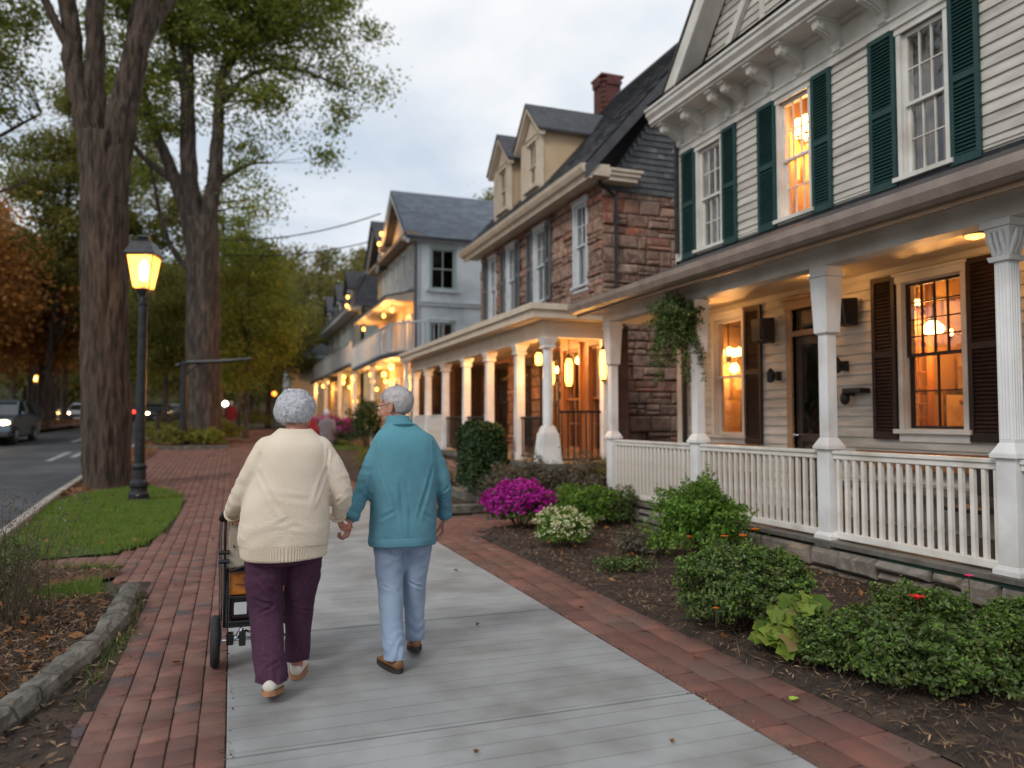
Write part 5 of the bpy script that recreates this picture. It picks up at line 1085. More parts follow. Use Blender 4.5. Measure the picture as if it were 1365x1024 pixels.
for yc in (41.2, 45.6, 50.4):
    F = FX(5.75); mb = MB(F); mb.box(yc - .8, yc + .8, -1.0, 0, 7.25, 8.5); mb.prism([(yc - .8, 0, 8.5), (yc + .8, 0, 9.5), (yc, 0, 9.3)], (0, -1.2, 0), (0, 0, 0)); dm = mb.build('dormer', 'stucco_trim', gh)
    mb = MB(F); mb.box(yc - .4, yc + .4, .0, .03, 7.5, 8.3); mb.build('dormer_window', 'glass_dark_solid', dm)
    mb = MB(F)
    for s_ in (-1, 1): mb.prism([(yc + s_ * 1.0, .2, 8.38), (yc, .2, 9.45), (yc, .2, 9.32), (yc + s_ * 1.0, .2, 8.26)], (0, -1.6, 0), (0, 0, 0))
    mb.build('dormer_roof', 'slate_base', dm)
mb = MB(); mb.box(5.4, 5.998, g0 - .3, g1 + .3, 7.04, 7.195); mb.build('cornice', 'stucco_trim', gh)
mb = MB(); mb.box(4.85, 5.998, 34.4, g1, 3.86, 4.0); mb.build('balcony_floor', 'slate_base', gh)
rail_path([(4.9, 34.4), (4.9, 38), (4.9, 42), (4.9, 46), (4.9, g1)], 4.0, 4.95, 'stucco_trim', gh, sp=.2)
for y in (38.5, 44.5, 50.3): mb = MB(); mb.frustum(4.97, y, h(y) - .1, 3.86, .1, .1); mb.build('balcony_post', 'trim_white', gh)
bulbs(['amber lamp at the eave corner of the grey-roofed house', 'low amber lamp at the corner of the grey-roofed house'], [(5.3, 38.4, 7.6), (5.3, 38.7, 7.2)], .08, 10, every=1)
# small turreted house at the end
th = thing('turret_house', 'small white house with dark pointed turret roof at the far end', 'house', (5.5, 56, 1))
mb = MB(); mb.box(3.7, 8, 54, 62, .9, 5.9); mb.build('wall', 'stucco_trim', th); mb = MB(); mb.add([(3.4, 53.7, 5.4), (8.3, 53.7, 5.4), (8.3, 62.3, 5.4), (3.4, 62.3, 5.4), (5.8, 55, 6.9), (5.8, 61, 6.9)], [(0, 3, 2, 1), (0, 1, 4), (1, 2, 5, 4), (2, 3, 5), (3, 0, 4, 5)]); mb.build('roof', 'slate_base', th)
mb = MB(); mb.frustum(4.2, 53.6, 4.5, 6.4, .7, .62); mb.build('turret', 'stucco_trim', th); mb = MB(); mb.frustum(4.2, 53.6, 6.4, 6.6, .85, .8); mb.frustum(4.2, 53.6, 6.6, 7.2, .7, .55); mb.frustum(4.2, 53.6, 7.2, 8.0, .55, .1); mb.build('turret_roof', 'slate_blue_solid', th)
# overhead cables
def cable(a, b, sag, label):
    n = 16; P = []
    for i in range(n + 1): t = i / n; p = Vector(a).lerp(Vector(b), t); p.z -= sag * 4 * t * (1 - t); P.append(p)
    mb = MB(); mb.tube(P, .025, 5); return tag(mb.build('overhead_cable', 'black_metal'), label, 'cable')
cable((-1.8, 32.3, 8.6), (5.55, 30.9, 9.9), .45, 'upper overhead cable from the tree to the white house gable'); cable((-1.5, 33.4, 8.3), (5.55, 33.4, 9.3), .35, 'lower overhead cable from the tree to the white house gable')
# ============================================================ TREES AND PLANTS
def limb(pts, r0, r1, jag=0., n=5):
    """smooth polyline with tapering radii"""
    P = [Vector(p) for p in pts]; out = []
    for i in range(len(P) - 1):
        p0 = P[max(i - 1, 0)]; p1 = P[i]; p2 = P[i + 1]; p3 = P[min(i + 2, len(P) - 1)]
        for k in range(n):
            t = k / n; q = .5 * ((2 * p1) + (p2 - p0) * t + (2 * p0 - 5 * p1 + 4 * p2 - p3) * t * t + (3 * p1 - p0 - 3 * p2 + p3) * t ** 3)
            if jag and (i or k): q += Vector((rnd.gauss(0, jag), rnd.gauss(0, jag), 0))
            out.append(q)
    out.append(P[-1]); m_ = len(out) - 1
    return out, [r0 + (r1 - r0) * (i / m_) ** .8 for i in range(m_ + 1)]
def tree(name, label, base, limbs, blobs, nclump, nleaf, ls, leafm, barkm='bark', group=None, cr=.5, seg=14, twigs=True, ridge=0., flat=.6, cat='tree', droop=.0, lw=.55):
    t = thing(name, label, cat, base, group); mb = MB(); pts_all = []
    for li, (pts, r0, r1) in enumerate(limbs):
        P, R_ = limb(pts, r0, r1, .02 if li else 0., 6)
        if li == 0: R_ = [r * (1 + .55 * math.exp(-i * 1.1)) for i, r in enumerate(R_)]
        fn = None
        if ridge:
            fn = lambda p, off, i: 1 + ridge * (noise.noise(Vector((off.x * 9, off.y * 9, p.z * .9))) + .6 * noise.noise(Vector((off.x * 26, off.y * 26, p.z * 2.2))))
        if ridge:   # denser rings
            P2 = []; R2 = []
            for i in range(len(P) - 1):
                for k in range(5): P2.append(P[i].lerp(P[i + 1], k / 5)); R2.append(R_[i] + (R_[i + 1] - R_[i]) * k / 5)
            P2.append(P[-1]); R2.append(R_[-1]); P, R_ = P2, R2
        mb.tube(P, R_, seg if r0 > .12 else 6, fn=fn); pts_all += [(p, r) for p, r in zip(P, R_) if li or p.z > base[2] + 3]
    # clump centres
    Cs = []
    wts = [b[3] * b[4] * b[5] for b in blobs]; tot = sum(wts)
    for b, w_ in zip(blobs, wts):
        for _ in range(max(2, int(nclump * w_ / tot))):
            while True:
                q = Vector((rnd.uniform(-1, 1), rnd.uniform(-1, 1), rnd.uniform(-1, 1)))
                if .25 < q.length < 1: break
            q = q.normalized() * (q.length ** .6); Cs.append(Vector((b[0] + q.x * b[3], b[1] + q.y * b[4], b[2] + q.z * b[5])))
    if twigs:
        A = np.array([tuple(p) for p, r in pts_all])
        for c in Cs:
            d = np.linalg.norm((A - np.array(c)) * np.array([1, 1, 1.3]), axis=1) + np.where(A[:, 2] > c.z, 1.5, 0); k = int(d.argmin()); p, r = pts_all[k]
            mid = p.lerp(c, .5) + Vector((rnd.gauss(0, .15), rnd.gauss(0, .15), rnd.uniform(-.1, .3) * (c - p).length * .3)); r0 = min(r * .5, .02 + .012 * (c - p).length)
            mb.tube([p, mid, c], [r0, r0 * .6, .008], 4, cap=False)
    mb.build('trunk', barkm, t, smooth=True, fixn=False)
    C = np.array([tuple(c) for c in Cs]); n = nleaf // len(C); D = RS.normal(size=(len(C), n, 3)) * cr * RS.uniform(.55, 1.3, (len(C), 1, 1)); D[:, :, 2] *= flat
    if droop: D[:, :, 2] -= droop * (D[:, :, 0] ** 2 + D[:, :, 1] ** 2)
    leaf_obj('crown', (C[:, None, :] + D).reshape(-1, 3), ls, ls * lw, leafm, t, up=.3); return t
# big tree beside the lamp
b = (-2.45, 18.2, 0)
tree('street_tree', 'huge rough grey-brown trunk forking above the near street lamp', b,
     [([(-2.45, 18.2, -.1), (-2.45, 18.2, .5), (-2.5, 18.2, 1.6), (-2.56, 18.2, 3.2), (-2.62, 18.2, 5.2), (-2.64, 18.2, 6.9), (-2.6, 18.15, 7.6)], .46, .45),
      ([(-2.68, 18.2, 5.6), (-2.95, 18.3, 7.4), (-3.3, 18.4, 9.0), (-3.5, 18.5, 10.6), (-3.75, 18.8, 13), (-4.6, 19.2, 16)], .30, .1),
      ([(-2.66, 18.25, 6.0), (-2.85, 18.4, 7.6), (-2.92, 18.4, 9.0), (-2.93, 18.4, 10.6), (-2.8, 18.6, 13), (-2.6, 19, 17)], .30, .1),
      ([(-2.58, 18.15, 6.2), (-2.36, 18.05, 7.6), (-2.12, 17.95, 9.0), (-1.85, 17.85, 10.6), (-1.3, 17.6, 13), (-.8, 17, 16)], .36, .12),
      ([(-2.5, 18.6, 7.6), (-2.45, 19.0, 9.0), (-2.3, 19.5, 11), (-2, 20.5, 14)], .16, .07),
      ([(-3.3, 18.4, 9.2), (-4.3, 18.0, 11.2), (-5.5, 17.6, 12.4)], .12, .04), ([(-2.1, 17.9, 9.2), (-1.2, 18.8, 11.5), (.4, 19.2, 13.2)], .14, .05)],
     [(-4.2, 18.5, 15, 3.6, 3.4, 3.0), (-1.2, 18.2, 15.6, 3.4, 3.2, 2.8), (-2.6, 20.5, 17, 3, 3, 2.5)], 150, 26000, .16, 'leaf_green', ridge=.14, seg=72, cr=.55)
# second big tree
b = (-1.05, 32.3, h(32.3))
tree('street_tree', 'tall green leafy tree with dark multi-stemmed trunk standing behind the near street lamp', b,
     [([(-1.0, 32.3, .4), (-1.05, 32.3, 1.6), (-1.1, 32.3, 4), (-1.15, 32.3, 7), (-1.25, 32.3, 9.4)], .66, .62),
      ([(-1.4, 32.35, 7.8), (-2.0, 32.5, 10.2), (-2.9, 32.9, 12.6), (-3.7, 33.2, 15), (-4.2, 33.4, 18)], .34, .1),
      ([(-1.3, 32.3, 8.4), (-1.75, 32.5, 11), (-1.85, 32.6, 14), (-1.9, 32.6, 17.5), (-1.7, 32.6, 21)], .44, .14),
      ([(-1.15, 32.3, 8.2), (-.85, 32.2, 10.8), (-.7, 32.1, 13), (-.6, 32, 15), (.2, 31.8, 17)], .38, .12),
      ([(-.65, 32.1, 14), (.6, 31.7, 15.3), (2.2, 31.2, 15.5), (4.4, 30.5, 14.6)], .15, .03), ([(-.6, 32, 15), (1, 31.5, 17.5), (3.4, 31, 18.6)], .14, .03),
      ([(-2.2, 32.6, 10.8), (-3.6, 33, 12.0), (-4.6, 33.3, 13.6)], .16, .05), ([(-.85, 32.2, 10.8), (.4, 31.8, 11.6), (1.3, 31.5, 11.7)], .12, .03), ([(-1.2, 32.3, 6.8), (-2.5, 32.8, 8.6), (-3.2, 33.2, 11.5)], .16, .05),
      ([(-1.9, 32.6, 14), (-2.6, 33, 17), (-3, 33, 20)], .14, .04)],
     [(-1.8, 32.5, 20, 4.2, 3.6, 3.2), (1.6, 31.5, 18.2, 2.8, 2.6, 1.7), (3.6, 30.8, 17.6, 1.8, 1.8, 1.3), (4.3, 30.5, 14.6, 1.3, 1.3, .9), (2.9, 31, 15.5, 1.5, 1.5, .8), (4.2, 30.6, 13.3, .8, 1, .9), (.4, 31.8, 14.6, 1.5, 2, 1.3), (.9, 31.7, 12.2, 1.1, 1.2, .6),
      (-3.9, 33.2, 16.5, 2, 2, 2.2), (-3.6, 33.2, 12.5, 1.3, 1.5, 1.6), (-1, 32.3, 16.5, 2, 2, 1.8), (1.2, 31.6, 9.8, .9, 1, .8), (3.4, 31, 11.8, .5, .6, .5), (-.3, 32, 17.2, 2.6, 2.2, 1.6), (.6, 31.8, 13.4, 1.3, 1.4, .7), (-2.6, 32.6, 14.4, 1.6, 1.6, 1.4), (-.2, 32, 10.6, 1.2, 1.2, 1.1), (2.2, 31.3, 17, 2.0, 1.6, 1.4)],
     340, 64000, .165, 'leaf_green', 'bark_dark', seg=28, cr=.46, ridge=.06)
def simple_limbs(x, y, z, H, r, n=6, spread=.35, lean=0):
    L_ = [([(x, y, z - .2), (x + lean * .2, y, z + H * .3), (x + lean * .6, y, z + H * .6), (x + lean, y, z + H * .92)], r, r * .25)]
    for i in range(n):
        a = rnd.uniform(0, 2 * PI); z0 = z + H * rnd.uniform(.28, .6); s_ = H * spread * rnd.uniform(.6, 1.1)
        L_.append(([(x + lean * .4, y, z0), (x + lean * .5 + math.cos(a) * s_ * .5, y + math.sin(a) * s_ * .5, z0 + H * .16), (x + math.cos(a) * s_, y + math.sin(a) * s_, z0 + H * .26)], r * .45, r * .12))
    return L_
def std_tree(label, x, y, H, r, cw, lm, nc=70, nl=16000, ls=.22, zb=.28, bark='bark_dark', name='tree', cr=.6, lean=0, blobs=None, zh=None, group=None):
    z = h(y) + (zh or 0); bl = blobs or [(x, y, z + H * (zb + 1) / 2, cw, cw, H * (1 - zb) / 2), (x + cw * .5, y - cw * .3, z + H * .55, cw * .55, cw * .55, H * .2), (x - cw * .5, y + cw * .2, z + H * .5, cw * .5, cw * .5, H * .2)]
    return tree(name, label, (x, y, z), simple_limbs(x, y, z, H, r, lean=lean), bl, nc, nl, ls, lm, bark, cr=cr, seg=10, group=group)
# small trees and yellow-green understorey behind tree 2 (screen x 200-370)
std_tree('pale yellow-green small tree just right of the multi-stemmed tree', .6, 36, 9.5, .14, 1.9, 'leaf_yellow', 70, 20000, .15, .18, cr=.45)
std_tree('green low-branched tree behind the black sign post', -3.0, 40, 8.2, .16, 2.2, 'leaf_olive', 70, 20000, .16, .34, cr=.5)
std_tree('yellow bushy tree between the near lamp and the multi-stemmed tree', -4.6, 46, 9.0, .16, 2.6, 'leaf_yellow', 70, 16000, .2, .34, cr=.55)
std_tree('olive tree standing over the far end of the brick path', 2.2, 52, 9.5, .2, 2.7, 'leaf_olive', 80, 16000, .2, .25, cr=.55)
std_tree('green loose-crowned tree with drooping twigs left of the far path', -.6, 44, 13, .18, 2.4, 'leaf_green', 80, 20000, .18, .2, cr=.5)
# across the road: autumn trees
aut = [(-13.5, 43, 11.5, .26, 4.0, 'leaf_orange', 'orange autumn tree at the left edge beyond the parked car'), (-17, 52, 14, .3, 5, 'leaf_orange', 'broad rust-coloured tree behind the orange ones across the road'),
       (-10.2, 50, 10, .22, 3.0, 'leaf_orange', 'slim orange autumn tree just right of the far street lamp'), (-11.2, 62, 13, .25, 4.0, 'leaf_orange', 'copper-leaved tree seen between the far lamp and the big trunk'),
       (-14, 74, 15, .3, 5, 'leaf_orange', 'tall rusty tree far up the road on the left'), (-9.5, 84, 12, .25, 4., 'leaf_yellow', 'yellowing tree closing the far end of the road'), (-20, 38, 9, .25, 4.2, 'leaf_hedge', 'dark green tree behind the parked car')]
for x, y, H, r, cw, lm, lab in aut: std_tree(lab, x, y, H, r, cw, lm, 90, 22000, .26, .36 if lm != 'leaf_hedge' else .05, cr=.8, zh=.2)
# tall thin crowned tree at upper left
x, y = -11.5, 30.
tree('tree', 'tall airy green tree reaching over the road at the upper left', (x, y, h(y)), simple_limbs(x, y, h(y), 17, .3, 9, .3, lean=1),
     [(-10.5, 30, 15, 3.4, 3, 2.6), (-9.2, 29, 12.6, 2.6, 2.5, 1.8), (-12.5, 30, 12, 3, 3, 2.4), (-9.6, 30, 9.8, 1.8, 1.8, 1.2), (-8.2, 29, 15.5, 2.2, 2, 1.6), (-7.6, 29.5, 12.6, 1.6, 1.6, 1.2), (-8, 29.5, 10.2, 1.2, 1.3, .8), (-10, 29, 17.5, 3, 2, 1.6)], 260, 44000, .155, 'leaf_green', 'bark_dark', seg=12, cr=.42)
x, y = -7.4, 44.
tree('tree', 'slender mixed green tree rising beyond the big forked trunk', (-9.2, 46, h(y)), simple_limbs(-9.2, 46, h(y), 16, .22, 9, .3, lean=1),
     [(-8.5, 46, 14, 2.6, 2.5, 2.4), (-7, 45, 11.5, 2.2, 2, 1.5), (-9.8, 46, 10, 2.2, 2.2, 1.6), (-5.6, 46, 15, 2, 2, 1.8), (-6.4, 45.5, 18, 2.4, 2, 2.0), (-3.4, 45, 12, 1.8, 1.8, 1.6)], 200, 50000, .2, 'leaf_olive', 'bark_dark', seg=12, cr=.55)
# bare trunks across the road
for i, (x, y, H, lab) in enumerate([(-12.0, 56, 9, 'straight dark trunk just right of the far street lamp'), (-11.4, 59.5, 10, 'straight dark trunk next left of the big forked tree')]):
    tree('tree', lab, (x, y, h(y)), simple_limbs(x, y, h(y), H, .24, 5, .3), [(x, y, h(y) + H, 2.5, 2.5, 2)], 30, 7000, .25, 'leaf_orange', 'bark_dark', cr=.7, seg=10)
# tree top behind the white house roof
std_tree('treetop showing over the grey-blue roof of the white house', 16, 42, 15.5, .3, 2.6, 'leaf_olive', 50, 9000, .22, .5)
# wooded hill (one far-off mass)
def forest():
    mb = MB(); CC = []
    for i in range(420):
        x = rnd.uniform(-75, 60); y = rnd.uniform(92, 215); z = h(y) + float(hill(np.array(x), np.array(y))); H = rnd.uniform(9, 15); w_ = H * rnd.uniform(.22, .34)
        mb.tube([(x, y, z - .5), (x, y, z + H * .7)], [.3, .12], 5, cap=False)
        n = 10
        for k in range(n):
            a = rnd.uniform(0, 2 * PI); t = rnd.random(); rr = w_ * math.sin(PI * (.15 + .8 * t)) * rnd.uniform(.5, 1); c = np.array([x + rr * math.cos(a), y + rr * math.sin(a), z + H * (.22 + .75 * t)]); CC.append(c + RS.normal(size=(34, 3)) * (1.0, 1.0, .75))
    v, f = leafV(np.concatenate(CC), 0, .85, .55, up=.3)
    o = np_mesh('forest', v, f, 'leaf_forest'); tag(o, 'wooded hillside of olive and brown autumn trees behind the houses', 'forest', kind='stuff')
    o2 = mb.build('forest_trunks', 'bark_dark', o, fixn=False)
forest()
for i, (x, y, H, lm, lab) in enumerate([(1.5, 70, 13, 'leaf_olive', 'olive round-topped tree at the foot of the wooded hill left of the turret house'), (6.5, 78, 15, 'leaf_forest', 'tall brownish tree rising behind the turret house'), (-3.5, 74, 11, 'leaf_olive', 'low olive tree at the foot of the hill by the road'), (12, 76, 16, 'leaf_forest', 'broad forest tree behind the grey-roofed house')]):
    std_tree(lab, x, y, H, .3, 4.4, lm, 80, 14000, .34, .12, cr=.9)

# ---- shrubs
def shrub(label, x, y, rx, ry, H, n, L_, W_, lm, seed=1, fl=None, lump=.22, z0=None, stems=12, cat='shrub', name='shrub', inner=.5, top=0.5, box=False):
    z = (h(y) + .02) if z0 is None else z0; t = thing(name, label, cat, (x, y, z)); RS2 = np.random.RandomState(seed)
    d = RS2.normal(size=(n, 3)); d /= np.linalg.norm(d, axis=1, keepdims=True); d[:, 2] = np.where(d[:, 2] < -.35, -d[:, 2], d[:, 2])
    nzv = np.array([noise.noise(Vector(q) * 2.2 + Vector((seed, 0, 0))) + .6 * noise.noise(Vector(q) * 5.5 + Vector((0, seed, 0))) + .35 * noise.noise(Vector(q) * 13 + Vector((0, seed, 3))) for q in d])
    r = (1 + lump * nzv * 1.6) * (1 - np.abs(RS2.normal(0, .13, n))); k = RS2.random_sample(n) < inner * .5; r[k] *= RS2.uniform(.4, .95, k.sum())
    if box: d = d / (np.abs(d).max(1, keepdims=True) ** .75); nzv = nzv * .6
    C = d * r[:, None] * np.array([rx, ry, H * .58]) + np.array([x, y, z + H * .42]); C[:, 2] = np.maximum(C[:, 2], z + .02 + RS2.uniform(0, .04, n))
    leaf_obj('foliage', C, L_, W_, lm, t, up=.5, out=d, outw=.8)
    if lm == 'leaf_box' and n > 7000:
        k = np.where((nzv > .12) & (d[:, 2] > -.1))[0][:n // 9]; leaf_obj('new_growth', C[k] + d[k] * .018, L_ * .8, W_ * .8, 'leaf_lime', t, up=.6, out=d[k], outw=.7)
    mb = MB()
    for i in range(stems):      # a few shoots stand clear of the leaves
        a = rnd.uniform(0, 2 * PI); q = rnd.uniform(.3, .85); mb.tube([(x + .04 * math.cos(a), y + .04 * math.sin(a), z - .02), (x + rx * q * .5 * math.cos(a), y + ry * q * .5 * math.sin(a), z + H * .35), (x + rx * q * math.cos(a), y + ry * q * math.sin(a), z + H * rnd.uniform(.5, .85))], [.012, .008, .003], 5, cap=False)
    mb.build('stems', 'stem', t, fixn=False)
    if fl:
        fm, nf, fL, fr, zmin = fl; k = np.where(d[:, 2] > zmin)[0]; ii = RS2.choice(k, nf); Cf = (d[ii] * (1 + lump * nzv[ii, None] * 1.6 + .03)) * np.array([rx, ry, H * .58]) + np.array([x, y, z + H * .42])
        Cf = (Cf[:, None, :] + RS2.normal(size=(nf, 6, 3)) * fr).reshape(-1, 3); leaf_obj('blossom', Cf, fL, fL * .8, fm, t, up=.8, out=np.repeat(d[ii], 6, 0), outw=.6)
    return t
shrub('magenta flowering azalea at the far corner of the near bed', 3.75, 10.0, .46, .44, .58, 6500, .05, .025, 'leaf_box', 3, ('petal_magenta', 560, .055, .026, -.02))
shrub('low round shrub with white blossom in front of the magenta azalea', 3.66, 8.3, .31, .31, .42, 5500, .04, .017, 'leaf_lime', 5, ('petal_white', 300, .028, .012, -.1))
shrub('bright green upright shrub against the second railing post', 4.68, 7.02, .45, .42, .80, 11000, .05, .022, 'leaf_lime', 8, lump=.42)
shrub('dense rounded dark green boxwood in the middle of the near bed', 3.52, 4.74, .47, .44, .54, 27000, .034, .018, 'leaf_box', 10, lump=.25)
shrub('largest dark green boxwood at the right edge of the bed', 3.74, 3.33, .45, .46, .44, 30000, .032, .017, 'leaf_box', 12, lump=.36)
shrub('dark green boxwood behind the largest one, cut off by the picture edge', 4.35, 3.0, .45, .45, .44, 20000, .032, .017, 'leaf_box', 13, lump=.24)
shrub('low dark green boxwood lobe joining the leafy geranium and the largest boxwood', 3.42, 3.72, .24, .24, .30, 8000, .032, .017, 'leaf_box', 14, lump=.26)
shrub('green leafy plant with yellow flowers behind the white-blossomed shrub', 4.55, 9.75, .5, .4, .55, 5000, .055, .02, 'leaf_lime', 21, lump=.35)
shrub('dark green perennial against the first railing post from the left', 5.1, 9.9, .4, .35, .5, 4000, .05, .02, 'leaf_box', 22, lump=.35)
shrub('low brown and green perennial between white-blossomed and bright green shrubs', 4.25, 7.55, .3, .3, .25, 1500, .05, .02, 'leaf_dry', 23, lump=.4)
shrub('sparse green groundcover clump before the bright green shrub', 3.62, 6.75, .26, .2, .14, 900, .045, .02, 'leaf_box', 24, lump=.5)
shrub('clipped dark green hedge block before the stone house porch', 4.3, 13.4, .40, .45, 1.42, 17000, .07, .035, 'leaf_hedge', 30, lump=.1, box=True)
for i, (x, y, rx, H, lm, lab) in enumerate([(5.35, 11.25, .5, .85, 'leaf_dry', 'dry brown shrub nearest the cream porch end'), (4.7, 11.7, .42, .8, 'leaf_dry', 'dry grey-brown shrub below the iron porch railing'), (4.1, 11.75, .32, .72, 'leaf_dry', 'feathery grey shrub beside the lower porch step'), (5.9, 11.2, .4, .95, 'leaf_olive', 'olive shrub half hidden behind the cream porch end post'),
                                            (3.9, 15.5, .45, .5, 'leaf_dry', 'low dry shrub left of the clipped hedge'), (4.0, 18.2, .5, .7, 'leaf_hedge', 'dark shrub below the white porch railing'), (3.8, 21, .6, .6, 'leaf_olive', 'olive shrub at the far end of the stone house porch')]):
    shrub(lab, x, y, rx, rx, H, 4500, .055, .022, lm, 40 + i, lump=.4)
for i, (x, y, rx, H, lm, fl, lab) in enumerate([(3.6, 30, .9, 1.0, 'leaf_hedge', ('petal_magenta', 260, .07, .04, 0), 'far crimson-flowered shrub behind the couple near the lit balcony'), (3.9, 33.5, 1.0, .9, 'leaf_hedge', ('petal_magenta', 160, .07, .04, 0), 'further crimson-flowered shrub behind the couple'), (4.5, 27.5, .6, 1.7, 'leaf_hedge', None, 'dark upright shrub before the lit balcony posts'),
      (-1.9, 30.5, .7, .7, 'leaf_olive', None, 'olive shrub at the foot of the black sign post'), (-.9, 30.6, .6, .6, 'leaf_yellow', None, 'yellow-green low shrub right of the black sign post'), (-.55, 33.5, .8, .8, 'leaf_yellow', None, 'yellowish shrub at the foot of the multi-stemmed tree'), (-2.5, 33, .8, .8, 'leaf_olive', None, 'olive shrub by the road side of the sign post'), (-2.3, 38, 1., 1.1, 'leaf_dry', None, 'dry brown shrub further along the roadside bed'), (.9, 50, 1.4, 1.0, 'leaf_olive', None, 'wide olive shrub where the far path bends')]):
    shrub(lab, x, y, rx, rx, H, 3500, .11, .05, lm, 60 + i, fl, lump=.4)
for i, (x, y, rx, H, n, lm, lab) in enumerate([(-1.8, 7.35, .3, .5, 1600, 'leaf_box', 'wispy green shrub at the left picture edge behind the mulch bed'), (-1.95, 8.0, .3, .3, 1000, 'leaf_box', 'small low green plant at the left edge of the grass strip')]):
    shrub(lab, x, y, rx, rx, H, n, .05, .014, lm, 80 + i, lump=.6, stems=30)
# twiggy dry grasses at left
t = thing('dry_shrub', 'thin bare twiggy plant at the left edge over the mulch', 'shrub', (-1.5, 6.5, 0)); mb = MB()
for i in range(110):
    a = rnd.uniform(0, 2 * PI); q = rnd.uniform(.1, .5); x, y = -1.5 + rnd.gauss(0, .12), 6.5 + rnd.gauss(0, .25); mb.tube([(x, y, 0), (x + q * .4 * math.cos(a), y + q * .4 * math.sin(a), .35), (x + q * math.cos(a), y + q * math.sin(a), rnd.uniform(.3, .95))], [.004, .003, .0012], 4, cap=False)
mb.build('twigs', 'stem', t, fixn=False); leaf_obj('foliage', np.stack([RS.normal(-1.5, .26, 1100), RS.normal(6.5, .35, 1100), RS.uniform(.1, .95, 1100)], 1), .035, .01, 'leaf_dry', t)
# broad-leaved plant
t = thing('leafy_plant', 'yellow-green broad-leaved plant between the two boxwoods', 'plant', (3.37, 3.98, .02)); V = []; Fc = []
mb = MB()
for i in range(170):
    a = rnd.uniform(0, 2 * PI); q = math.sqrt(rnd.random()); cx, cy = 3.37 + .27 * q * math.cos(a), 3.98 + .24 * q * math.sin(a); cz = .08 + .30 * (1 - q * q) * rnd.uniform(.6, 1.1) + rnd.uniform(0, .04); r_ = rnd.uniform(.035, .075)
    tl = Vector((math.cos(a) * .5 + rnd.gauss(0, .4), math.sin(a) * .5 + rnd.gauss(0, .4) - .25, 1)).normalized(); u = tl.orthogonal().normalized(); v_ = tl.cross(u); b0 = rnd.uniform(0, 2 * PI); n0 = len(V); V.append((cx, cy, cz - .012))
    for k in range(15):
        th = b0 + 2 * PI * k / 15; rr = r_ * (1 + .22 * math.cos(5 * (th - b0)) + .08 * math.cos(3 * (th - b0))); p = Vector((cx, cy, cz)) + (u * math.cos(th) + v_ * math.sin(th)) * rr - tl * (.01 * math.cos(2 * th)); V.append(tuple(p))
    Fc += [(n0, n0 + 1 + k, n0 + 1 + (k + 1) % 15) for k in range(15)]
    mb.tube([(3.37 + (cx - 3.37) * .2, 3.98 + (cy - 3.98) * .2, .02), (cx, cy, cz - .012)], .0025, 4, cap=False)
np_mesh('foliage', np.array(V), np.array(Fc), 'leaf_broad', t); mb.build('stems', 'leaf_light', t, fixn=False)
# small flowers scattered
def flower(x, y, z, r_, m, label, n=7):
    t = thing('flower', label, 'flower', (x, y, z)); mb = MB()
    for k in range(n):
        a = 2 * PI * k / n; c = Vector((math.cos(a), math.sin(a), .35)); s_ = Vector((-math.sin(a), math.cos(a), 0)); p = Vector((x, y, z)); mb.add([tuple(p), tuple(p + c * r_ * .6 + s_ * r_ * .34), tuple(p + c * r_), tuple(p + c * r_ * .6 - s_ * r_ * .34)], [(0, 1, 2, 3)])
    mb.ell((x, y, z + r_ * .15), (r_ * .35, r_ * .35, r_ * .3), seg=8, rings=5); mb.build('petals', m, t); mb = MB(); mb.tube([(x, y, z - .12), (x, y, z)], .003, 4); mb.build('stem', 'stem', t)
for x, y, z, r_, m, lab in [(4.40, 5.75, .52, .045, 'petal_orange', 'upper orange flower between bright green shrub and boxwood'), (4.27, 5.75, .47, .045, 'petal_orange', 'middle orange flower between bright green shrub and boxwood'), (4.22, 5.95, .44, .04, 'petal_orange', 'lower orange flower between bright green shrub and boxwood'), (4.28, 6.62, .34, .035, 'petal_orange', 'orange flower low in the bright green shrub'),
                            (3.06, 4.42, .24, .025, 'petal_orange', 'single orange flower on the front of the middle boxwood'), (3.52, 3.22, .53, .05, 'petal_red', 'red flower above the largest boxwood'), (4.0, 3.3, .60, .028, 'petal_pink', 'bright pink flower above the right boxwoods')]: flower(x, y, z, r_, m, lab)
# hanging basket at the porch gutter
t = thing('hanging_basket', 'leafy hanging basket below the porch gutter of the cream house', 'hanging basket', (5.35, 8.5, 2.6)); mb = MB(); mb.lathe(5.35, 8.5, [(.05, 2.42), (.13, 2.46), (.17, 2.6), (.165, 2.61)], 14); mb.build('basket', 'stem', t)
mb = MB()
for k in range(3): a = 2 * PI * k / 3; mb.tube([(5.35 + .16 * math.cos(a), 8.5 + .16 * math.sin(a), 2.6), (5.35, 8.5, 3.25)], .004, 4)
mb.build('chain', 'black_metal', t); n = 9000; d = RS.normal(size=(n, 3)); d /= np.linalg.norm(d, axis=1, keepdims=True); C = d * (RS.uniform(.3, 1.0, (n, 1)) ** .8 * (1 + .9 * np.array([noise.noise(Vector(q * 2.6)) for q in d]))[:, None]) * (.30, .30, .26) + (5.35, 8.5, 2.8)
k = RS.uniform(size=2600); st_ = RS.randint(0, 14, 2600); sa = st_ * .45; sl2 = (.5 + .5 * np.sin(st_ * 2.1)) * .5 + .3; rr_ = .2 + .12 * k; tr = np.stack([5.35 + np.cos(sa * 1.0) * rr_ + RS.normal(0, .03, 2600), 8.5 + np.sin(sa) * rr_ + RS.normal(0, .03, 2600), 2.75 - k * sl2], 1); leaf_obj('foliage', np.concatenate([C, tr]), .045, .02, 'leaf_box', t)
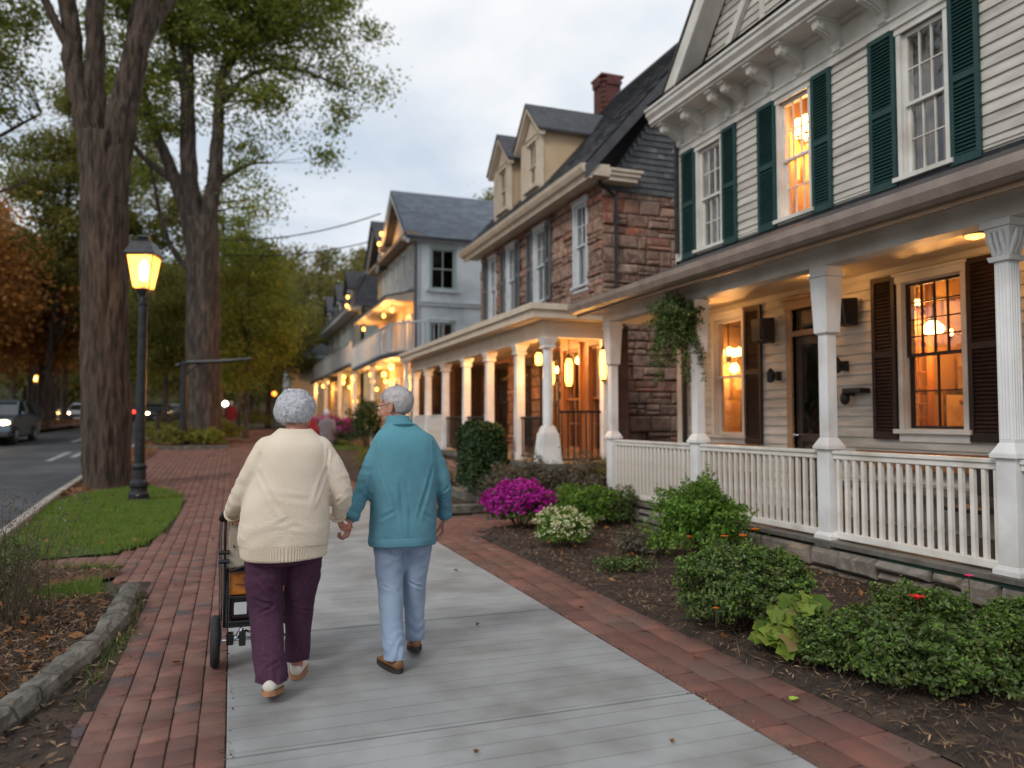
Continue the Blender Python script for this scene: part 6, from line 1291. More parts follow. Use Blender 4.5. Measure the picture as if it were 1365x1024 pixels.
# ============================================================ STREET FURNITURE AND CARS
def street_lamp(x, y, H, label, s=1., e_=160, face=0.):
    z = h(y); t = thing('street_lamp', label, 'street lamp', (x, y, z), 'black street lamps with amber lanterns'); k = H / 4.95; Z = lambda q: z + q * k
    r = 1.0 * s
    mb = MB(); mb.frustum(x, y, Z(0), Z(.07), .22 * r, .21 * r); mb.lathe(x, y, [(.20 * r, Z(.07)), (.20 * r, Z(.16)), (.165 * r, Z(.19)), (.16 * r, Z(.27)), (.185 * r, Z(.29)), (.18 * r, Z(.37)), (.135 * r, Z(.41)), (.125 * r, Z(.60)), (.15 * r, Z(.62)), (.15 * r, Z(.67)), (.11 * r, Z(.71))], 16); mb.build('base', 'black_metal', t, bevel=.008)
    V = MB(); V.lathe(x, y, [(.105 * r, Z(.70)), (.10 * r, Z(1.4)), (.088 * r, Z(3.45)), (.085 * r, Z(3.6)), (.11 * r, Z(3.62)), (.11 * r, Z(3.66)), (.07 * r, Z(3.68)), (.06 * r, Z(3.78))], 14, sq=1.); V.build('pole', 'black_metal', t, smooth=False)
    lt = MB(); lt.lathe(x, y, [(.06 * r, Z(3.76)), (.09 * r, Z(3.80)), (.155 * r, Z(3.90)), (.155 * r, Z(3.925))], 4, rot=PI / 4 + face)
    lt.lathe(x, y, [(.42 * r, Z(4.52)), (.43 * r, Z(4.555)), (.27 * r, Z(4.78)), (.12 * r, Z(4.85)), (.15 * r, Z(4.88)), (.13 * r, Z(4.91)), (.05 * r, Z(4.94)), (.05 * r, Z(4.98)), (.035 * r, Z(5.03)), (.005, Z(5.07))], 4, rot=PI / 4 + face)
    lt.tube([(x, y, Z(3.9)), (x, y, Z(4.05))], .05 * r, 8)
    for a_ in range(4):
        a = PI / 4 + face + a_ * PI / 2; lt.tube([(x + .235 * r * math.cos(a), y + .235 * r * math.sin(a), Z(3.92)), (x + .375 * r * math.cos(a), y + .375 * r * math.sin(a), Z(4.53))], .014 * r, 5)
        lt.tube([(x + .10 * r * math.cos(a), y + .10 * r * math.sin(a), Z(3.66)), (x + .24 * r * math.cos(a), y + .24 * r * math.sin(a), Z(3.93))], .012 * r, 5)
    la = lt.build('lantern', 'black_metal', t)
    mb = MB(); mb.lathe(x, y, [(.225 * r, Z(3.94)), (.36 * r, Z(4.51))], 4, rot=PI / 4 + face); mb.build('glass', 'lamp_glass', la)
    mb = MB(); mb.lathe(x, y, [(.03, Z(4.06)), (.085 * r, Z(4.12)), (.10 * r, Z(4.28)), (.07 * r, Z(4.42)), (.02, Z(4.47))], 12); mb.build('bulb', 'glow_lampcore', la, smooth=True)
    lamp('lamp_light', (x, y, Z(4.25)), e_, la, (1, .58, .24), .1); return t
def frosted(n):
    m = bpy.data.materials.new(n); m.use_nodes = True; nt = m.node_tree; N = nt.nodes; L = nt.links; b = N['Principled BSDF']; b.inputs['Base Color'].default_value = (1, .72, .4, 1); b.inputs['Roughness'].default_value = .5
    b.inputs['Emission Color'].default_value = (1, .42, .06, 1); b.inputs['Emission Strength'].default_value = 2.4; tr = N.new('ShaderNodeBsdfTransparent'); tr.inputs[0].default_value = (1, .85, .6, 1); ms = N.new('ShaderNodeMixShader'); ms.inputs[0].default_value = .5
    L.new(tr.outputs[0], ms.inputs[1]); L.new(b.outputs[0], ms.inputs[2]); L.new(ms.outputs[0], N['Material Output'].inputs[0]); MATS[n] = m
frosted('lamp_glass'); glow('glow_lampcore', (1, .66, .22), 16)
street_lamp(-1.58, 15.6, 4.95, 'black street lamp with glowing amber lantern standing on the near lawn', .88, 340, math.radians(-14))
street_lamp(-12.6, 60, 3.7, 'distant black street lamp with glowing lantern across the road left of the trunks', 1.0, 120)
# sign post with swan arm
t = thing('sign_post', 'thick black post with a long dark arm reaching right, beyond the brick paving', 'sign post', (-1.68, 30.5, h(30.5)))
mb = MB(); mb.lathe(-1.68, 30.5, [(.2, .45), (.19, .8), (.14, .85), (.13, 3.5), (.17, 3.52), (.17, 3.6), (.05, 3.66)], 12); mb.build('post', 'black_metal', t)
mb = MB(); mb.tube([(-1.95, 30.6, 3.5), (-1.5, 30.45, 3.62), (-.4, 30.1, 3.66), (.65, 29.7, 3.76)], [.06, .08, .07, .04], 8); mb.tube([(-1.1, 30.4, 3.6), (-1.65, 30.5, 3.15)], .03, 6); mb.build('arm', 'black_metal', t)
t = thing('bollard', 'short dark post left of the black sign post', 'bollard', (-2.6, 31.5, h(31.5))); mb = MB(); mb.lathe(-2.6, 31.5, [(.12, .5), (.10, .6), (.07, .65), (.06, 1.75), (.11, 1.8), (.11, 1.85)], 10); mb.build('post', 'black_metal', t); mb = MB(); mb.box(-2.95, -2.3, 31.45, 31.55, 1.86, 2.0); mb.build('cap', 'black_metal', t)
t = thing('lamp_post', 'short dark lamp post beyond the sign with a pale globe', 'lamp', (.35, 43, h(43))); mb = MB(); mb.lathe(.35, 43, [(.16, .8), (.14, 1.2), (.09, 1.3), (.08, 3.3), (.12, 3.35)], 10); mb.build('post', 'black_metal', t); mb = MB(); mb.ell((.35, 43, 3.5), (.14, .14, .17), seg=12, rings=8); mb.build('globe', 'glass_dark_solid', t)
for x, y, z, r_, gm, lab in [(-.35, 43, 2.35, .14, 'glow_white', 'small round white light left of the far lamp post'), (.75, 44, 1.5, .13, 'glow_white', 'low white path light behind the woman'), (2.25, 46, 3.0, .13, 'glow_orange', 'small orange lantern above the far walkers')]:
    t = thing('path_light', lab, 'light', (x, y, h(y))); mb = MB(); mb.tube([(x, y, h(y)), (x, y, z - r_)], .03, 6); mb.build('post', 'black_metal', t); mb = MB(); mb.ell((x, y, z), (r_, r_, r_), seg=12, rings=8); mb.build('globe', gm, t, smooth=True); lamp('globe_light', (x, y, z + .4), 12, t)

def car(label, x, y, paint, facing=-1, lit='front', detail=True, H=1.0):
    """facing -1: the nose points to the camera (towards -Y)"""
    z = h(y) + .005; t = thing('car', label, 'car', (x, y, z), 'cars on the road'); f = facing
    def Q(a, u, zz): return (x + a, y + f * u, z + zz * H)
    prof = [(-2.25, .45), (-2.28, .75), (-2.2, .98), (-1.0, 1.05), (.0, 1.06), (.95, 1.02), (1.3, .98), (2.0, .86), (2.25, .68), (2.28, .42), (2.2, .28), (-2.15, .28)]
    mb = MB(); n = len(prof); V = []
    for a, inset in ((-.92, .0), (-.80, .12), (.80, .12), (.92, .0)): pass
    rings = [(-.93, .0), (-.90, .04), (.90, .04), (.93, 0)]
    secs = [(-.90, -.05), (-.93, 0), (.93, 0), (.90, -.05)]
    V = []
    for a, d in [(-.86, .05), (-.93, 0), (.93, 0), (.86, .05)]:
        for u, zz in prof: V.append(Q(a, u * (1 - d * .6), .30 + (zz - .30) * (1 - d) if zz > .3 else zz + d))
    F = [(s_ * n + i, s_ * n + (i + 1) % n, (s_ + 1) * n + (i + 1) % n, (s_ + 1) * n + i) for s_ in range(3) for i in range(n)] + [tuple(range(n)), tuple(3 * n + i for i in range(n))[::-1]]
    mb.add(V, F)
    cab = [(-2.0, .99), (-1.75, 1.42), (-1.3, 1.5), (.1, 1.5), (.35, 1.44), (1.15, 1.0)]
    mb.build('body', paint, t, bevel=.03)
    def cabin(w0, w1, sc, zoff, pr, nm, m):
        mb = MB(); k = len(pr); V = []
        for s_ in (-1, 1):
            for u, zz in pr: w_ = w0 + (w1 - w0) * (zz - 1) / .5; V.append(Q(s_ * w_, u, zz + zoff))
        mb.add(V, [tuple(range(k)), tuple(range(2 * k - 1, k - 1, -1))] + [(i, (i + 1) % k, (i + 1) % k + k, i + k) for i in range(k)]); return mb.build(nm, m, t)
    cabin(.84, .68, 1, 0, cab, 'windows', 'car_glass')
    mb = MB(); k = [(-1.85, 1.44), (-1.35, 1.545), (.1, 1.545), (.42, 1.44), (.1, 1.485), (-1.35, 1.485)]; V = [Q(s_ * (.70 if zz < 1.5 else .66), u, zz) for s_ in (-1, 1) for u, zz in k]; m_ = 6
    mb.add(V, [tuple(range(6)), tuple(range(11, 5, -1))] + [(i, (i + 1) % 6, (i + 1) % 6 + 6, i + 6) for i in range(6)])
    for s_ in (-1, 1):
        for (u0, z0), (u1, z1) in (((1.15, 1.0), (.35, 1.47)), ((-.5, 1.02), (-.5, 1.48)), ((-2.0, 1.0), (-1.75, 1.46))): mb.tube([Q(s_ * .85, u0, z0), Q(s_ * .70, u1, z1)], .035, 5)
    mb.build('roof', paint, t)
    for s_ in (-1, 1):
        for u in (-1.4, 1.42):
            mb = MB(); c = Q(s_ * .82, u, 0); cz = z + .33; mb.tube([(c[0] - .11, c[1], cz), (c[0] - .10, c[1], cz), (c[0] + .10, c[1], cz), (c[0] + .11, c[1], cz)], [.29, .33, .33, .29], 20); wl = mb.build('wheel', 'tyre', t)
            mb = MB(); mb.tube([(c[0] + s_ * .1, c[1], cz), (c[0] + s_ * .125, c[1], cz)], [.2, .17], 12); mb.build('rim', 'chrome', wl)
    for s_ in (-1, 1):
        mb = MB(); q = Q(s_ * .70, 2.19, .70); mb.ell(q, (.19, .07, .12), seg=12, rings=8); mb.build('headlight', 'car_lit' if lit in ('front', 'both') else 'chrome', t, smooth=True)
        mb = MB(); q = Q(s_ * .72, -2.26, .82); mb.ell(q, (.2, .06, .13), seg=12, rings=8); mb.build('tail_light', 'glow_red' if lit in ('rear', 'both') else 'petal_red', t, smooth=True)
        mb = MB(); mb.ell(Q(s_ * 1.0, .85, 1.05), (.1, .07, .07), seg=10, rings=6); mb.build('mirror', paint, t, smooth=True)
    mb = MB(); a = Q(-.5, 2.275, .50); b_ = Q(.5, 2.29, .66); mb.box(min(a[0], b_[0]), max(a[0], b_[0]), min(a[1], b_[1]), max(a[1], b_[1]) + .004, min(a[2], b_[2]), max(a[2], b_[2])); mb.build('grille', 'car_dark', t)
    mb = MB(); a = Q(-.88, 2.2, .25); b_ = Q(.88, 2.33, .42); mb.box(min(a[0], b_[0]), max(a[0], b_[0]), min(a[1], b_[1]), max(a[1], b_[1]), min(a[2], b_[2]), max(a[2], b_[2])); mb.build('bumper', 'car_dark', t, bevel=.03)
    mb = MB(); a = Q(-.26, 2.335, .28); b_ = Q(.26, 2.345, .38); mb.box(min(a[0], b_[0]), max(a[0], b_[0]), min(a[1], b_[1]), max(a[1], b_[1]), min(a[2], b_[2]), max(a[2], b_[2])); mb.build('number_plate', 'trim_white', t)
    return t
glow('car_lit', (1, .66, .25), 22); K('car_blue', (.10, .14, .18), rough=.25, metal=.5, spec=.6)
car('silver-blue car at the left picture edge facing the camera with its lights on', -8.3, 34, 'car_blue', -1, 'front', H=1.05)
car('small car with red tail lights driving away beyond the near lamp', -7.35, 76, 'car_dark', 1, 'rear')
car('first oncoming car with pale headlights in the distance right of the lamp pole', -5.7, 70, 'car_dark', -1, 'front')
car('second oncoming car with pale headlights furthest right in the distance', -4.9, 78, 'car_silver', -1, 'front')
car('oncoming car with yellow lights half hidden behind the far trunks', -13.2, 66, 'car_dark', -1, 'front')
car('oncoming car just left of the big trunk with yellow lights', -11.3, 70, 'car_silver', -1, 'front')
# ============================================================ PEOPLE
K('skin', (.52, .27, .19), (.44, .20, .14), ns=14, rough=.5, bump=.15, bs=90, sub=.08, c3=(.48, .19, .14), ns3=7)
K('skin_red', (.50, .22, .15), (.40, .15, .10), ns=14, rough=.5, bump=.15, bs=90, sub=.08)
K('hair_white', (.66, .67, .70), (.54, .55, .58), ns=30, rough=.75, bump=.4, bs=60, jit=.10)
K('hair_gray', (.58, .545, .54), (.44, .40, .40), ns=30, rough=.75, bump=.4, bs=60, jit=.16)
K('sweater_cream', (.74, .63, .50), (.68, .57, .45), ns=3, rough=.9, bump=.6, bs=170, c3=(.78, .67, .55), ns3=2)
K('jacket_teal', (.10, .26, .33), (.085, .21, .28), ns=3, rough=.8, bump=.5, bs=200, c3=(.10, .33, .39), ns3=1.6)
K('teal_dark', (.03, .12, .15), rough=.8)
K('trousers_plum', (.060, .018, .045), (.045, .013, .035), ns=4, rough=.85, bump=.5, bs=220, c3=(.085, .028, .06), ns3=90)
K('trousers_blue', (.27, .35, .47), (.23, .30, .42), ns=3, rough=.8, bump=.4, bs=220, c3=(.32, .40, .52), ns3=2)
K('shoe_white', (.62, .57, .50), (.5, .45, .38), ns=12, rough=.6, bump=.2); K('sole_gum', (.34, .16, .08), rough=.7); K('shoe_brown', (.23, .11, .045), (.16, .07, .03), ns=14, rough=.5, bump=.2); K('sole_dark', (.03, .025, .02), rough=.8)
K('canvas', (.52, .46, .37), (.45, .39, .3), ns=8, rough=.85, bump=.4, bs=90); K('amber_box', (.55, .20, .03), (.35, .11, .02), ns=6, rough=.35, c3=(.15, .05, .02), ns3=14)
def fuse(mb, voxel, sm=4, fac=.5):
    """union of overlapping closed shells -> one continuous surface; returns V (n,3), quads"""
    me = bpy.data.meshes.new('tmp'); me.from_pydata(mb.v, [], mb.f)
    import bmesh
    bm = bmesh.new(); bm.from_mesh(me); bmesh.ops.recalc_face_normals(bm, faces=bm.faces); bm.to_mesh(me); bm.free()
    ob = bpy.data.objects.new('tmp', me); COL.objects.link(ob)
    r = ob.modifiers.new('r', 'REMESH'); r.mode = 'VOXEL'; r.voxel_size = voxel; r.adaptivity = 0
    s_ = ob.modifiers.new('s', 'SMOOTH'); s_.iterations = sm; s_.factor = fac
    dg = bpy.context.evaluated_depsgraph_get(); e = ob.evaluated_get(dg); m2 = bpy.data.meshes.new_from_object(e)
    V = np.zeros(len(m2.vertices) * 3, np.float32); m2.vertices.foreach_get('co', V); Fc = [tuple(p.vertices) for p in m2.polygons]; Nn = np.zeros_like(V); m2.vertices.foreach_get('normal', Nn)
    bpy.data.objects.remove(ob); bpy.data.meshes.remove(m2); bpy.data.meshes.remove(me)
    return V.reshape(-1, 3).astype(float), Fc, Nn.reshape(-1, 3).astype(float)
def put(name, V, Fc, m, parent, keep=None):
    if keep is not None: Fc = [f for f in Fc if all(keep[i] for i in f)]
    used = sorted({i for f in Fc for i in f}); mp = {a: b for b, a in enumerate(used)}; g = ORG[parent.name]
    me = bpy.data.meshes.new(name); me.from_pydata([tuple(V[i] - np.array(g)) for i in used], [], [tuple(mp[i] for i in f) for f in Fc]); me.polygons.foreach_set('use_smooth', [True] * len(me.polygons))
    me.materials.append(MATS[m]); ob = bpy.data.objects.new(name, me); COL.objects.link(ob); ob.parent = parent; ORG[ob.name] = g; return ob
def cap_tube(mb, pts, rad, seg=18, n=5):
    """smooth limb with rounded ends; rad entries scalars"""
    P, _ = limb(pts, 1, 1, 0, n); m_ = len(P) - 1; k = len(pts) - 1; R_ = []
    for i in range(len(P)): t = i / m_ * k; j = min(int(t), k - 1); f = t - j; R_.append(rad[j] * (1 - f) + rad[j + 1] * f)
    a = (P[0] - P[1]).normalized(); b = (P[-1] - P[-2]).normalized()
    P2 = [P[0] + a * R_[0] * q for q in (.97, .8, .45)] + P + [P[-1] + b * R_[-1] * q for q in (.45, .8, .97)]; R2 = [R_[0] * q for q in (.25, .6, .89)] + R_ + [R_[-1] * q for q in (.89, .6, .25)]
    mb.tube(P2, R2, seg)
def torso(mb, secs, seg=40, p=2.35):
    """stack of superellipse sections (z, cx, cy, rx, ry)"""
    S = sorted(secs); Zs = [s[0] for s in S]; zz = np.linspace(Zs[0], Zs[-1], 40); V = []
    pr = [np.interp(zz, Zs, [s[i] for s in S]) for i in range(1, 5)]
    for j in range(4): pr[j] = np.convolve(np.pad(pr[j], 2, mode='edge'), np.ones(5) / 5, 'valid')
    for i in range(len(zz)):
        for k in range(seg):
            a = 2 * PI * k / seg; c, s_ = math.cos(a), math.sin(a); V.append((pr[0][i] + pr[2][i] * abs(c) ** (2 / p) * (1 if c > 0 else -1), pr[1][i] + pr[3][i] * abs(s_) ** (2 / p) * (1 if s_ > 0 else -1), zz[i]))
    n = len(zz); mb.add(V, [(i * seg + k, i * seg + (k + 1) % seg, (i + 1) * seg + (k + 1) % seg, (i + 1) * seg + k) for i in range(n - 1) for k in range(seg)] + [tuple(range(seg))[::-1], tuple((n - 1) * seg + k for k in range(seg))])
def hand(mb, wrist, d, n, side, curl=(.35, .6, .5), sc=1., spread=.05, thumb_in=.3):
    """wrist point, d direction of palm, n palm normal (the way fingers curl), side: unit vector to the thumb"""
    d = Vector(d).normalized(); n = Vector(n); n = (n - d * n.dot(d)).normalized(); s_ = d.cross(n).normalized()
    if s_.dot(Vector(side)) < 0: s_ = -s_
    wr = Vector(wrist); R = Matrix((s_, d, n)).transposed(); mb.ell(wr + d * .05 * sc, (.041 * sc, .054 * sc, .0155 * sc), R, 16, 10); mb.ell(wr + d * .075 * sc, (.040 * sc, .024 * sc, .0135 * sc), R, 16, 10)
    mb.ell(wr + d * .035 * sc + s_ * .022 * sc + n * .008 * sc, (.016 * sc, .03 * sc, .014 * sc), R, 12, 8)
    for i, (o, L_, r_) in enumerate([(.030, .074, .0088), (.010, .083, .0092), (-.011, .076, .0088), (-.030, .060, .0078)]):
        p = wr + d * (.086 - abs(i - 1.2) * .004) * sc + s_ * o * sc; a = 0; P = [p - d * .02 * sc, p]; dd = (d + s_ * spread * (1.2 - i)).normalized(); sg = [L_ * .45, L_ * .31, L_ * .24]
        for j in range(3): a += curl[j] * (1 + .08 * i); v = (dd * math.cos(a) + n * math.sin(a)); p = p + v * sg[j] * sc; P.append(p)
        mb.tube(P + [P[-1] + (P[-1] - P[-2]).normalized() * r_ * .7 * sc], [r_ * sc * q for q in (1.0, 1.05, .98, .9, .8, .35)], 10)
    p = wr + d * .022 * sc + s_ * .024 * sc; P = [p]; v = (d * .62 + s_ * .75 + n * .25).normalized(); p = p + v * .042 * sc; P.append(p); v = (d * .85 + s_ * (.35 - thumb_in) + n * .35).normalized(); p = p + v * .034 * sc; P.append(p); v = (d * .9 + s_ * (-thumb_in) + n * .5).normalized(); p = p + v * .027 * sc; P.append(p)
    mb.tube(P, [.014 * sc, .0115 * sc, .0105 * sc, .006 * sc], 10)
def head(mb, c, R, s=1., neck=None):
    def E(o, r): mb.ell(Vector(c) + R @ (Vector(o) * s), tuple(q * s for q in r), R, 24, 16)
    E((0, -.018, .030), (.076, .094, .084)); E((0, .018, -.012), (.068, .078, .088)); E((0, .036, -.055), (.056, .056, .052)); E((0, .062, -.088), (.030, .028, .022)); E((0, .030, -.075), (.050, .048, .03))
    E((.040, .058, -.032), (.022, .022, .026)); E((-.040, .058, -.032), (.022, .022, .026)); E((0, .078, .018), (.052, .018, .016))
    T = lambda o: Vector(c) + R @ (Vector(o) * s)
    mb.tube([T((0, .082, .012)), T((0, .098, -.012)), T((0, .112, -.032)), T((0, .098, -.042))], [.008 * s, .010 * s, .0145 * s, .010 * s], 10)
    for q in (-1, 1): mb.ell(T((q * .012, .097, -.038)), (.009 * s, .010 * s, .008 * s), R, 10, 8)
    mb.ell(T((0, .090, -.062)), (.024 * s, .011 * s, .006 * s), R, 12, 8); mb.ell(T((0, .088, -.073)), (.020 * s, .011 * s, .007 * s), R, 12, 8)
    for q in (-1, 1):      # ears: helix ring and lobe
        P = []
        for k in range(9): a = -2.1 + k * .52; P.append(T((q * (.078 + .012 * (1 if k < 7 else .5)), -.012 - .021 * math.sin(a + 1.2), -.008 + .032 * math.cos(a + 1.0))))
        mb.tube(P, [.006 * s] * 9, 8); mb.ell(T((q * .078, -.010, -.008)), (.008 * s, .018 * s, .028 * s), R, 12, 8); mb.ell(T((q * .081, -.004, -.036)), (.006 * s, .009 * s, .010 * s), R, 10, 8)
def fnoise(V, sc, off=0.):
    return np.array([noise.noise(Vector((p[0] * sc[0] + off, p[1] * sc[1], p[2] * sc[2]))) for p in V])
def hair_obj(name, c, R, s, m, parent, mask, rx=(.083, .104, .094), nstr=3000, L_=.03, rr=.0016, lump=.006, curl=1., zc=.022, yc=-.02, fall=None):
    mb = MB(); mb.ell((0, 0, 0), (1, 1, 1), None, 64, 40); V = np.array(mb.v); k = np.array([mask(*q) for q in V])
    d = V.copy(); nz_ = fnoise(d, (4.5, 4.5, 4.5), 3.) + .5 * fnoise(d, (11, 11, 11), 7.)
    edge = np.array([mask(*(q * 1.0)) for q in V]); P = d * np.array(rx) * s * (1 + lump / .09 * nz_[:, None]) + np.array([0, yc, zc]) * s
    RM = np.array(R); W = P @ RM.T + np.array(c); base = put(name, W, mb.f, m, parent, k)
    V2 = []; F2 = []; cnt = 0; rs = np.random.RandomState(5)
    while cnt < nstr:
        q = rs.normal(size=3); q /= np.linalg.norm(q)
        if not mask(*q): continue
        p = q * np.array(rx) * s * (1 + lump / .09 * (noise.noise(Vector(q * 4.5) + Vector((3, 0, 0))))) + np.array([0, yc, zc]) * s
        t = np.cross(q, rs.normal(size=3)); t /= np.linalg.norm(t)
        if fall is not None: f_ = np.array(fall) - q * np.dot(fall, q); t = f_ / (np.linalg.norm(f_) + 1e-6) + t * .35; t /= np.linalg.norm(t)
        b = np.cross(q, t); n0 = len(V2); L0 = L_ * rs.uniform(.6, 1.3) * s
        for j in range(5):
            u = j / 4; pos = p + t * L0 * u + q * (.004 + .012 * curl * math.sin(u * PI)) * s * (1 if curl else .4) - q * (u * u * .007) * s + b * math.sin(u * 4 + cnt) * .004 * curl * s; w_ = rr * (1 - u * .8) * s
            V2 += [pos - b * w_, pos + b * w_]
        F2 += [(n0 + 2 * j, n0 + 2 * j + 1, n0 + 2 * j + 3, n0 + 2 * j + 2) for j in range(4)]; cnt += 1
    W = np.array(V2) @ RM.T + np.array(c); put('strands', W, F2, m, base); return base
def shoe(name, heel, toe, parent, m, sm, r=.045, lift=.0, h_=.064):
    """shoe from heel to toe ground points with its own sole"""
    a, b = Vector(heel), Vector(toe); d = (b - a); L_ = d.length; d.normalize(); s_ = d.cross(Vector((0, 0, 1))).normalized(); u = s_.cross(d).normalized()
    mb = MB(); n = 14; V = []; seg = 14
    for i in range(n):
        t = i / (n - 1); w_ = r * (.72 + .35 * math.sin(min(1, t * 1.25) * PI * .62)) * (1 if t < .93 else .78) * (.82 if t < .04 else 1); hh = (h_ * (1 - .55 * t ** 1.1)) * (1 if t < .9 else .75)
        for k in range(seg):
            an = 2 * PI * k / seg; V.append(tuple(a + d * (t * L_) + s_ * w_ * math.cos(an) * (1 - .25 * max(0, math.sin(an))) + u * (.018 + hh * .5 + hh * .5 * math.sin(an))))
    F = [(i * seg + k, i * seg + (k + 1) % seg, (i + 1) * seg + (k + 1) % seg, (i + 1) * seg + k) for i in range(n - 1) for k in range(seg)] + [tuple(range(seg))[::-1], tuple((n - 1) * seg + k for k in range(seg))]
    mb.add(V, F); o = mb.build(name, m, parent, smooth=True); o.modifiers.new('s', 'SUBSURF').render_levels = 1
    mb = MB(); P = []; Q = []
    for i in range(24):
        an = 2 * PI * i / 24; t = .5 - .5 * math.cos(an); w_ = r * 1.06 * (.72 + .33 * math.sin(min(1, t * 1.25) * PI * .62)) * (1 if .02 < t < .98 else .55) * (1 if math.sin(an) >= 0 else -1) * (abs(math.sin(an)) ** .35)
        p = a + d * (L_ * (t * 1.03 - .015)) + s_ * w_; P.append(tuple(p + u * .0)); Q.append(tuple(p + u * .026))
    mb.add(P + Q, [tuple(range(24)), tuple(range(47, 23, -1))] + [(i, (i + 1) % 24, (i + 1) % 24 + 24, i + 24) for i in range(24)]); mb.build('sole', sm, o); return o
def facing(yaw, tilt=0., roll=0.): return (Matrix.Rotation(yaw, 3, 'Z') @ Matrix.Rotation(tilt, 3, 'X') @ Matrix.Rotation(roll, 3, 'Y'))
def vadd(V, Nn, amt): return V + Nn * amt[:, None]
def legs_cloth(name, hips, legs, parent, m, voxel=.008, seed=0., fold_fn=None):
    mb = MB(); torso(mb, hips, 36, 2.2)
    for P, R_ in legs: cap_tube(mb, P, R_, 22)
    V, Fc, Nn = fuse(mb, voxel, 3); zt = max(s[0] for s in hips)
    f = fnoise(V, (9, 9, 5), seed) * .007 + np.abs(fnoise(V, (7, 7, 5), seed + 9)) * -.010 + fnoise(V, (16, 16, 20), seed + 4) * .002
    # diagonal pulls from the seat and bunching at the hems
    diag = fnoise(np.stack([V[:, 0] + V[:, 2] * .8, V[:, 1], V[:, 2] - V[:, 0] * .5], 1), (9, 3, 22), seed + 2); f += diag * .007 * np.clip((V[:, 2] - .35) / .4, 0, 1)
    f += fold_fn(V) if fold_fn else 0; low = np.clip((.34 - V[:, 2]) / .25, 0, 1); f += low * (np.sin(V[:, 2] * 60 + 14 * fnoise(V, (7, 7, 3), seed + 5)) * .004)
    V = vadd(V, Nn, f)
    zl = min(p[2] for P, _ in legs for p in P)
    # open hems: drop the closed caps at both ankles
    keep = np.ones(len(V), bool)
    for P, R_ in legs:
        e = np.array(P[-1]); near = np.linalg.norm((V - e)[:, :2], axis=1) < R_[-1] * 1.8; keep &= ~((V[:, 2] < e[2] - .01) & near)
    return put(name, V, Fc, m, parent, keep & (V[:, 2] < zt - .01))

# ------------------------------------------------------------ woman
HIP = .84
wo = thing('person', 'white-haired person in cream sweater and plum trousers with one hand on the cart', 'person', (.29, 4.52, 0))
cH = (.345, 4.55, 1.53); RH = facing(math.radians(-42), math.radians(-14), math.radians(3))
kn = [(.195, 4.56, .45), (.375, 4.66, .46)]; an = [(.225, 4.405, .10), (.378, 4.715, .09)]; hp = [(.195, 4.53, .84), (.385, 4.53, .84)]
sh = [(.185, 4.49, 1.30), (.48, 4.485, 1.30)]; el = [(.045, 4.63, 1.07), (.605, 4.50, 1.08)]; wr = [(.012, 4.86, .955), (.592, 4.61, .945)]
mb = MB(); torso(mb, [(.78, .29, 4.53, .19, .12), (.95, .29, 4.51, .185, .13), (1.12, .305, 4.50, .18, .12), (1.28, .325, 4.49, .17, .10), (1.36, .33, 4.495, .10, .07), (1.40, .335, 4.50, .06, .055)], 32)
mb.tube([(.333, 4.495, 1.34), (.338, 4.51, 1.42), (.342, 4.53, 1.49)], [.062, .056, .056], 18); head(mb, cH, RH, .96)
for i in (0, 1):
    cap_tube(mb, [hp[i], kn[i], an[i]], [.085, .055, .036]); cap_tube(mb, [sh[i], el[i], wr[i]], [.046, .038, .027]); f_ = Vector(an[i]); cap_tube(mb, [f_ + Vector((0, -.03, -.03)), f_ + Vector((.02, .12, -.06))], [.03, .026])
hand(mb, Vector(wr[0]) + Vector((0, .01, -.005)), (.05, .95, -.25), (.0, -.35, -.9), (1, 0, 0), (.55, .9, .7), .95); hand(mb, Vector(wr[1]) + Vector((.003, .01, -.012)), (.32, .42, -.75), (.75, -.35, .25), (0, 1, .3), (.5, .8, .6), .92)
V, Fc, Nn = fuse(mb, .0048, 2); put('body', V, Fc, 'skin_red', wo)
# sweater (body and raglan sleeves as one knit), ribbed hem
swl_ = [(.800, .285, 4.535, .243, .178), (.87, .285, 4.53, .250, .184), (.97, .288, 4.52, .243, .178), (1.08, .298, 4.505, .225, .166), (1.18, .31, 4.495, .212, .155), (1.27, .32, 4.485, .205, .148), (1.345, .327, 4.483, .198, .138), (1.395, .332, 4.488, .165, .115), (1.425, .336, 4.497, .115, .09), (1.45, .34, 4.505, .074, .072)]
mb = MB(); torso(mb, swl_, 44, 2.25)
cap_tube(mb, [(.195, 4.485, 1.325), (.135, 4.50, 1.23), (.07, 4.59, 1.09), (.032, 4.72, 1.0), (.014, 4.84, .955)], [.088, .082, .070, .060, .047], 26)
cap_tube(mb, [(.46, 4.485, 1.325), (.53, 4.48, 1.23), (.595, 4.495, 1.09), (.602, 4.545, 1.01), (.595, 4.595, .955)], [.088, .080, .066, .057, .046], 26)
V, Fc, Nn = fuse(mb, .009, 5)

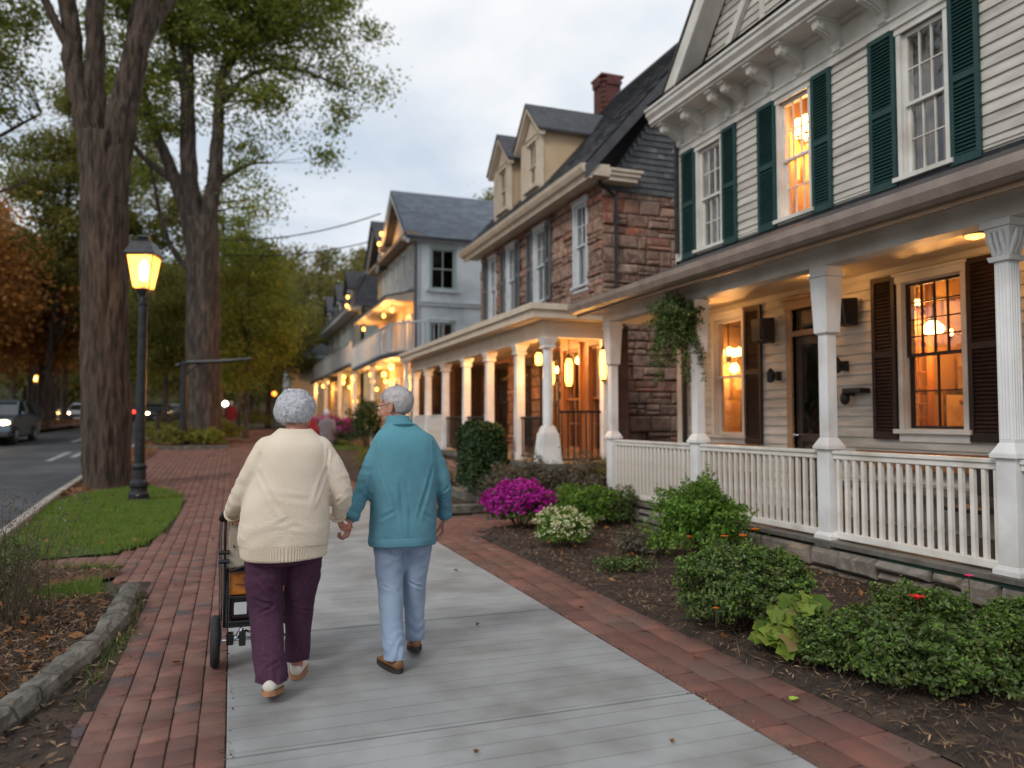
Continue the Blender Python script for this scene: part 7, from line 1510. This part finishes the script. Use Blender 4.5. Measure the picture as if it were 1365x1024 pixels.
def folds(V, segs):
    a = np.zeros(len(V))
    for (p, q, w_, am) in segs:
        p, q = np.array(p), np.array(q); d = q - p; t = np.clip(((V - p) @ d) / (d @ d), 0, 1); D = np.linalg.norm(V - (p + t[:, None] * d), axis=1); a += am * np.exp(-(D / (w_ * 1.25)) ** 2) * np.sin(np.clip(t, .02, .98) * PI) ** .5 - am * .8 * np.exp(-((D - w_ * 1.9) / (w_ * .9)) ** 2) * np.sin(np.clip(t, .02, .98) * PI) ** .5
    return a * .62
f = fnoise(V, (4, 4, 5), 1.) * .009 + folds(V, [((.14, 4.40, 1.22), (.26, 4.33, .98), .012, -.012), ((.50, 4.40, 1.22), (.42, 4.33, 1.0), .012, -.011), ((.10, 4.42, .90), (.30, 4.34, .96), .012, -.009), ((.48, 4.42, .88), (.30, 4.34, .93), .012, -.008), ((.18, 4.37, 1.10), (.40, 4.34, 1.06), .014, -.006),
    ((.02, 4.60, 1.12), (.09, 4.62, 1.02), .009, -.010), ((.00, 4.66, 1.07), (.07, 4.68, 1.0), .008, -.009), ((.62, 4.44, 1.1), (.54, 4.47, 1.0), .009, -.010), ((.64, 4.50, 1.04), (.56, 4.50, .99), .008, -.009), ((.13, 4.41, 1.36), (.17, 4.40, 1.16), .007, -.012), ((.52, 4.41, 1.36), (.485, 4.40, 1.16), .007, -.012)]) + fnoise(np.stack([V[:, 0], V[:, 1], V[:, 2] + np.abs(V[:, 0] - .3) * .8], 1), (4, 4, 11), 6.) * .006 * np.clip((1.25 - V[:, 2]) / .3, .2, 1)
arm = np.clip((np.abs(V[:, 0] - .31) - .22) / .06, 0, 1); f += arm * (np.abs(fnoise(V, (8, 8, 18), 12.)) * -.009 + fnoise(V, (10, 10, 26), 2.) * .004)
V = vadd(V, Nn, f); rn = np.linalg.norm((V - np.array([.34, 4.51, 1.42])) * np.array([1, 1, 1]), axis=1)
keep = ~((V[:, 2] > 1.43) & (np.linalg.norm(V[:, :2] - np.array([.34, 4.505]), axis=1) < .066)) & ~((V[:, 2] < .803) & (np.abs(V[:, 0] - .285) < .215) & (np.abs(V[:, 1] - 4.535) < .15))
swt = put('sweater', V, Fc, 'sweater_cream', wo, keep)
mb = MB(); seg = 520; V = []; rows = [(.815, 0, .243, .178), (.795, 1, .238, .174), (.77, 1, .234, .170), (.745, 1, .232, .168), (.733, 1, .230, .166), (.731, .4, .222, .160), (.75, .2, .215, .152)]
for z, am, rx_, ry_ in rows:
    for k in range(seg):
        a = 2 * PI * k / seg; rb = am * .0032 * (1 if math.sin(a * 104) > 0 else -1) * abs(math.sin(a * 104)) ** .5; c, s_ = math.cos(a), math.sin(a); p_ = 2 / 2.25; wv = .004 * math.sin(3 * a + 1) + .003 * math.sin(7 * a)
        V.append((.285 + (rx_ + rb + wv) * abs(c) ** p_ * (1 if c > 0 else -1), 4.535 + (ry_ + rb + wv) * abs(s_) ** p_ * (1 if s_ > 0 else -1), z + .004 * math.sin(2 * a + 2)))
mb.add(V, [(i * seg + k, i * seg + (k + 1) % seg, (i + 1) * seg + (k + 1) % seg, (i + 1) * seg + k) for i in range(len(rows) - 1) for k in range(seg)]); mb.build('ribbed_hem', 'sweater_cream', swt, smooth=True)
for (p, d_, r_) in (((.34, 4.508, 1.437), (0, -.1, 1), .068), ((.013, 4.865, .948), (0, 1, -.3), .043), ((.5925, 4.617, .938), (.1, .5, -.6), .041)):
    d_ = Vector(d_).normalized(); u = d_.orthogonal().normalized(); v_ = d_.cross(u); mb = MB(); P = [Vector(p) + (u * math.cos(a) * r_ + v_ * math.sin(a) * r_) for a in np.linspace(0, 2 * PI, 40)[:-1]]; P.append(P[0]); mb.tube(P, .008, 8, cap=False); mb.build('ribbed_edge', 'sweater_cream', swt, smooth=True)
legs_cloth('trousers', [(.70, .285, 4.535, .195, .13), (.78, .288, 4.532, .215, .15), (.87, .29, 4.53, .22, .155), (.95, .29, 4.52, .20, .14)],
           [([(.185, 4.53, .80), (.185, 4.545, .60), (.195, 4.55, .44), (.205, 4.47, .26), (.222, 4.39, .105)], [.112, .104, .094, .086, .088]), ([(.392, 4.53, .80), (.395, 4.585, .62), (.382, 4.65, .45), (.378, 4.69, .26), (.378, 4.712, .115)], [.112, .103, .088, .076, .074])], wo, 'trousers_plum', .0075, 3., lambda V: folds(V, [((.10, 4.44, .74), (.27, 4.43, .60), .011, -.013), ((.12, 4.45, .66), (.26, 4.46, .52), .010, -.012), ((.13, 4.47, .52), (.27, 4.46, .47), .009, -.013), ((.14, 4.46, .44), (.26, 4.46, .49), .008, -.010), ((.14, 4.36, .26), (.27, 4.38, .20), .009, -.011), ((.15, 4.32, .17), (.28, 4.36, .22), .008, -.009), ((.46, 4.48, .74), (.33, 4.47, .62), .011, -.010), ((.33, 4.58, .45), (.44, 4.58, .40), .009, -.009)]))
shoe('shoe', (.200, 4.275, .055), (.255, 4.525, .006), wo, 'shoe_white', 'sole_gum', .048); shoe('shoe', (.368, 4.645, .006), (.415, 4.90, .006), wo, 'shoe_white', 'sole_gum', .046)
hair_obj('hair', cH, RH, .97, 'hair_white', wo, lambda x, y, z: (z > .25 and y < .80) or (y < .05 and z > -.60) or (y < .35 and z > -.1) , (.087, .104, .099), 6500, .042, .0028, .017, 1.5, .022, -.018)
# ------------------------------------------------------------ man
ma = thing('person', 'grey-haired person in a teal jacket and light blue trousers with glasses, walking on the right', 'person', (1.02, 4.74, 0))
cM = (.945, 4.725, 1.585); RM_ = facing(math.radians(50), math.radians(-10), 0)
kn = [(.93, 4.745, .46), (1.098, 4.83, .47)]; an = [(.935, 4.63, .10), (1.115, 4.875, .10)]; hp = [(.93, 4.73, .86), (1.09, 4.73, .86)]
sh = [(.865, 4.72, 1.33), (1.145, 4.70, 1.33)]; el = [(.755, 4.74, 1.07), (1.262, 4.715, 1.065)]; wr = [(.682, 4.70, .905), (1.288, 4.80, .87)]
mb = MB(); torso(mb, [(.78, 1.005, 4.73, .15, .10), (.95, 1.005, 4.72, .155, .11), (1.12, 1.005, 4.71, .16, .105), (1.28, 1.0, 4.705, .155, .095), (1.37, .99, 4.705, .10, .07), (1.44, .975, 4.708, .058, .055)], 32)
mb.tube([(.98, 4.705, 1.38), (.962, 4.71, 1.46), (.95, 4.715, 1.54)], [.062, .060, .060], 18); head(mb, cM, RM_, 1.0)
for i in (0, 1):
    cap_tube(mb, [hp[i], kn[i], an[i]], [.078, .052, .034]); cap_tube(mb, [sh[i], el[i], wr[i]], [.044, .036, .026]); f_ = Vector(an[i]); cap_tube(mb, [f_ + Vector((0, -.02, -.03)), f_ + Vector((0, .12, -.06))], [.03, .026])
hand(mb, Vector(wr[0]) + Vector((-.005, -.004, -.012)), (-.20, -.02, -.95), (-.75, .3, .2), (.0, 1, 0), (.7, 1.0, .8), 1.0); hand(mb, Vector(wr[1]) + Vector((0, .004, -.01)), (-.06, .18, -.97), (-.95, .1, 0), (-.2, 1, 0), (.35, .45, .35), 1.0, .10)
V, Fc, Nn = fuse(mb, .0048, 2); put('body', V, Fc, 'skin', ma)
jk = [(.75, 1.0, 4.735, .205, .150), (.84, 1.0, 4.73, .205, .152), (.95, 1.002, 4.725, .203, .150), (1.08, 1.004, 4.715, .203, .145), (1.2, 1.004, 4.705, .202, .138), (1.29, 1.0, 4.70, .197, .134), (1.37, .998, 4.70, .19, .125), (1.415, .992, 4.70, .165, .11), (1.45, .985, 4.703, .12, .092), (1.48, .975, 4.706, .078, .075)]
mb = MB(); torso(mb, jk, 44, 2.5)
cap_tube(mb, [(.88, 4.705, 1.345), (.822, 4.72, 1.24), (.765, 4.735, 1.09), (.722, 4.722, .99), (.690, 4.704, .925)], [.078, .067, .057, .051, .046], 26)
cap_tube(mb, [(1.125, 4.70, 1.345), (1.192, 4.70, 1.24), (1.252, 4.71, 1.09), (1.278, 4.755, .98), (1.287, 4.792, .895)], [.078, .067, .056, .050, .045], 26)
V, Fc, Nn = fuse(mb, .0085, 5)
back = np.clip((V[:, 2] - .8) / .5, 0, 1)
f = fnoise(V, (4, 4, 5), 21.) * .008 + folds(V, [((.84, 4.62, 1.22), (.95, 4.57, .90), .011, -.011), ((1.16, 4.60, 1.22), (1.06, 4.57, .88), .011, -.011), ((.95, 4.57, 1.15), (.98, 4.57, .84), .012, -.008), ((.82, 4.62, .90), (.93, 4.57, .96), .010, -.008), ((1.18, 4.62, .88), (1.08, 4.57, .95), .010, -.008), ((.74, 4.68, 1.13), (.80, 4.69, 1.03), .008, -.010), ((.72, 4.68, 1.08), (.79, 4.69, 1.0), .007, -.009), ((.69, 4.66, 1.0), (.76, 4.68, .96), .007, -.008), ((1.29, 4.66, 1.10), (1.21, 4.66, 1.02), .008, -.010), ((1.31, 4.69, 1.04), (1.23, 4.69, .98), .007, -.009), ((.838, 4.63, 1.40), (.852, 4.62, 1.2), .006, -.012), ((1.165, 4.62, 1.40), (1.155, 4.61, 1.2), .006, -.012)]) + fnoise(np.stack([V[:, 0] * 1.0 + (V[:, 2] - 1.2) * .35 * np.sign(V[:, 0] - 1.0), V[:, 1], V[:, 2] * .25], 1), (13, 5, 7), 16.) * .009 * np.clip((1.3 - V[:, 2]) / .3, 0, 1) + fnoise(V, (14, 14, 18), 4.) * .002
arm = np.clip((np.abs(V[:, 0] - 1.005) - .19) / .05, 0, 1); f += arm * (np.abs(fnoise(V, (9, 9, 18), 31.)) * -.009 + fnoise(V, (12, 12, 30), 33.) * .004)
V = vadd(V, Nn, f)
keep = ~((V[:, 2] > 1.465) & (np.linalg.norm(V[:, :2] - np.array([.975, 4.706]), axis=1) < .066)) & ~((V[:, 2] < .757) & (np.abs(V[:, 0] - 1.0) < .185) & (np.abs(V[:, 1] - 4.735) < .13))
jkt = put('jacket', V, Fc, 'jacket_teal', ma, keep)
def band(name, secs, m, parent, p=2.5, seg=120, wav=.004):
    mb = MB(); V = []
    for z, cx_, cy_, rx_, ry_ in secs:
        for k in range(seg):
            a = 2 * PI * k / seg; c, s_ = math.cos(a), math.sin(a); wv = wav * (math.sin(3 * a + 1) + .6 * math.sin(8 * a)); V.append((cx_ + (rx_ + wv) * abs(c) ** (2 / p) * (1 if c > 0 else -1), cy_ + (ry_ + wv) * abs(s_) ** (2 / p) * (1 if s_ > 0 else -1), z))
    mb.add(V, [(i * seg + k, i * seg + (k + 1) % seg, (i + 1) * seg + (k + 1) % seg, (i + 1) * seg + k) for i in range(len(secs) - 1) for k in range(seg)]); return mb.build(name, m, parent, smooth=True)
band('hem', [(.79, 1, 4.735, .2065, .1525), (.785, 1, 4.735, .2095, .1555), (.745, 1, 4.737, .2105, .1565), (.735, 1, 4.737, .208, .154), (.735, 1, 4.737, .198, .145), (.78, 1, 4.735, .195, .14)], 'jacket_teal', jkt)
def collar_ring(parent, m, c0, rs_, zs, lean=(0, 0), nm='collar'):
    mb = MB(); seg = 60; V = []
    for (r_, z) in zip(rs_, zs):
        t = (z - zs[0]); 
        for k in range(seg): a = 2 * PI * k / seg; V.append((c0[0] + lean[0] * t + r_ * math.cos(a), c0[1] + lean[1] * t + r_ * .97 * math.sin(a), z + .012 * (-math.sin(a)) * (1 if z > zs[0] else .6)))
    mb.add(V, [(i * seg + k, i * seg + (k + 1) % seg, (i + 1) * seg + (k + 1) % seg, (i + 1) * seg + k) for i in range(len(zs) - 1) for k in range(seg)]); return mb.build(nm, m, parent, smooth=True)
collar_ring(jkt, 'jacket_teal', (.977, 4.705), [.096, .090, .081, .075, .072, .069, .066], [1.45, 1.468, 1.492, 1.512, 1.519, 1.512, 1.47], (-.25, .05))
collar_ring(jkt, 'teal_dark', (.98, 4.705), [.098, .101, .096], [1.456, 1.460, 1.466], nm='collar_seam')
for i, (p, d_, r_) in enumerate((((.684, 4.70, .913), (-.35, -.1, -.9), .044), ((1.2885, 4.80, .885), (0, .25, -.95), .042))):
    d_ = Vector(d_).normalized(); P = [Vector(p) - d_ * .035, Vector(p) + d_ * .005]; mb = MB(); mb.tube([P[0], P[0] + d_ * .003, P[1], P[1] + d_ * .003], [r_ * 1.0, r_ * 1.09, r_ * 1.05, r_ * .9], 24, cap=False); mb.build('cuff', 'jacket_teal', jkt, smooth=True)
legs_cloth('trousers', [(.72, 1.005, 4.735, .165, .115), (.78, 1.006, 4.735, .180, .13), (.86, 1.008, 4.73, .185, .135), (.95, 1.005, 4.72, .17, .125)],
           [([(.922, 4.735, .80), (.925, 4.75, .62), (.928, 4.745, .46), (.932, 4.69, .27), (.937, 4.625, .085)], [.102, .094, .081, .071, .067]), ([(1.095, 4.735, .80), (1.10, 4.79, .62), (1.10, 4.83, .46), (1.108, 4.855, .27), (1.115, 4.872, .115)], [.102, .092, .080, .067, .063])], ma, 'trousers_blue', .0075, 13., lambda V: folds(V, [((.84, 4.66, .74), (1.0, 4.64, .64), .010, -.010), ((1.18, 4.66, .74), (1.04, 4.65, .62), .010, -.010), ((.86, 4.68, .50), (.99, 4.68, .45), .008, -.010), ((1.04, 4.75, .50), (1.16, 4.75, .44), .008, -.010), ((.92, 4.63, .42), (.95, 4.57, .16), .007, -.007), ((.88, 4.60, .20), (.99, 4.60, .15), .007, -.008), ((1.06, 4.82, .24), (1.17, 4.82, .19), .007, -.008)]))
mb = MB(); shoe('shoe', (.955, 4.555, .004), (.895, 4.83, .004), ma, 'shoe_brown', 'sole_dark', .044); shoe('shoe', (1.105, 4.80, .05), (1.145, 5.05, .006), ma, 'shoe_brown', 'sole_dark', .044)
hair_obj('hair', cM, RM_, 1.0, 'hair_gray', ma, lambda x, y, z: (y < .35 and z > -.62 - .2 * abs(x)) and not (z < .15 and abs(x) > .72 and -.18 < y) or (z > .45 and y < .72), (.080, .099, .089), 8000, .040, .0018, .004, .45, .028, -.019, fall=(0, -.5, -.85))
T = lambda o: Vector(cM) + RM_ @ Vector(o); mb = MB()
for q in (-1, 1):
    P = [T((q * .033 + .027 * math.cos(a), .112, .006 + .019 * math.sin(a))) for a in np.linspace(0, 2 * PI, 21)]; mb.tube(P, .0018, 6, cap=False); mb.tube([T((q * .060, .110, .012)), T((q * .079, .085, .013)), T((q * .083, .0, .010)), T((q * .082, -.02, -.002))], .0022, 6)
mb.tube([T((-.006, .113, .008)), T((.006, .113, .008))], .0018, 6); gl_ = mb.build('glasses', 'black_metal', ma)
mb = MB()
for q in (-1, 1): P = [tuple(T((q * .033 + .026 * math.cos(a), .112, .006 + .018 * math.sin(a)))) for a in np.linspace(0, 2 * PI, 21)[:-1]]; mb.add(P, [tuple(range(20))])
mb.build('lenses', 'glass', gl_)
for c_, R_, s_, pr in ((cH, RH, .96, wo), (cM, RM_, 1., ma)):
    for q in (-1, 1): mb = MB(); mb.ell(Vector(c_) + R_ @ (Vector((q * .032, .082, .004)) * s_), (.0125, .0125, .0125), None, 14, 10); e = mb.build('eye', 'trim_white', pr, smooth=True); mb = MB(); mb.ell(Vector(c_) + R_ @ (Vector((q * .032, .092, .004)) * s_), (.006, .004, .006), R_, 10, 8); mb.build('iris', 'car_dark', e, smooth=True)

# ------------------------------------------------------------ cart
ct = thing('rolling_cart', 'wheeled shopping cart with cream canvas bag and amber box pushed by the person in cream', 'cart', (.2, 5.06, 0))
def wheel(x, y, r, w_):
    mb = MB(); P = [Vector((x, y + (r - w_ / 2) * math.cos(a), r + (r - w_ / 2) * math.sin(a))) for a in np.linspace(0, 2 * PI, 37)]; mb.tube(P, [(w_ / 2)] * 37, 12, cap=False); wl = mb.build('wheel', 'tyre', ct, smooth=True)
    mb = MB(); mb.tube([(x - .012, y, r), (x + .012, y, r)], [r - w_ * .9] * 2, 24); mb.tube([(x - .03, y, r), (x + .03, y, r)], .025, 12); mb.build('rim', 'black_plastic', wl)
wheel(-.075, 5.07, .155, .055); wheel(.45, 5.07, .155, .055)
mb = MB(); mb.tube([(-.05, 5.07, .155), (.44, 5.07, .155)], .009, 8); mb.tube([(.0, 5.07, .155), (.05, 5.07, .17), (.08, 5.07, .22)], .016, 8); mb.tube([(.39, 5.07, .155), (.36, 5.07, .22)], .014, 8); mb.build('axle', 'chrome', ct)
mb = MB(); mb.box(-.012, .03, 5.04, 5.10, .13, .20); mb.box(.06, .10, 5.04, 5.10, .12, .21); mb.build('axle_clamp', 'black_plastic', ct, bevel=.006)
for x in (-.048, .40):
    mb = MB(); mb.tube([(x, 5.06, .16), (x, 5.04, .45), (x - .006, 4.99, .80), (x, 4.96, .90), (x + (.02 if x < .2 else -.02), 4.93, .945)], .0105, 8); mb.build('frame_tube', 'chrome', ct, smooth=True)
    mb = MB(); mb.tube([(x + .022, 5.05, .24), (x + .022, 5.03, .45), (x + .02, 4.985, .80), (x + .022, 4.955, .90)], .008, 8); mb.build('side_tube', 'black_plastic', ct, smooth=True)
    for z in (.70, .645): mb = MB(); mb.tube([(x - .016, 5.0, z), (x + .045, 5.0, z)], .014, 8); mb.build('clamp', 'black_plastic', ct)
mb = MB(); mb.tube([(-.048, 4.955, .90), (-.038, 4.94, .935), (.0, 4.925, .948), (.19, 4.92, .95), (.36, 4.925, .948), (.396, 4.94, .935), (.40, 4.955, .90)], .020, 10); mb.build('handle', 'black_plastic', ct, smooth=True)
mb = MB(); mb.add([(-.012, 5.02, .60), (.37, 5.02, .60), (.37, 4.965, .89), (-.012, 4.965, .89), (-.012, 5.22, .58), (.37, 5.22, .58), (.37, 5.17, .88), (-.012, 5.17, .88)], [(0, 1, 2, 3), (4, 7, 6, 5), (0, 4, 5, 1), (1, 5, 6, 2), (2, 6, 7, 3), (3, 7, 4, 0)]); cb_ = mb.build('canvas_bag', 'canvas', ct, bevel=.012)
mb = MB()
for z, a, b in ((.80, .025, .10), (.725, .02, .11)): mb.box(a, b, 4.965 + (.89 - z) * .19, 4.985 + (.89 - z) * .19, z, z + .006)
mb.box(.02, .026, 4.99, 5.01, .725, .745); mb.build('stitching', 'black_plastic', cb_)
mb = MB(); bx = [(-.012, 5.03), (.37, 5.03), (.37, 5.27), (-.012, 5.27)]
for z in (.27, .42, .58):
    for i in range(4): a, b = bx[i], bx[(i + 1) % 4]; mb.tube([(*a, z), (*b, z)], .008, 6)
for a in bx: mb.tube([(*a, .24), (*a, .60)], .009, 6)
for i in range(1, 9): x = .008 + .362 * i / 9; mb.tube([(x, 5.03, .27), (x, 5.27, .27)], .004, 4)
mb.tube([(.008, 5.03, .58), (.13, 5.01, .625), (.37, 5.03, .60)], .009, 6); mb.build('basket', 'black_plastic', ct)
mb = MB(); mb.box(.0, .38, 5.035, 5.26, .235, .265); mb.build('base_plate', 'black_plastic', ct, bevel=.006)
t = thing('amber_box', 'amber wooden box standing inside the cart basket', 'box', (.19, 5.15, .43)); mb = MB(); mb.box(.0, .355, 5.045, 5.25, .43, .575); mb.build('box', 'amber_box', t, bevel=.006)
mb = MB()
for x in (.10, .22): mb.box(x, x + .006, 5.038, 5.05, .435, .57)
mb.tube([(.075, 5.045, .535), (.075, 5.036, .535)], .008, 8); mb.box(.03, .35, 5.038, 5.05, .497, .503); mb.build('slats', 'wood_warm', t)
t = thing('dark_bag', 'dark parcel with a pale label low in the cart basket', 'bag', (.19, 5.15, .27)); mb = MB(); mb.box(.0, .35, 5.05, 5.25, .275, .425); mb.build('bag', 'shutter_brown', t, bevel=.02); mb = MB(); mb.box(.03, .105, 5.042, 5.052, .31, .385); mb.build('label_patch', 'stucco_trim', t, bevel=.008)
mb = MB(); mb.tube([(.1, 5.09, .20), (.26, 5.2, .10), (.4, 5.3, .04)], .008, 6); mb.build('rest_leg', 'chrome', ct)

# ------------------------------------------------------------ far walkers
def walker(label, x, y, top, bottom, hairm, H=1.68):
    z = h(y) + .01; t = thing('person', label, 'person', (x, y, z)); s_ = H / 1.7; mb = MB()
    torso(mb, [(z + .8 * s_, x, y, .14, .09), (z + 1.1 * s_, x, y, .15, .10), (z + 1.35 * s_, x, y, .17, .09), (z + 1.45 * s_, x, y, .06, .06)], 20)
    mb.tube([(x, y, z + 1.4 * s_), (x, y, z + 1.5 * s_)], .05, 10); head(mb, (x, y, z + 1.585 * s_), facing(math.radians(20)), s_)
    for q in (-1, 1): cap_tube(mb, [(x + q * .08, y, z + .85 * s_), (x + q * .085, y + q * .08 + .02, z + .46 * s_), (x + q * .09, y + q * .14 - .03, z + .08)], [.075, .05, .035], 12); cap_tube(mb, [(x + q * .17, y, z + 1.36 * s_), (x + q * .22, y - q * .04, z + 1.1 * s_), (x + q * .23, y - q * .02 + .1, z + .9 * s_)], [.045, .036, .025], 12); hand(mb, (x + q * .23, y - q * .02 + .11, z + .89 * s_), (0, .3, -1), (-q, 0, 0), (0, 1, 0))
    for q in (-1, 1): cap_tube(mb, [(x + q * .09, y + q * .14 - .05, z + .045), (x + q * .09, y + q * .14 + .12, z + .035)], [.035, .03], 12)
    V, Fc, Nn = fuse(mb, .011, 2); put('body', V, Fc, 'skin', t)
    mb = MB(); torso(mb, [(z + .74 * s_, x, y, .19, .13), (z + 1.1 * s_, x, y, .185, .13), (z + 1.36 * s_, x, y, .18, .11), (z + 1.45 * s_, x, y, .075, .07)], 20)
    for q in (-1, 1): cap_tube(mb, [(x + q * .15, y, z + 1.34 * s_), (x + q * .22, y - q * .04, z + 1.1 * s_), (x + q * .23, y - q * .02 + .08, z + .93 * s_)], [.07, .06, .045], 12)
    V, Fc, Nn = fuse(mb, .016, 3); put('coat', V, Fc, top, t)
    mb = MB(); torso(mb, [(z + .72 * s_, x, y, .16, .11), (z + .95 * s_, x, y, .16, .12)], 16)
    for q in (-1, 1): cap_tube(mb, [(x + q * .08, y, z + .82 * s_), (x + q * .085, y + q * .08 + .02, z + .46 * s_), (x + q * .09, y + q * .14 - .03, z + .1)], [.095, .075, .06], 12)
    V, Fc, Nn = fuse(mb, .016, 3); put('trousers', V, Fc, bottom, t)
    mb = MB(); mb.ell((x, y - .02, z + 1.61 * s_), (.085, .10, .10), None, 20, 14); V = np.array(mb.v); put('hair', V, mb.f, hairm, t, (V[:, 2] > z + 1.6 * s_) | (V[:, 1] < y)); return t
K('coat_red', (.30, .02, .03), (.2, .015, .02), ns=6, rough=.8); K('coat_grey', (.25, .22, .24), (.18, .16, .17), ns=6, rough=.8)
walker('far walker in a dark red coat, half hidden behind the person in cream', 1.72, 19.2, 'coat_red', 'trousers_plum', 'hair_gray', 1.7)
walker('very far walker in red beside the roadside bed', -.05, 38, 'coat_red', 'coat_grey', 'hair_gray', 1.6)
walker('pale-coated far walker seen between the heads of the couple', 2.55, 22.5, 'coat_grey', 'trousers_blue', 'hair_white', 1.55)
